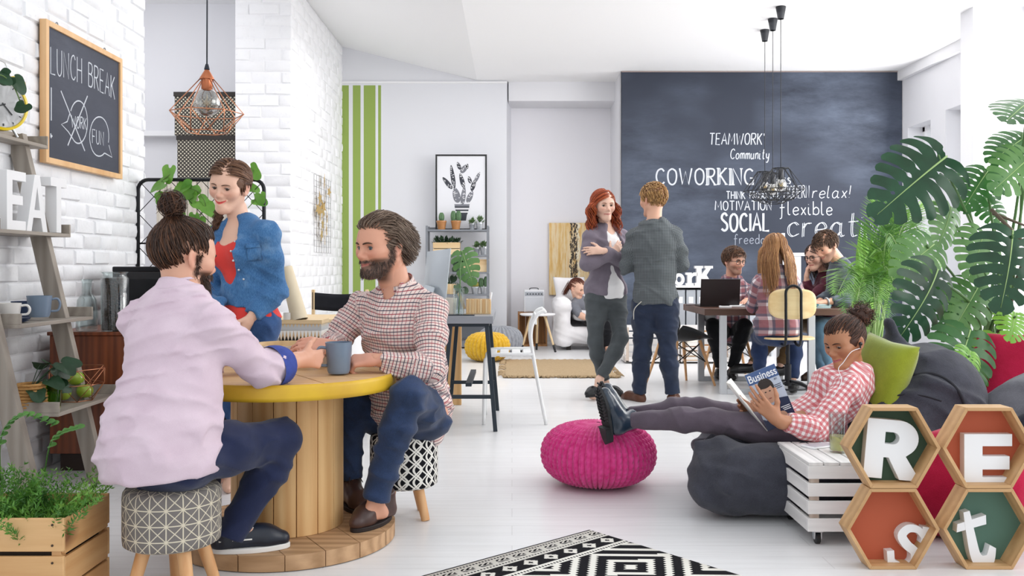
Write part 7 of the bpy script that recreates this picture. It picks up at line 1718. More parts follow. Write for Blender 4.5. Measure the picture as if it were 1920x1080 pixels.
# cactus poster standing on the top shelf
t = thing('poster', 'black framed poster of a potted cactus leaning on the shelf top', 'picture', (pxx(864, YS), YS+.10, SZ[0]+.0005)); o_ = Vector(t.location); PX0, PX1 = pxx(815.5, YS)-o_.x, pxx(912.5, YS)-o_.x; PT = pz(288, YS)-o_.z; fr = .022
for lo, hi in (((PX0, -.012, 0), (PX0+fr, .012, PT)), ((PX1-fr, -.012, 0), (PX1, .012, PT)), ((PX0+fr, -.012, 0), (PX1-fr, .012, fr)), ((PX0+fr, -.012, PT-fr), (PX1-fr, .012, PT))): MB().b2(lo, hi).build('frame_bar', mat('black_frame', '#141417', .5), t, 30, .001)
MB().b2((PX0+fr, -.002, fr), (PX1-fr, .008, PT-fr)).build('print', mat('poster_paper', '#e4e5ea', .6), t, 0)
INK = [mat('print_dark', '#3e4048', .8), mat('print_mid', '#787a82', .8), mat('print_light', '#e2e2e6', .8)]
def pad(x0, y0, x1, y1, w, m, sp=True):     # one cactus pad in poster pixels
    a, b = P(x0, y0, YS)-o_, P(x1, y1, YS)-o_; a.y = b.y = 0; d = b-a; n_ = Vector((-d.z, 0, d.x)).normalized(); w = w*YS/F
    mb = MB(); pts = []
    for k in range(24):
        an = 2*PI*k/24; pts.append((a+b)/2+d*.55*math.cos(an)+n_*w*math.sin(an)*(1-.18*math.cos(an)))
    mb.prism([[(p.x, p.z) for p in pts]], .0006, MF(Vector((0, -.0026, 0)), (1, 0, 0), (0, 0, 1)))
    if sp:
        rg = random.Random(int(x0*7+y0))
        for k in range(max(5, int(d.length*70))):
            c = a+d*(rg.uniform(.02, .98))+n_*w*rg.uniform(-.6, .6); mb.prism([[(c.x+.007*math.cos(q*PI/4), c.z+.007*math.sin(q*PI/4)) for q in range(8)]], .0006, MF(Vector((0, -.0036, 0)), (1, 0, 0), (0, 0, 1)), mi=1)
    mb.build('printed_cactus', [m, INK[2]], t, 0)
for a in ((866, 382, 870, 350, 4.5, INK[1]), (858, 378, 852, 352, 7, INK[1]), (851, 350, 845, 310, 4, INK[0]), (846, 352, 830, 332, 4.2, INK[0]), (869, 350, 862, 325, 4.2, INK[0]), (864, 322, 875, 308, 5, INK[1]), (862, 316, 857, 303, 3.4, INK[0]), (876, 378, 885, 358, 5, INK[1]), (884, 356, 890, 336, 4, INK[0]), (882, 342, 878, 330, 3.4, INK[0]), (890, 340, 899, 322, 3.2, INK[1]), (875, 315, 876, 306, 2.4, INK[0])): pad(*a)
mb = MB()
def quad(mb, x0, x1, y0, y1, t0, t1, mi):
    Q = [(x0, y1), (x1, y1), (x1+t1, y0), (x0-t0, y0)]; pp = [P(x, y, YS)-o_ for x, y in Q]; mb.prism([[(p.x, p.z) for p in pp]], .0006, MF(Vector((0, -.0028, 0)), (1, 0, 0), (0, 0, 1)), mi=mi)
quad(mb, 852, 879, 382, 386, 1, 1, 1)
for k in range(5): quad(mb, 852+k*.8, 879-k*.8, 386+k*3, 389+k*3, .6, .6, 0 if k % 2 == 0 else 2)
quad(mb, 858, 873, 401, 413, 2, 2, 0); mb.build('printed_pot', INK, t, 0)
# knitted poufs
def knit(name, m1, m2, scale):
    if (name,) in _MC: return _MC[(name,)]
    N = NT(name); N.set(col=N.ramp(N.noise(N.coord(), scale, 2), [(.3, m1), (.7, m2)]), rough=.9, sheen=.3, spec=.15); _MC[(name,)] = N.m; return N.m
def pouf(label, c, R, H, m, ribs, rows, amp, rope=True):
    t = thing('pouf', label, 'pouf', c)
    nu, nv_ = ribs*6, rows*4
    def fn(i, j):
        a = 2*PI*i; b = PI*(.003+.994*j); sb, cb_ = math.sin(b), math.cos(b); e = .72
        r = R*abs(sb)**e; z = H/2+H/2*math.copysign(abs(cb_)**.9, cb_)
        k = amp*min(1, abs(sb)*1.6)
        if rope: ph = ribs*a; st = abs(math.sin(ph/2)); v = (st**.5)*.62+.75*st*abs(math.sin(rows*PI*j+(1.2 if (int(ph/(2*PI)) % 2) else -1.2)*math.cos(ph/2)))
        else: v = abs(math.sin(ribs*a/2))**.6
        n = Vector((sb*math.cos(a), sb*math.sin(a), cb_*.8)); return Vector((r*math.cos(a), r*math.sin(a), z))+n*k*(v-.8)
    MB().grid(fn, nu, nv_, cu=True).build('knitted_cover', m, t, 180); return t
pouf('bright pink knitted pouf under the girl\'s boots', (pxx(1122, 4.68), 4.68, 0), .292, .318, knit('pink_yarn', '#cb2d76', '#de4c92', 30), 56, 20, .016)
pouf('mustard yellow knitted pouf behind the white metal chair', (pxx(914, 10.75), 10.75, 0), .265, .345, knit('mustard_yarn', '#c99c22', '#ddb33c', 30), 30, 12, .022)
pouf('grey ribbed pouf behind the mustard one', (pxx(938, 11.65), 11.65, 0), .29, .36, knit('grey_yarn', '#83868d', '#989ba2', 30), 30, 10, .022, False)
# jute rug
JU = mat('jute', '#9d8562', .95, col2='#b9a180', scale=60, stretch=(1, 3, 1), bump=.8, bscale=120)
t = thing('rug', 'natural woven jute rug with frayed edges on the pale floor', 'rug', (pxx(1050, 9.9), 9.9, 0)); o_ = Vector(t.location); jx0, jx1, jy0, jy1 = pxx(944, 9.3)-o_.x, pxx(1158, 9.3)-o_.x, 9.15-9.9, 10.85-9.9
rg = random.Random(1)
mb = MB(); mb.grid(lambda i, j: Vector((jx0+(jx1-jx0)*i+.02*math.sin(j*19)*(1 if i in (0, 1) else 0), jy0+(jy1-jy0)*j+.012*math.sin(i*31), .012+.004*math.sin(i*90)*math.sin(j*80))), 40, 40); o = mb.build('woven_body', JU, t, 180); so = o.modifiers.new('s', 'SOLIDIFY'); so.thickness = .011
mb = MB()
for k in range(150):
    x = jx0+(jx1-jx0)*rg.random(); y = jy0; mb.tube([(x, y+.01, .012), (x+rg.uniform(-.02, .02), y-.03, .022), (x+rg.uniform(-.04, .04), y-rg.uniform(.04, .075), .006)], [.008, .009, .003], 5)
for k in range(60):
    y = jy0+(jy1-jy0)*rg.random(); s_ = rg.choice((0, 1)); x = (jx0, jx1)[s_]; q = (-1, 1)[s_]; mb.tube([(x-q*.01, y, .012), (x+q*.03, y+rg.uniform(-.02, .02), .02), (x+q*.06, y+rg.uniform(-.03, .03), .006)], [.008, .009, .003], 5)
mb.build('fringe', JU, t, 180)['kind'] = 'stuff'
# sofa corner: crate, amplifier, side table, sofa, painting
CRB = wood('rough_crate', '#8a5f3a', '#b98a58', 'Z', 2.5, .7, .2)
YCr = 12.95; t = thing('wooden_crate', 'upright rough wooden crate carrying the white amplifier', 'crate', (pxx(998, YCr), YCr, 0)); o_ = Vector(t.location); x0, x1 = pxx(971, YCr)-o_.x, pxx(1025, YCr)-o_.x; zc_ = pz(585, YCr)
MB().b2((x0, -.2, zc_-.02), (x1, .2, zc_)).build('top_panel', CRB, t, 30, .002); MB().b2((x0, -.2, 0), (x1, .2, .02)).build('bottom_panel', CRB, t, 30)
for x in (x0, x1-.02): MB().b2((x, -.2, .02), (x+.02, .2, zc_-.02)).build('side_panel', CRB, t, 30)
for k in range(4): w = (x1-x0-.04)/4; MB().b2((x0+.02+k*w+.002, .17, .02), (x0+.02+(k+1)*w-.002, .19, zc_-.02)).build('back_slat', CRB, t, 30)
t = thing('amplifier', 'small white amplifier with a carry handle on the rough crate', 'amplifier', (pxx(1001, YCr), YCr-.06, zc_)); hw = pxx(1020, YCr)-pxx(1001, YCr); hh = pz(543, YCr)-zc_
MB().b2((-hw, -.1, .004), (hw, .1, hh)).build('cabinet', mat('amp_white', '#e3e4e8', .5), t, 30, .01); MB().b2((-hw+.02, -.108, .02), (hw-.02, -.098, hh*.68)).build('grille', mat('amp_grille', '#cfd2d8', .8, bump=.5, bscale=300), t, 30); MB().b2((-hw+.015, -.106, hh*.73), (hw-.015, -.098, hh*.92)).build('control_panel', mat('amp_panel', '#aeb2ba', .4), t, 30)
for k in range(6): MB().cyl((-hw+.05+k*.04, -.106, hh*.82), (-hw+.05+k*.04, -.118, hh*.82), .010, n=10).build('knob', mat('amp_knob', '#3a3d44', .4), t, 40)
mb = MB(); mb.tube(crom([(-.06, 0, hh), (-.05, 0, hh+.022), (.05, 0, hh+.022), (.06, 0, hh)], 4), .006, 8); mb.build('handle', mat('amp_knob', '#3a3d44', .4), t, 180)
YT_ = 11.95; t = thing('side_table', 'round white side table on three light wooden legs', 'table', (pxx(1008, YT_), YT_, 0)); zt2 = pz(588, YT_); R = .235
MB().lathe([(R-.02, zt2-.025), (R, zt2-.012), (R, zt2-.004), (R-.006, zt2), (0, zt2)], 40).build('tabletop', WHITE, t, 40)
for a in (3.6, 5.9, 1.6):
    d = Vector((math.cos(a), math.sin(a), 0)); p0, p1 = d*.1+Vector((0, 0, zt2-.025)), d*.25; o = MB().cyl(p0, p1, .018, .013, 12).build('leg', LWOODZ, t, 60); q0 = p0.lerp(p1, .8); MB().cyl(q0, p1-Vector((0, 0, 0)), .0165, .0145, 12).build('dipped_foot', mat('black_dip', '#1c1d20', .5), o, 60)
SOF = fabric('white_slipcover', '#e6e4e6', '#efedef', .9, 300, .2, 6)
YS_ = 12.55; t = thing('armchair', 'white slipcovered armchair with rounded arms against the back wall', 'armchair', (pxx(1085, YS_), YS_, 0)); o_ = Vector(t.location); sx0 = pxx(1036, YS_)-o_.x
S = SDF(); q = lambda x, y, z: (sx0+x, y, z)
for xx in (.12, .74):
    S.cone(q(xx, -.40, .60), q(xx, .32, .60), .125, .125, .03); 
    for k in (-.36, -.12, .12, .30): S.cone(q(xx, k, .12), q(xx, k, .55), .12, .105, .05)
for k in (-.33, 0, .28): S.cone(q(.2, k, .2), q(.7, k, .2), .12, .12, .06)
S.clip(q(0, 0, .055), (0, 0, -1)); S.cone(q(.25, .36, .45), q(.65, .36, .45), .12, .12, .05); S.cone(q(.25, .40, .74), q(.65, .40, .74), .10, .10, .05)
v, fa = S.mesh(.014, wrinkle(.006, .5, 5)); np_obj('slipcover', v, fa, SOF, t)
S = SDF(); 
for k in (-.28, -.05, .16): S.cone(q(.33, k, .46), q(.57, k, .46), .075, .075, .12)
v, fa = S.mesh(.014, wrinkle(.004, .5, 6)); np_obj('seat_cushion', v, fa, SOF, t)
for xx in (.2, .7):
    for yy in (-.33, .3): MB().b2((sx0+xx-.03, yy-.03, 0), (sx0+xx+.03, yy+.03, .07)).build('foot', mat('dark_foot', '#2a2624', .6), t, 30)
def pillow(name, label, M, w, h, th, m, cat='cushion', puff=1.0, n=22):
    t_ = thing(name, label, cat, M.translation); mb = MB(); R3 = M.to_3x3()
    def side(sg):
        def fn(i, j):
            x, y = (i*2-1), (j*2-1); e = (1-x**4)*(1-y**4); pin = 1-.10*(1-abs(x)**2*1.0)*0
            return R3 @ Vector((x*w/2*(1-.07*(1-y*y)*0-.08*(1-abs(y))*abs(x)**6), y*h/2*(1-.08*(1-abs(x))*abs(y)**6), sg*th/2*max(e, 0)**.55))
        return fn
    a = MB().grid(side(1), n, n); b = MB().grid(lambda i, j: side(-1)(1-i, j), n, n); a.add(b.v, b.f); o = a.build('cover', m, t_, 180)
    w_ = o.modifiers.new('w', 'WELD'); w_.merge_threshold = .0015; return t_
M = Matrix.Translation(P(1070, 548, 12.72)) @ Matrix.Rotation(.3, 4, 'Z') @ Matrix.Rotation(PI/2-.35, 4, 'X'); pillow('cushion', 'white cushion behind the resting woman on the armchair', M, .48, .46, .16, SOF)
def paint_mat():
    N = NT('abstract_painting'); co = N.coord(); sp = N.n('SeparateXYZ'); N.l(co, sp.inputs[0]); st = N.noise(N.mapping(co, (5, 1, .5)), 3, 5, .7); c = N.ramp(st, [(.25, '#c98f3c'), (.42, '#e6bf78'), (.55, '#f0dcb4'), (.75, '#e0aa58')])
    def bandm(x0, w, seed):
        wob = N.math('MULTIPLY', N.math('SUBTRACT', N.noise(N.mapping(co, (1, 1, 1), (0, 0, 0), (seed, 0, 0)), 5, 4, .7), .5), .14); d = N.math('ABSOLUTE', N.math('SUBTRACT', N.math('ADD', sp.outputs[0], wob), x0)); k = N.noise(N.mapping(co, (8, 1, 3), (0, 0, 0), (seed, 0, 0)), 5, 5, .75)
        return N.math('MULTIPLY', N.math('LESS_THAN', d, w), N.math('GREATER_THAN', k, .47))
    c = N.mix(bandm(-.09, .055, 1), c, '#3c3026'); c = N.mix(bandm(-.03, .02, 5), c, '#f4ead0'); c = N.mix(bandm(.16, .025, 9), c, '#8a6236'); N.set(col=c, rough=.55); N.bump(st, .3, .006); return N.m
YP = 13.56; t = thing('painting', 'tall abstract ochre and cream canvas on the back wall above the armchair', 'painting', (pxx(1088, YP), YP, pz(553, YP))); o_ = Vector(t.location); MB().b2((pxx(1029.5, YP)-o_.x, -.02, 0), (pxx(1147, YP)-o_.x, .02, pz(418, YP)-o_.z)).build('canvas', paint_mat(), t, 30, .003)
# ================================================================== RIGHT: WORK TABLE AND CHAIRS
DW = wood('dark_tabletop', '#4a332b', '#6b4a3e', 'X', 3, .4, .1); STW = mat('steel_white', '#c4c7cc', .4)
T0, T1, T2, T3 = 1.69, 3.02, 7.95, 8.95; ZW = .752
t = thing('work_table', 'long work table with dark wood top and pale steel legs', 'table', ((T0+T1)/2, (T2+T3)/2, 0)); o_ = Vector(t.location)
def W_(b): b.location = -o_; return b
W_(MB().b2((T0, T2, ZW-.06), (T1, T3, ZW)).build('tabletop', DW, t, 30, .004))
for x in (1.855, 2.63):
    for y in (T2+.02, T3-.05): W_(MB().b2((x-.03, y-.02, 0), (x+.03, y+.02, ZW-.06)).build('leg', STW, t, 30, .003))
for y in (T2+.02, T3-.05): W_(MB().b2((1.885, y-.02, 0), (2.60, y+.02, .045)).build('floor_rail', STW, t, 30, .003))
def shell_chair(label, x, y, rz):
    t = thing('shell_chair', label, 'chair', (x, y, 0), rz, 'black shell chairs'); SH = mat('black_plastic', '#15161a', .4)
    def fn(i, j):
        u = i*2-1; v = j
        if v < .5: k = v/.5; yy = -.22+.40*k; zz = .445-.03*math.sin(PI*k)*(1-u*u)+.05*abs(u)**3*k; w = .215+.02*k
        else: k = (v-.5)/.5; yy = .18+.10*k+.03*math.sin(k*PI/2); zz = .45+.36*k; w = .235-.03*k*k
        c = .5*(1-math.cos(min(1, v/.5)*PI/2)) if v < .5 else .5*(1-(v-.5)/.5)+.15
        return Vector((u*w*(1-.12*max(0, v-.75)*4*u*u*.5), yy-.10*u*u*max(0, (v-.5)/.5)**.5, zz+.09*abs(u)**2.5*max(0, math.sin(PI*min(1, v*1.1)))))
    mb = MB(); mb.grid(fn, 15, 19); o = mb.build('shell', SH, t, 180); so = o.modifiers.new('s', 'SOLIDIFY'); so.thickness = .008
    for sx in (-1, 1):
        for sy in (-1, 1): MB().cyl((sx*.13, sy*.13, .425), (sx*.225, sy*.235, 0), .017, .011, 12).build('leg', LEGW, t, 60)
    mb = MB()
    for sy in (-1, 1): mb.tube([(-.17, sy*.175, .22), (.135, sy*.135, .40)], .005, 6); mb.tube([(.17, sy*.175, .22), (-.135, sy*.135, .40)], .005, 6)
    for sx in (-1, 1): mb.tube([(sx*.17, -.175, .22), (sx*.135, .135, .40)], .005, 6); mb.tube([(sx*.17, .175, .22), (sx*.135, -.135, .40)], .005, 6)
    mb.build('wire_brace', BLKM, t, 180); return t
shell_chair('empty black shell chair with wooden legs beside the standing blond man', pxx(1276, 8.6), 8.62, math.radians(115))
shell_chair('black shell chair under the man in glasses', pxx(1368, 9.2), 9.22, 0)
PLY = wood('plywood', '#d8b880', '#ecd6a6', 'X', 4, .45, .06)
def swivel(label, x, y, rz, back=True):
    t = thing('swivel_chair', label, 'chair', (x, y, 0), rz, 'wooden swivel chairs'); c, s_ = math.cos, math.sin
    lp = [(.215*math.copysign(abs(c(a))**.8, c(a)), .205*math.copysign(abs(s_(a))**.8, s_(a))) for a in np.linspace(0, 2*PI, 40)[:-1]]
    MB().prism([lp], .016, Matrix.Translation((0, .02, .515))).build('seat', PLY, t, 40, .004)
    def bk(i, j):
        u, v = i*2-1, j*2-1; k = 1/max(1e-6, (abs(u)**3.2+abs(v)**3.2)**(1/3.2)) if max(abs(u), abs(v)) > 0 else 1; m = max(abs(u), abs(v)); return Vector((.19*u*m*k if m else 0, -.225-.0+.035*(u*m*k)**2, .815+.125*v*m*k if m else .815))
    o = MB().grid(bk, 21, 17).build('back_rest', PLY, t, 180); so = o.modifiers.new('s', 'SOLIDIFY'); so.thickness = .012; so.offset = 0
    mb = MB(); mb.tube(crom([(-.06, .05, .50), (-.06, -.10, .47), (-.06, -.245, .52), (-.06, -.252, .82), (-.055, -.25, .93), (0, -.25, .965), (.055, -.25, .93), (.06, -.252, .82), (.06, -.245, .52), (.06, -.10, .47), (.06, .05, .50)], 5), .0115, 10); mb.build('back_tube', BLKM, t, 180)
    mb = MB(); mb.cyl((0, 0, .5), (0, 0, .15), .016); mb.cyl((0, 0, .30), (0, 0, .12), .027); mb.build('column', BLKM, t, 50)
    for k in range(4):
        a = PI/4+k*PI/2; d = Vector((c(a), s_(a), 0)); mb = MB(); mb.tube(crom([d*.02+Vector((0, 0, .16)), d*.18+Vector((0, 0, .13)), d*.27+Vector((0, 0, .08)), d*.29], 4), .012, 8); mb.build('leg', BLKM, t, 180)
    mb = MB(); mb.tube([Vector((.19*c(a), .19*s_(a), .11)) for a in np.linspace(0, 2*PI, 33)[:-1]], .008, 6, True); mb.build('foot_ring', BLKM, t, 180); return t
swivel('wooden swivel chair with black tube frame under the long-haired woman', pxx(1482, 7.55), 7.62, -.12); swivel('wooden swivel chair mostly hidden behind the palm under the man in grey', pxx(1590, 8.3), 8.42, 1.35)
# things on the work table
ZQ = ZW+.0005; DLAP = mat('dark_laptop', '#2c2526', .35, .3)
def laptop(label, x, y, rz, w, d, m, scr, tilt=.22):
    t = thing('laptop', label, 'laptop', (x, y, ZQ), rz); MB().b2((-w/2, -d/2, 0), (w/2, d/2, .016)).build('base', m, t, 30, .003); MB().b2((-w/2+.02, -d/2+.10, .016), (w/2-.02, d/2-.02, .0175)).build('keyboard', mat('keys', '#202124', .5), t, 0)
    R = Matrix.Rotation(-tilt, 3, 'X'); l_ = MB().box(R @ Vector((0, 0, d/2))+Vector((0, d/2, .014)), (w, .01, d), R=R).build('lid', m, t, 30, .003); MB().box(R @ Vector((0, -.0055, d/2))+Vector((0, d/2, .014)), (w-.03, .001, d-.03), R=R).build('screen', scr, l_, 0); return t
SCD = mat('screen_dark', '#15181d', .15)
laptop('open dark laptop with its back to us on the work table', pxx(1347, 8.35), 8.42, PI, .36, .245, DLAP, SCD, .18); laptop('open white laptop seen edge-on beside the dark one', pxx(1398, 8.3), 8.35, -1.9, .32, .24, WHITE, mat('screen_reflection', '#3e4a44', .1), .12)
t = thing('smartphone', 'small white phone lying before the dark laptop', 'phone', (pxx(1363, 8.0), 8.06, ZQ)); MB().b2((-.05, -.035, 0), (.05, .035, .02)).build('body', WHITE, t, 30, .004); MB().b2((-.04, -.03, .02), (.04, .03, .021)).build('screen', SCD, t, 0)
for k in range(3):
    t = thing('notebook', 'thin teal notebook, %s of the pile beside the long-haired woman' % ('bottom', 'middle', 'top')[k], 'notebook', (pxx(1534, 8.1), 8.12, ZQ+.0125*k), .2+.1*k, 'teal notebooks'); MB().b2((-.075, -.10, 0), (.075, .10, .002)).b2((-.075, -.10, .010), (.075, .10, .012)).b2((-.075, -.1, .002), (-.072, .1, .010)).build('cover', mat('teal_cover', '#3d9aa8', .5), t, 30); MB().b2((-.072, -.097, .002), (.072, .097, .010)).build('pages', WCER, t, 0)
t = thing('pen', 'dark pen lying near the left edge of the work table', 'pen', (pxx(1296, 8.6), 8.6, ZQ+.004), .4); MB().cyl((-.06, 0, 0), (.06, 0, 0), .004, .003, 8).build('barrel', SCD, t, 60)
# white presentation board behind the table
YF = 9.75; t = thing('flip_chart', 'white presentation board on a post behind the work table', 'flip chart', (pxx(1492, YF), YF, 0)); o_ = Vector(t.location)
MB().b2((pxx(1466, YF)-o_.x, 0, 0), (pxx(1472, YF)-o_.x, .03, pz(437, YF))).build('post', WHITE, t, 30, .003); MB().b2((pxx(1476, YF)-o_.x, -.02, pz(480, YF)), (pxx(1514, YF)-o_.x, .02, pz(474, YF))).build('top_clamp', WHITE, t, 30, .003); MB().b2((pxx(1478, YF)-o_.x, 0, pz(575, YF)), (pxx(1502, YF)-o_.x, .012, pz(480, YF))).build('board', mat('board_white', '#dfe1e4', .4), t, 30); MB().b2((pxx(1466, YF)-o_.x, -.25, 0), (pxx(1472, YF)-o_.x, .28, .03)).build('foot', WHITE, t, 30, .003)
# low sideboard, letters, crates and books under the blackboard
YW = 11.5; t = thing('file_shelf', 'pale grey shelf of upright file boxes under the blackboard', 'shelf', (pxx(1290, YW), YW, 0)); o_ = Vector(t.location); a, b = pxx(1200, YW)-o_.x, pxx(1440, YW)-o_.x; zt2 = pz(535, YW); GS = mat('pale_grey', '#c3c7cc', .5)
MB().b2((a, -.2, zt2-.025), (b, .2, zt2)).build('top', WHITE, t, 30, .002); MB().b2((a, -.2, pz(612, YW)-.02), (b, .2, pz(612, YW))).build('bottom', GS, t, 30); MB().b2((a, .18, pz(612, YW)), (b, .2, zt2-.025)).build('back', GS, t, 30)
for k in range(3): x = a+(b-a)*k/2; MB().b2((x-.012, -.19, 0), (x+.012, .18, zt2-.025)).build('upright', GS, t, 30)
FG = mat('file_box_grey', '#aab0b8', .6); n = 12; z0 = pz(612, YW)
for k in range(n):
    x = o_.x+a+.02+(b-a-.04)*(k+.5)/n; f_ = thing('file_box', 'pale grey file box in the shelf under the blackboard', 'box', (x, YW-.03, z0+.001), 0, 'file boxes under the blackboard'); w = (b-a)/n*.42; MB().b2((-w, -.14, 0), (w, .14, .465)).build('body', FG, f_, 30, .003); MB().b2((-w*.5, -.143, .3), (w*.5, -.139, .38)).build('label_holder', WHITE, f_, 0)
ring = lambda cx, cy, rx, ry, n=28: [(cx+rx*math.cos(2*PI*k/n), cy+ry*math.sin(2*PI*k/n)) for k in range(n)]
hK = .245
for ch, lp, px, lab, w in (('o', [ring(.30, .31, .30, .31), list(reversed(ring(.30, .31, .13, .15)))], 1262, 'white letter o partly behind the blond man', 1), ('r', [[(0, 0), (.44, 0), (.44, .12), (.34, .12), (.34, .38), (.42, .47), (.52, .50), (.66, .48), (.66, .66), (.50, .67), (.34, .58), (.34, .66), (0, .66), (0, .54), (.1, .54), (.1, .12), (0, .12)]], 1284, 'white letter r between o and K under the blackboard', 1), ('K', [[(0, 0), (.46, 0), (.46, .13), (.38, .13), (.38, .38), (.60, .13), (.54, .13), (.54, 0), (1.04, 0), (1.04, .13), (.94, .13), (.66, .53), (.90, .87), (1.02, .87), (1.02, 1), (.56, 1), (.56, .87), (.64, .87), (.38, .56), (.38, .87), (.46, .87), (.46, 1), (0, 1), (0, .87), (.1, .87), (.1, .13), (0, .13)]], 1301, 'large white slab letter K on the shelf under the blackboard', 1)):
    letter(ch, lab, sc_(lp, hK, .9), .07, MF((pxx(px, YW-.1), YW-.1, zt2+.001), (1, 0, 0), (0, 0, 1)), LET, 'white letters on the file shelf')
WSL = wood('white_slat', '#d6d4d3', '#efedeb', 'X', 4, .6, .15, ('#b8afa8', 2.2)); WSLY = wood('white_slat_side', '#d6d4d3', '#efedeb', 'Y', 4, .6, .15, ('#b8afa8', 2.2))
def slat_crate(label, x0, x1, y0, y1, z0, z1, rows, lid=False, name='crate', mX=None, mY=None, posts=True, open_front=False):
    mX = mX or WSL; mY = mY or WSLY
    t = thing(name, label, 'crate', ((x0+x1)/2, (y0+y1)/2, 0)); o_ = Vector(t.location); H = z1-z0; th = .014; fx = lambda b: setattr(b, 'location', -o_)
    for k in range(rows):
        g = .018; hh = (H-(g*(rows-1)))/rows; a = z0+k*(hh+g); b = a+hh
        for y in ((y1-th,) if open_front else (y0, y1-th)): fx(MB().b2((x0, y, a), (x1, y+th, b)).build('slat', mX, t, 30, .002))
        for x in (x0, x1-th): fx(MB().b2((x, y0+(0 if open_front else th), a), (x+th, y1-th, b)).build('side_slat', mY, t, 30, .002))
    for x in (x0+th, x1-th-.035):
        for y in (y0+th, y1-th-.02): fx(MB().b2((x, y, z0), (x+.035, y+.02, z1-.002)).build('corner_post', wood('bare_post', '#b9a290', '#d6c9bd', 'Z', 4, .6, .15), t, 30))
    fx(MB().b2((x0+th, y0+th, z0+.002), (x1-th, y1-th, z0+.014)).build('bottom', mX, t, 30))
    if lid:
        n = 6
        for k in range(n): w = (x1-x0)/n; fx(MB().b2((x0+k*w+.003, y0, z1), (x0+(k+1)*w-.003, y1, z1+.014)).build('top_slat', mY, t, 30, .002))
    return t
slat_crate('open white slatted crate behind the red-haired woman', 1.30, 1.93, 10.45, 10.9, .02, .42, 5, open_front=True); slat_crate('open white slatted crate holding stacked books behind the blond man', 1.95, 2.6, 10.45, 10.9, .02, .42, 5, open_front=True)
slat_crate('natural wood slatted crate under the blackboard near the shell chair', 1.98, 2.55, 10.98, 11.25, .02, .36, 3, mX=CRW, mY=CRW, open_front=True)
for k, (c, lab) in enumerate((('#b98a4a', 'tan book lying at the bottom of the crate pile'), ('#d9cfc0', 'cream book in the middle of the crate pile'), ('#8a5a34', 'brown book lying on the crate pile'), ('#e2dccf', 'pale book at the top of the crate pile'))):
    x = pxx(1222, 10.6)+.06+.19; t = thing('book', lab, 'book', (2.06+.03*(k % 2), 10.6, .0345+.056*k), .06*k, 'books in the white crate'); MB().b2((-.09, -.12, 0), (.09, .12, .006)).b2((-.09, -.12, .046), (.09, .12, .052)).b2((-.09, .114, .006), (.09, .12, .046)).build('cover', mat('book_'+c[1:], c, .6), t, 30); MB().b2((-.085, -.115, .006), (.085, .114, .046)).build('pages', WCER, t, 0)
# three black pendants over the work table
for k, (y, cxp, lab) in enumerate(((9.24, 1467, 'nearest of the three black wire pendants above the work table'), (9.69, 1452, 'middle one of the three black wire pendants'), (10.15, 1437, 'farthest of the three black wire pendants, hanging on the left'))):
    x = pxx(cxp-3, y); zb_ = pz((346, 354, 350)[k], y); t = thing('pendant_lamp', lab, 'lamp', (x, y, zb_), 0, 'black wire pendants'); zt2 = 3.768-zb_; L_ = .175
    mb = MB(); mb.lathe([(.03, zt2-.125), (.052, zt2-.002), (.05, zt2), (0, zt2)], 24); mb.lathe([(0, zt2-.125), (.03, zt2-.125)], 24); mb.build('canopy', mat('black_canopy', '#1a1d24', .5), t, 50)
    mb = MB(); mb.tube([(0, 0, zt2-.12), (0, 0, .16)], .0035, 6); mb.build('cord', BLKM, t, 180); mb = MB(); mb.lathe([(.012, .165), (.026, .15), (.028, .06), (.02, .05), (0, .05)], 20); mb.build('socket', mat('black_canopy', '#1a1d24', .5), t, 50)
    mb = MB(); mb.sphere((0, 0, -.005), (.058, .058, .066), 24, 16); mb.sphere((0, 0, -.005), (.0565, .0565, .0645), 24, 16); mb.build('bulb', thin_glass('bulb_glass', '#ececea', 2.2), t, 180); mb = MB(); mb.tube([Vector((.022*math.cos(a), .022*math.sin(a), .02*math.sin(4*a))) for a in np.linspace(0, 2*PI, 40)[:-1]], .003, 5, True); mb.build('filament', mat('amber_filament', '#e0c078', .4), t, 180)
    K = 8; A = [Vector((.085*math.cos(2*PI*q/K), .085*math.sin(2*PI*q/K), .165)) for q in range(K)]; B = [Vector((.235*math.cos(2*PI*(q+.5)/K), .235*math.sin(2*PI*(q+.5)/K), -.05)) for q in range(K)]; C2 = [Vector((.12*math.cos(2*PI*q/K), .12*math.sin(2*PI*q/K), -.155)) for q in range(K)]
    for nm, r_ in (('upper_ring', A), ('wide_ring', B), ('lower_ring', C2)): mb = MB(); mb.tube(r_, .0042, 5, True); mb.build(nm, BLKM, t, 180)
    for q in range(K): mb = MB(); mb.tube([A[q], B[q], C2[q]], .0036, 5); mb.tube([A[q], B[q-1], C2[q]], .0036, 5); mb.build('cage_wire', BLKM, t, 180)
    mb = MB(); [mb.tube([A[q], (0, 0, .165)], .003, 5) for q in range(0, K, 2)]; mb.build('spider', BLKM, t, 180)
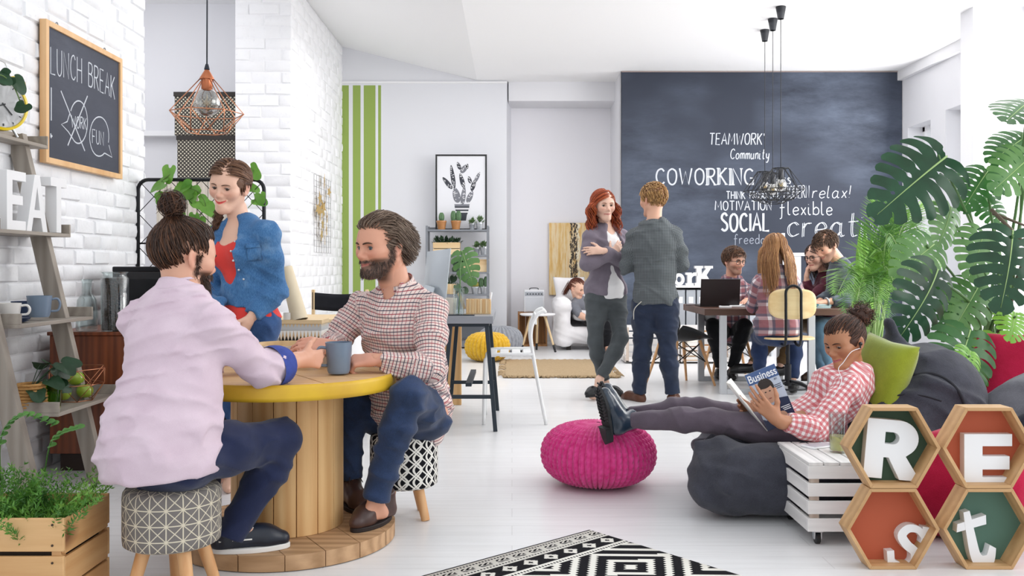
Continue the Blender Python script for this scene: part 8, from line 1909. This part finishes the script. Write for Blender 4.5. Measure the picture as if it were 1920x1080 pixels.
# ================================================================== PLANTS BY THE WINDOWS
def planter(label, x, y, r, h, name='planter'):
    t = thing(name, label, 'planter', (x, y, 0)); mb = MB()
    for k in range(int(h/.03)): z = .015+.03*k; rr = r*(.86+.14*z/h); mb.tube([Vector(((rr+.006*math.cos(20*a+k*PI))*math.cos(a), (rr+.006*math.cos(20*a+k*PI))*math.sin(a), z)) for a in np.linspace(0, 2*PI, 61)[:-1]], .0155, 6, True)
    mb.build('woven_wall', WICK, t, 180); MB().lathe([(r*.8, .005), (r*.92, h-.04), (0, h-.04)], 24).build('soil', mat('soil', '#2a2018', .95), t, 50); return t
planter('woven basket planter of the large monstera by the windows', 2.72, 5.3, .26, .42); planter('woven basket planter of the areca palm beside the monstera', 2.55, 6.4, .26, .40)
t = thing('monstera_plant', 'large monstera with deeply split leaves by the windows at the right', 'plant', (2.72, 5.3, .38)); o_ = Vector(t.location)
LV = [  # attach pixel, Y, tip pixel, facing normal, length factor, material, droop
 (1764, 302, 5.1, 1640, 400, (.15, -1, .55), 1.02, MOND, .35), (1846, 330, 5.3, 1800, 395, (-.4, -1, .4), 1.0, MON, .3), (1915, 262, 5.2, 1848, 300, (-.2, -.8, .7), 1.0, MON, .25), (1925, 300, 5.0, 1868, 352, (0, -1, .4), 1.1, MONG, .3),
 (1742, 466, 5.0, 1676, 520, (.1, -1, .35), 1.05, MONG, .25), (1842, 446, 5.1, 1822, 530, (.1, -1, .2), 1.05, MONG, .2), (1898, 448, 4.7, 1885, 590, (-.15, -1, .25), 1.05, MOND, .25), (1752, 520, 4.8, 1702, 660, (.45, -.9, .15), 1.0, MOND, .3),
 (1830, 545, 5.1, 1790, 622, (0, -1, .4), 1.1, MONG, .2), (1815, 634, 4.75, 1790, 730, (.05, -1, .3), 1.35, MON, .15), (1818, 668, 4.65, 1812, 706, (.1, -1, .2), 1.1, MONB, .1), (1902, 596, 4.8, 1895, 640, (-.1, -1, .3), 1.2, MONB, .1),
 (1832, 690, 4.9, 1822, 756, (.1, -1, .1), 1.0, MON, .2), (1780, 400, 5.5, 1764, 480, (.5, -1, .2), 1.0, MONG, .2), (1925, 195, 5.0, 1905, 205, (0, -.6, .9), 2.0, MON, .2), (1790, 560, 5.2, 1770, 640, (.3, -1, .3), 1.1, MON, .2),
 (1870, 640, 5.0, 1880, 720, (-.1, -1, .2), 1.1, MONB, .2), (1850, 380, 5.6, 1890, 430, (.1, -1, .4), 1.1, MON, .2), (1800, 340, 5.5, 1760, 330, (0, -1, .5), 1.0, MOND, .2)]
for k, (ax_, ay, Y, tx_, ty, nr_, lf, m, dr) in enumerate(LV):
    a, b = P(ax_, ay, Y)-o_, P(tx_, ty, Y-.12)-o_; d = b-a; mb = MB(); monstera(mb, a-nv(d)*.05, d, nr_, d.length*lf*1.04, 8, dr, .95, k, .12, .36); mb.build('leaf', [m, RIB], t, 180)
    r0 = Vector((random.Random(k).uniform(-.08, .08), random.Random(k+50).uniform(-.08, .08), .0)); mid = r0.lerp(a, .55)+Vector((.16, .12, .14)); mb = MB(); mb.tube(crom([r0, r0.lerp(mid, .5)+Vector((.03, 0, .05)), mid, a+Vector((.02, .03, .0)), a], 5), [.012-.00035*q for q in range(21)], 7); mb.build('petiole', PET, t, 180)
for k, (p0, p1) in enumerate((((1858, 392, 5.0), (1935, 470, 4.9)), ((1862, 400, 5.2), (1940, 430, 5.2)))):
    mb = MB(); mb.tube([P(*p0)-o_, P(*p1)-o_, Vector((.1, 0, .3))], .011, 7); mb.build('petiole', mat('brown_petiole', '#5c5040', .6), t, 180)
PALM = leaf_mat('palm_leaf', '#4f8a2e', '#8dbb55', .4); PALMD = leaf_mat('palm_leaf_dark', '#3a6a30', '#6a9a4c', .4)
t = thing('areca_palm', 'feathery areca palm between the blackboard and the monstera', 'plant', (2.55, 6.4, .36)); o_ = Vector(t.location)
FRD = [(1570, 552, 6.0), (1590, 588, 5.9), (1618, 525, 6.2), (1646, 478, 6.4), (1670, 436, 6.6), (1700, 430, 6.6), (1725, 445, 6.4), (1750, 460, 6.3), (1660, 510, 6.2), (1692, 482, 6.1), (1640, 565, 5.9), (1682, 545, 6.0), (1760, 500, 6.2), (1606, 566, 5.9), (1722, 520, 6.0), (1655, 600, 5.8), (1775, 430, 6.5)]
for k, (px, py, Y) in enumerate(FRD):
    tip = P(px, py, Y)-o_; rg = random.Random(k); r0 = Vector((rg.uniform(-.1, .1), rg.uniform(-.1, .1), 0)); top = Vector((tip.x*.55, tip.y*.5, max(tip.z+.16, .5))); pts = crom([r0, r0.lerp(top, .55)+Vector((0, 0, .12)), top, tip], 9); n = len(pts)
    mb = MB(); mb.tube(pts, [.008*(1-.8*q/(n-1)) for q in range(n)], 5, mi=1)
    for q in range(9, n):
        tt = (q-9)/(n-10); d = nv(pts[min(q+1, n-1)]-pts[q-1]); sd = d.cross(Vector((0, -.3, 1))).normalized(); up = sd.cross(d)
        for sg in (-1, 1):
            for h_ in (0, .5):
                c = pts[q].lerp(pts[min(q+1, n-1)], h_); L = .21*math.sin(PI*(.16+.80*tt))*rg.uniform(.85, 1.1); o2 = nv(d*(.55+.5*tt)+sd*sg*.9+up*.22); e = c+o2*L-Vector((0, 0, L*L*.8)); w = o2.cross(up).normalized()*.0055; m_ = c.lerp(e, .5)+up*.015
                mb.add([c, m_+w, e, m_-w], [(0, 1, 2, 3)])
    mb.build('frond', [(PALM, PALMD)[k % 2], RIB], t, 180)
# tall broad-leaved plant between palm and blackboard
t = thing('broadleaf_plant', 'upright broad green blades rising behind the grey henley man', 'plant', (pxx(1618, 7.4), 7.6, 0)); o_ = Vector(t.location)
MB().lathe([(.13, 0), (.16, .3), (.14, .3), (0, .27)], 24).build('pot', WHITE, t, 50)
for k, (px, py, bx) in enumerate(((1605, 430, 1622), (1615, 425, 1622), (1628, 440, 1624), (1600, 460, 1620))):
    a = Vector((.02*k-.03, 0, .25)); b = P(px, py, 7.4)-o_; mb = MB()
    def fb(i, j, a=a, b=b): p = a.lerp(b, i)+Vector((.06*math.sin(i*2.5), 0, 0)); w = .055*math.sin(PI*min(1, .08+.92*i))**.7*(j*2-1); return p+Vector((w, .02*abs(j*2-1), 0))
    mb.grid(fb, 14, 5); mb.build('blade', PALM, t, 180)
# ================================================================== LOUNGE CORNER IN FRONT
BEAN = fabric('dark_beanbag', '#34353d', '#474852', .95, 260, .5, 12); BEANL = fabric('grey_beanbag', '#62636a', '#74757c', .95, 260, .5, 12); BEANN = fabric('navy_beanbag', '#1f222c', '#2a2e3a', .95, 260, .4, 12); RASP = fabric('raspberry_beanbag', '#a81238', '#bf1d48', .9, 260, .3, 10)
PIPE = mat('piping_dark', '#23242b', .9)
t = thing('beanbag', 'large dark grey beanbag with a folded peak that the girl leans on', 'beanbag', (1.55, 4.4, 0)); o_ = Vector(t.location); S = SDF()
def q(px, py, Y): return P(px, py, Y)-o_
for y in (4.06, 4.38, 4.68):
    S.cone(q(1360, 0, y)*Vector((1, 1, 0))+Vector((0, 0, .165)), q(1700, 0, y)*Vector((1, 1, 0))+Vector((0, 0, .175)), .165, .18, .08)
S.cone(q(1345, 848, 4.12), q(1302, 828, 4.12), .07, .012, .08); S.cone(q(1340, 900, 4.05), q(1318, 940, 4.02), .08, .02, .06); S.cone(q(1345, 850, 4.6), q(1320, 840, 4.62), .07, .015, .08)
S.ell(q(1722, 758, 4.46), (.32, .34, .29), Matrix.Rotation(-.5, 3, 'Y'), .10); S.ell(q(1668, 790, 4.42), (.22, .32, .2), k=.10); S.cone(q(1712, 735, 4.46), q(1672, 670, 4.44), .19, .085, .09, (0, 1, 0), .75); S.cone(q(1690, 690, 4.44), q(1666, 606, 4.42), .085, .02, .05, (0, 1, 0), .55); S.cone(q(1666, 612, 4.42), q(1690, 640, 4.38), .022, .016, .03); S.cone(q(1690, 640, 4.38), q(1700, 690, 4.38), .016, .03, .03)
S.cone(q(1560, 800, 4.42), q(1660, 760, 4.44), .10, .16, .1)
S.clip((0, 0, .001), (0, 0, -1), .02); v, fa = S.mesh(.011, wrinkle(.008, .45, 4)); bo = np_obj('cover', v, fa, BEAN, t)
def seam(px, n): return [surf(bo, q(a, b, 3.2), (0, 1, 0)*1, .02) for a, b in px]
def onbag(a, b):
    from mathutils.bvhtree import BVHTree
    global _bvh
    if '_bvh' not in globals(): _bvh = BVHTree.FromPolygons([tuple(x) for x in v], [tuple(int(i) for i in x) for x in fa])
    o0 = Vector((0, 0, CH))-o_; h = _bvh.ray_cast(o0, (q(a, b, 4)-o0).normalized()); return h[0]
pts = [onbag(a, b) for a, b in ((1676, 660), (1690, 690), (1712, 702), (1745, 700), (1775, 712), (1798, 735), (1810, 765))]; pts = [p_ for p_ in pts if p_ is not None]
if len(pts) > 3: mb = MB(); mb.tube(crom(pts, 5), .008, 6); mb.build('piping', PIPE, t, 180)
pts = [onbag(a, b) for a, b in ((1640, 780), (1660, 752), (1690, 740), (1730, 742), (1765, 752))]; pts = [p_ for p_ in pts if p_ is not None]
if len(pts) > 3: mb = MB(); mb.tube(crom(pts, 5), .0045, 6); mb.build('seam', PIPE, t, 180)
LIME = fabric('lime_velvet', '#7f8c1e', '#98a52c', .75, 300, .2, 9, .5)
M = Matrix.Translation(P(1650, 706, 4.34)) @ head_M((0, 0, 0), (-.90, -.40, .30), (.30, -.05, 1)) @ Matrix.Rotation(-PI/2, 4, 'X'); pillow('cushion', 'lime green velvet cushion between the girl and the dark beanbag', M, .33, .38, .14, LIME)
t = thing('beanbag', 'raspberry red beanbag behind the hexagon shelves', 'beanbag', (1.99, 3.84, 0)); S = SDF(); S.ell((-.04, 0, .19), (.36, .26, .25), k=.05); S.ell((.14, .08, .22), (.3, .22, .2), k=.08); S.cone((-.1, -.02, .30), (-.20, -.05, .36), .12, .05, .08); S.clip((0, 0, .001), (0, 0, -1), .02); v, fa = S.mesh(.012, wrinkle(.006, .4, 9)); np_obj('cover', v, fa, RASP, t)
t = thing('beanbag', 'mid grey beanbag with navy edge at the right border', 'beanbag', (2.56, 4.28, 0)); S = SDF(); S.ell((.0, .0, .26), (.40, .3, .36), k=.05); S.cone((.02, 0, .40), (.24, .05, .58), .20, .13, .12); S.clip((0, 0, .001), (0, 0, -1), .02); v, fa = S.mesh(.012, wrinkle(.006, .4, 19)); np_obj('cover', v, fa, BEANL, t)
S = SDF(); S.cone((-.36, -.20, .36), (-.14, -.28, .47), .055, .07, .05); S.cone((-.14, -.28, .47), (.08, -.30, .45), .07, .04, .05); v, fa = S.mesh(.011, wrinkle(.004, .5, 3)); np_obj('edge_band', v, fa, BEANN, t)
M = Matrix.Translation(P(1905, 690, 4.95)) @ head_M((0, 0, 0), (-.3, -.9, .3)) @ Matrix.Rotation(-PI/2, 4, 'X'); t = pillow('cushion', 'raspberry cushion peeking out behind the grey beanbag', M, .42, .40, .16, RASP)
# magazine
mg = thing('magazine', 'open business magazine with a portrait cover in the girl\'s hands', 'magazine', P(1430, 750, 4.1)); o_ = Vector(mg.location)
A, B, C2, D2 = P(1369, 718, 4.14)-o_, P(1425, 697, 4.13)-o_, P(1496, 786, 4.11)-o_, P(1440, 808, 4.12)-o_
A = D2+(B-C2); rr = nv(B-A); uu = nv(A-D2); uu = (uu-rr*uu.dot(rr)).normalized(); nn = rr.cross(uu); wd, ht = (B-A).length, (A-D2).length
M = MF(D2, rr, uu)
mb = MB(); mb.add([M @ Vector(p) for p in ((0, 0, 0), (wd, 0, 0), (wd, ht, 0), (0, ht, 0), (0, 0, -.004), (wd, 0, -.004), (wd, ht, -.004), (0, ht, -.004))], [(0, 1, 2, 3), (7, 6, 5, 4), (0, 4, 5, 1), (1, 5, 6, 2), (2, 6, 7, 3), (3, 7, 4, 0)]); mb.build('cover', mat('magazine_blue', '#b9c2d2', .3), mg, 0)
bk = nv(Vector((.26, 1, .02))); mb = MB(); mb.grid(lambda i, j: D2+(A-D2)*j+bk*(.17*i)+nn*(-.004)-rr*.02*math.sin(PI*i), 8, 3); so = mb.build('inside_pages', WCER, mg, 180).modifiers.new('s', 'SOLIDIFY'); so.thickness = .004
def text_mesh(body, size, off=0):
    cu = bpy.data.curves.new('t', 'FONT'); cu.body = body; cu.size = size; cu.offset = off; cu.extrude = .0003; ob = bpy.data.objects.new('t', cu); COL.objects.link(ob); me = bpy.data.meshes.new_from_object(ob.evaluated_get(bpy.context.evaluated_depsgraph_get())); bpy.data.objects.remove(ob); vv = [tuple(x.co) for x in me.vertices]; ff = [tuple(p_.vertices) for p_ in me.polygons]; bpy.data.meshes.remove(me); return vv, ff
def flat(name, loops, m, z=.0008): mb = MB(); mb.prism(loops, .0004, M @ Matrix.Translation((0, 0, z))); return mb.build(name, m, mg, 0)
R_ = lambda x0, y0, x1, y1: [[(x0*wd, y0*ht), (x1*wd, y0*ht), (x1*wd, y1*ht), (x0*wd, y1*ht)]]
flat('cover_band', R_(0, .80, 1, 1), mat('magazine_navy', '#3f5a8a', .3)); flat('printed_suit', [[(0, 0), (wd, 0), (wd, ht*.42), (wd*.62, ht*.46), (wd*.4, ht*.30), (wd*.1, ht*.16), (0, ht*.2)]], mat('print_suit', '#1d2748', .35), .0006)
E2 = lambda cx, cy, rx, ry: [[(cx*wd+rx*wd*math.cos(a), cy*ht+ry*ht*math.sin(a)) for a in np.linspace(0, 2*PI, 25)[:-1]]]
flat('printed_hair', E2(.47, .69, .25, .15), mat('print_hair', '#2a201c', .4), .0012); flat('printed_face', E2(.47, .58, .20, .17), mat('print_skin', '#c79a80', .4), .0018); flat('printed_hair', E2(.45, .73, .22, .06), mat('print_hair', '#2a201c', .4), .0024)
for xx in (.40, .54): flat('printed_eye', E2(xx, .61, .03, .010), mat('print_hair', '#2a201c', .4), .0026)
flat('printed_mouth', E2(.47, .49, .05, .010), mat('print_lip', '#9a5a50', .4), .0026); flat('printed_hand', E2(.62, .14, .16, .09), mat('print_skin', '#c79a80', .4), .0018)
vv, ff = text_mesh('Business', 1, .012); w0 = max(x[0] for x in vv); k = wd*.94/w0; mb = MB(); mb.add([M @ Vector((wd*.03+x*k, ht*.835+y*k*1.25, .0016+z)) for x, y, z in vv], ff); mb.build('title_lettering', mat('print_white', '#eceef2', .4), mg, 0)
vv, ff = text_mesh('#1', 1, 0); k = wd*.10; mb = MB(); mb.add([M @ Vector((wd*.80+x*k, ht*.75+y*k, .0016+z)) for x, y, z in vv], ff); mb.build('issue_number', mat('print_grey', '#3e4658', .4), mg, 0)
for i, (y, x0, x1) in enumerate(((.66, .72, .95), (.63, .70, .93), (.60, .76, .95), (.28, .66, .95), (.25, .70, .95), (.22, .72, .95))): flat('text_line', R_(x0, y, x1, y+.012), mat('print_grey', '#3e4658', .4) if i < 3 else mat('print_white', '#eceef2', .4), .0012)
# earphones
er = Vector(GIRL_M @ Vector((-.086, -.002, -.006))); t = thing('earphones', 'black earbud with a thin white cord on the girl\'s ear', 'earphones', er); mb = MB(); mb.sphere((0, 0, 0), (.009, .009, .009), 12, 8); mb.tube([(0, 0, 0), (-.004, -.006, -.02)], .004, 8); mb.build('earbud', mat('earbud_black', '#131316', .3), t, 180); mb = MB(); mb.tube(crom([(-.004, -.006, -.02), P(1596, 660, 4.12)-er, P(1581, 680, 4.10)-er, P(1572, 692, 4.09)-er, P(1578, 715, 4.0)-er, P(1562, 745, 3.98)-er], 6), .0016, 6); mb.build('cord', mat('cord_white', '#e9e7ea', .5), t, 180)
# white crate table on castors, with drink and phone
XA, XB2, YA, YB2, ZA, ZB2 = 1.185, 1.57, 3.63, 4.06, .058, .322
t = slat_crate('white painted crate on castors used as a side table', XA, XB2, YA, YB2, ZA, ZB2, 4, True, 'crate_table'); o_ = Vector(t.location); CAS = mat('castor_black', '#17181a', .4)
for x in (XA+.05, XB2-.05):
    for y in (YA+.04, YB2-.04):
        mb = MB(); mb.cyl((x-.009, y, .023), (x+.009, y, .023), .023, n=20); o = mb.build('castor_wheel', CAS, t, 40, .002); o.location = -o_; mb = MB(); mb.b2((x-.016, y-.012, .02), (x-.011, y+.012, .058)).b2((x+.011, y-.012, .02), (x+.016, y+.012, .058)).b2((x-.02, y-.02, .050), (x+.02, y+.02, .058)); o = mb.build('castor_fork', mat('chrome', '#c9ccd0', .2, 1), t, 30); o.location = -o_
ZC = ZB2+.0145; gx, gy = 1.378, 3.83
t = vessel('drinking_glass', 'tall drinking glass of lemon water on the white crate', 'glass', (gx, gy, ZC), [(.034, 0), (.036, .008), (.040, .165)], .003)
mb = MB(); mb.lathe([(0, .010), (.0325, .010), (.0352, .07), (0, .07)], 32); wt = mb.build('lemonade', thin_glass('lemonade', '#f5f0bc', .4, .35), None, 50, loc=(gx, gy, ZC)); tag(wt, 'pale lemon drink inside the tall glass', 'drink', kind='stuff')
for k, (dz, a, ang) in enumerate(((.03, .3, 1.1), (.052, 1.4, .5))):
    s_ = thing('lemon_slice', ('lower', 'upper')[k]+' lemon slice floating in the tall glass', 'lemon slice', (gx, gy, ZC+dz), 0, 'lemon slices in the drink'); R = Matrix.Rotation(a, 3, 'Z') @ Matrix.Rotation(ang, 3, 'X'); mb = MB(); mb.lathe([(0, -.003), (.023, -.003), (.023, .003), (0, .003)], 24, M=R); mb.build('flesh', mat('lemon_flesh', '#efe9a8', .4), s_, 40); mb = MB(); mb.lathe([(.0225, -.0032), (.0255, -.002), (.0255, .002), (.0225, .0032)], 24, M=R); mb.build('rind', mat('lemon_rind', '#e0cf3c', .4), s_, 60)
t = thing('smartphone', 'white phone lying on the crate beside the glass', 'phone', (1.34, 3.95, ZC), .5); MB().b2((-.075, -.038, 0), (.075, .038, .008)).build('body', WHITE, t, 30, .003); MB().b2((-.065, -.034, .008), (.065, .034, .0085)).build('screen', mat('screen_glass', '#c9d2da', .05), t, 0)
# hexagon shelves with letters
HW = wood('hex_oak', '#b38a5c', '#d0a878', 'X', 3, .5, .08); SAGE = mat('hex_green', '#4f6f60', .75); DGRN = mat('hex_dark_green', '#39513f', .75); ORG = mat('hex_terracotta', '#b5583a', .75)
HY_ = 3.35; hs = HY_/F; HD = .085; Rh = .1725
HEX = [(1677, 846, 'top left hexagon shelf, dark green inside, holding letter R', DGRN, 0), (1855, 848, 'top right hexagon shelf, terracotta inside, holding letter E', ORG, .0), (1675, 997, 'bottom left hexagon shelf, terracotta inside, holding letter s', ORG, 0), (1856, 999, 'bottom right hexagon shelf, sage green inside, holding letter t', SAGE, 0)]
zlow = Rh*math.sqrt(3)/2
for (px, py, lab, m, yy) in HEX:
    cx = pxx(px, HY_); low = py > 900; cz = zlow+.0005 if low else zlow*3+.0015; t = thing('hexagon_shelf', lab, 'shelf', (cx, HY_, cz), 0, 'hexagon shelves')
    hexp = lambda r: [(r*math.cos(PI*k/3), r*math.sin(PI*k/3)) for k in range(6)]
    Ro, Ri = Rh-.0004, Rh-.0145
    for k in range(6):
        a, b = PI*k/3, PI*(k+1)/3; lp = [(Ro*math.cos(a), Ro*math.sin(a)), (Ro*math.cos(b), Ro*math.sin(b)), (Ri*math.cos(b), Ri*math.sin(b)), (Ri*math.cos(a), Ri*math.sin(a))]; MB().prism([lp], HD, MF((0, HD, 0), (1, 0, 0), (0, 0, 1))).build('board', HW, t, 30, .001)
    MB().prism([hexp(Ri)], .006, MF((0, HD, 0), (1, 0, 0), (0, 0, 1))).build('back_panel', m, t, 0)
arc = lambda cx, cy, rx, ry, a0, a1, n=12: [(cx+rx*math.cos(math.radians(a)), cy+ry*math.sin(math.radians(a))) for a in np.linspace(a0, a1, n)]
RL = [[(0, 0), (.33, 0), (.33, .36), (.42, .36), (.64, 0), (1.02, 0), (.72, .40)]+arc(.56, .69, .36, .31, -45, 90, 14)+[(0, 1)], list(reversed([(.33, .59), (.47, .59)]+arc(.47, .69, .11, .10, -80, 80, 8)+[(.47, .79), (.33, .79)]))]
EL = [[(0, 0), (.94, 0), (.94, .22), (.36, .22), (.36, .36), (.89, .36), (.89, .60), (.36, .60), (.36, .78), (.94, .78), (.94, 1), (0, 1)]]
def thick(pts, w):
    pts = [Vector(p[:2]) for p in crom([(x, y, 0) for x, y in pts], 5)]; n = len(pts); L_, R2 = [], []
    for i, p in enumerate(pts):
        tn = (pts[min(i+1, n-1)]-pts[max(i-1, 0)]).normalized(); nn_ = Vector((-tn.y, tn.x)); k = i/(n-1); ww = w*(.62+.38*math.sin(PI*k))/2; L_.append(tuple(p+nn_*ww)); R2.append(tuple(p-nn_*ww))
    return (L_, R2)
SL = [[thick([(.84, .74), (.70, .90), (.48, .92), (.34, .76), (.46, .56), (.64, .40), (.62, .16), (.42, .06), (.16, .16)], .205)], [[(.80, .98), (.96, .96), (.92, .58), (.76, .60)]], [[(.02, .40), (.18, .42), (.22, .04), (.06, .02)]]]
TL = [[thick([(.34, 1.0), (.38, .6), (.44, .22), (.58, .08), (.80, .12), (.92, .34)], .27)], [[(.02, .66), (.06, .80), (.84, .90), (.82, .74)]]]
def hexletter(ch, lab, parts, h, w, px, py, rot, dep=.035, y=HY_+.045):
    o0 = Vector((pxx(px, y), y+dep, 0)); M_ = MF((0, 0, 0), (1, 0, 0), (0, 0, 1)) @ Matrix.Rotation(rot, 4, 'Z'); M_.translation = (o0.x, y+dep, pz(py, y)); mb = MB()
    for lp in parts:
        if isinstance(lp[0], tuple):
            L_, R2 = lp[0]; n = len(L_); vs = [(x*h*w, y*h, z) for (x, y) in L_ for z in (-.0008, dep+.0008)]+[(x*h*w, y*h, z) for (x, y) in R2 for z in (-.0008, dep+.0008)]; fs = []
            for i in range(n-1):
                a, b, c_, d_ = 2*i, 2*i+2, 2*n+2*i, 2*n+2*i+2; fs += [(a+1, c_+1, d_+1, b+1), (a, b, d_, c_), (a, a+1, b+1, b), (c_, d_, d_+1, c_+1)]
            fs += [(0, 2*n, 2*n+1, 1), (2*n-2, 2*n-1, 4*n-1, 4*n-2)]; mb.add(vs, fs)
        else: mb.prism(sc_(lp, h, w), dep)
    o = mb.build('letter', LET, None, 30, .001 if ch in 'RE' else 0); o.matrix_world = M_; tag(o, lab, 'letter', 'letters in the hexagon shelves')
hexletter('R', 'white bold letter R tilted inside the dark green hexagon', [RL], .222, .96, 1618, 894, -.09); hexletter('E', 'white block letter E standing in the terracotta hexagon', [EL], .208, .92, 1808, 918, 0)
hexletter('s', 'white slab letter s at the bottom of the terracotta hexagon', SL, .168, 1.0, 1660, 1067, -.04, .035); hexletter('t', 'white italic letter t leaning in the sage green hexagon', TL, .215, .66, 1801, 1069, .12, .035)
# black and white kilim
def kilim():
    N = NT('kilim'); sp = N.n('SeparateXYZ'); N.l(N.coord(), sp.inputs[0]); u, v = sp.outputs[0], sp.outputs[1]; m = N.math
    rng = lambda a, b: m('MULTIPLY', m('GREATER_THAN', v, a), m('LESS_THAN', v, b)); fr = lambda x, p, o=0.: m('FRACT', m('ADD', m('DIVIDE', x, p), 100+o)); tri = lambda x, p, o=0.: m('ABSOLUTE', m('SUBTRACT', fr(x, p, o), .5))
    blk = m('LESS_THAN', v, .008)
    def orr(a): nonlocal blk; blk = m('MAXIMUM', blk, a)
    for a, b in ((.020, .030), (.086, .095), (.206, .218)): orr(m('MULTIPLY', rng(a, b), m('LESS_THAN', fr(u, .015), .55)))
    ch = m('LESS_THAN', fr(m('ADD', u, m('MULTIPLY', m('ABSOLUTE', m('SUBTRACT', v, .058)), 1.6)), .028), .55); orr(m('MULTIPLY', m('MULTIPLY', rng(.042, .074), m('LESS_THAN', fr(u, .084), .68)), ch))
    dm = m('ADD', m('MULTIPLY', tri(u, .105), 2.6), m('MULTIPLY', m('ABSOLUTE', m('SUBTRACT', v, .15)), 24)); dm = m('ADD', dm, m('MULTIPLY', fr(u, .012), .14)); ringw = m('MULTIPLY', m('LESS_THAN', dm, .95), m('GREATER_THAN', dm, .36)); orr(m('MULTIPLY', rng(.108, .192), m('SUBTRACT', 1.0, ringw)))
    tt = m('ADD', m('MULTIPLY', tri(u, .46), 2.0), m('ADD', m('MULTIPLY', tri(v, .40, .42), 2.0), m('MULTIPLY', tri(m('ADD', u, v), .034), .16))); bd = fr(tt, .44); orr(m('MULTIPLY', m('GREATER_THAN', v, .228), m('GREATER_THAN', bd, .40)))
    N.set(col=N.mix(blk, '#e6e4dc', '#1b1b1f'), rough=.95, spec=.1); N.bump(N.noise(N.coord(), 260, 2), .4, .004); return N.m
RU = .05; t = thing('kilim_rug', 'black and white patterned kilim rug in the foreground', 'rug', (.327, 3.83, 0)); t.rotation_euler = (0, 0, math.atan2(-.66, -.752))
# u runs along the left edge, v towards the right corner
mb = MB(); mb.grid(lambda i, j: Vector((1.5*i, 2.3*j, .009)), 12, 12); o = mb.build('woven_body', kilim(), t, 180); so = o.modifiers.new('s', 'SOLIDIFY'); so.thickness = .008
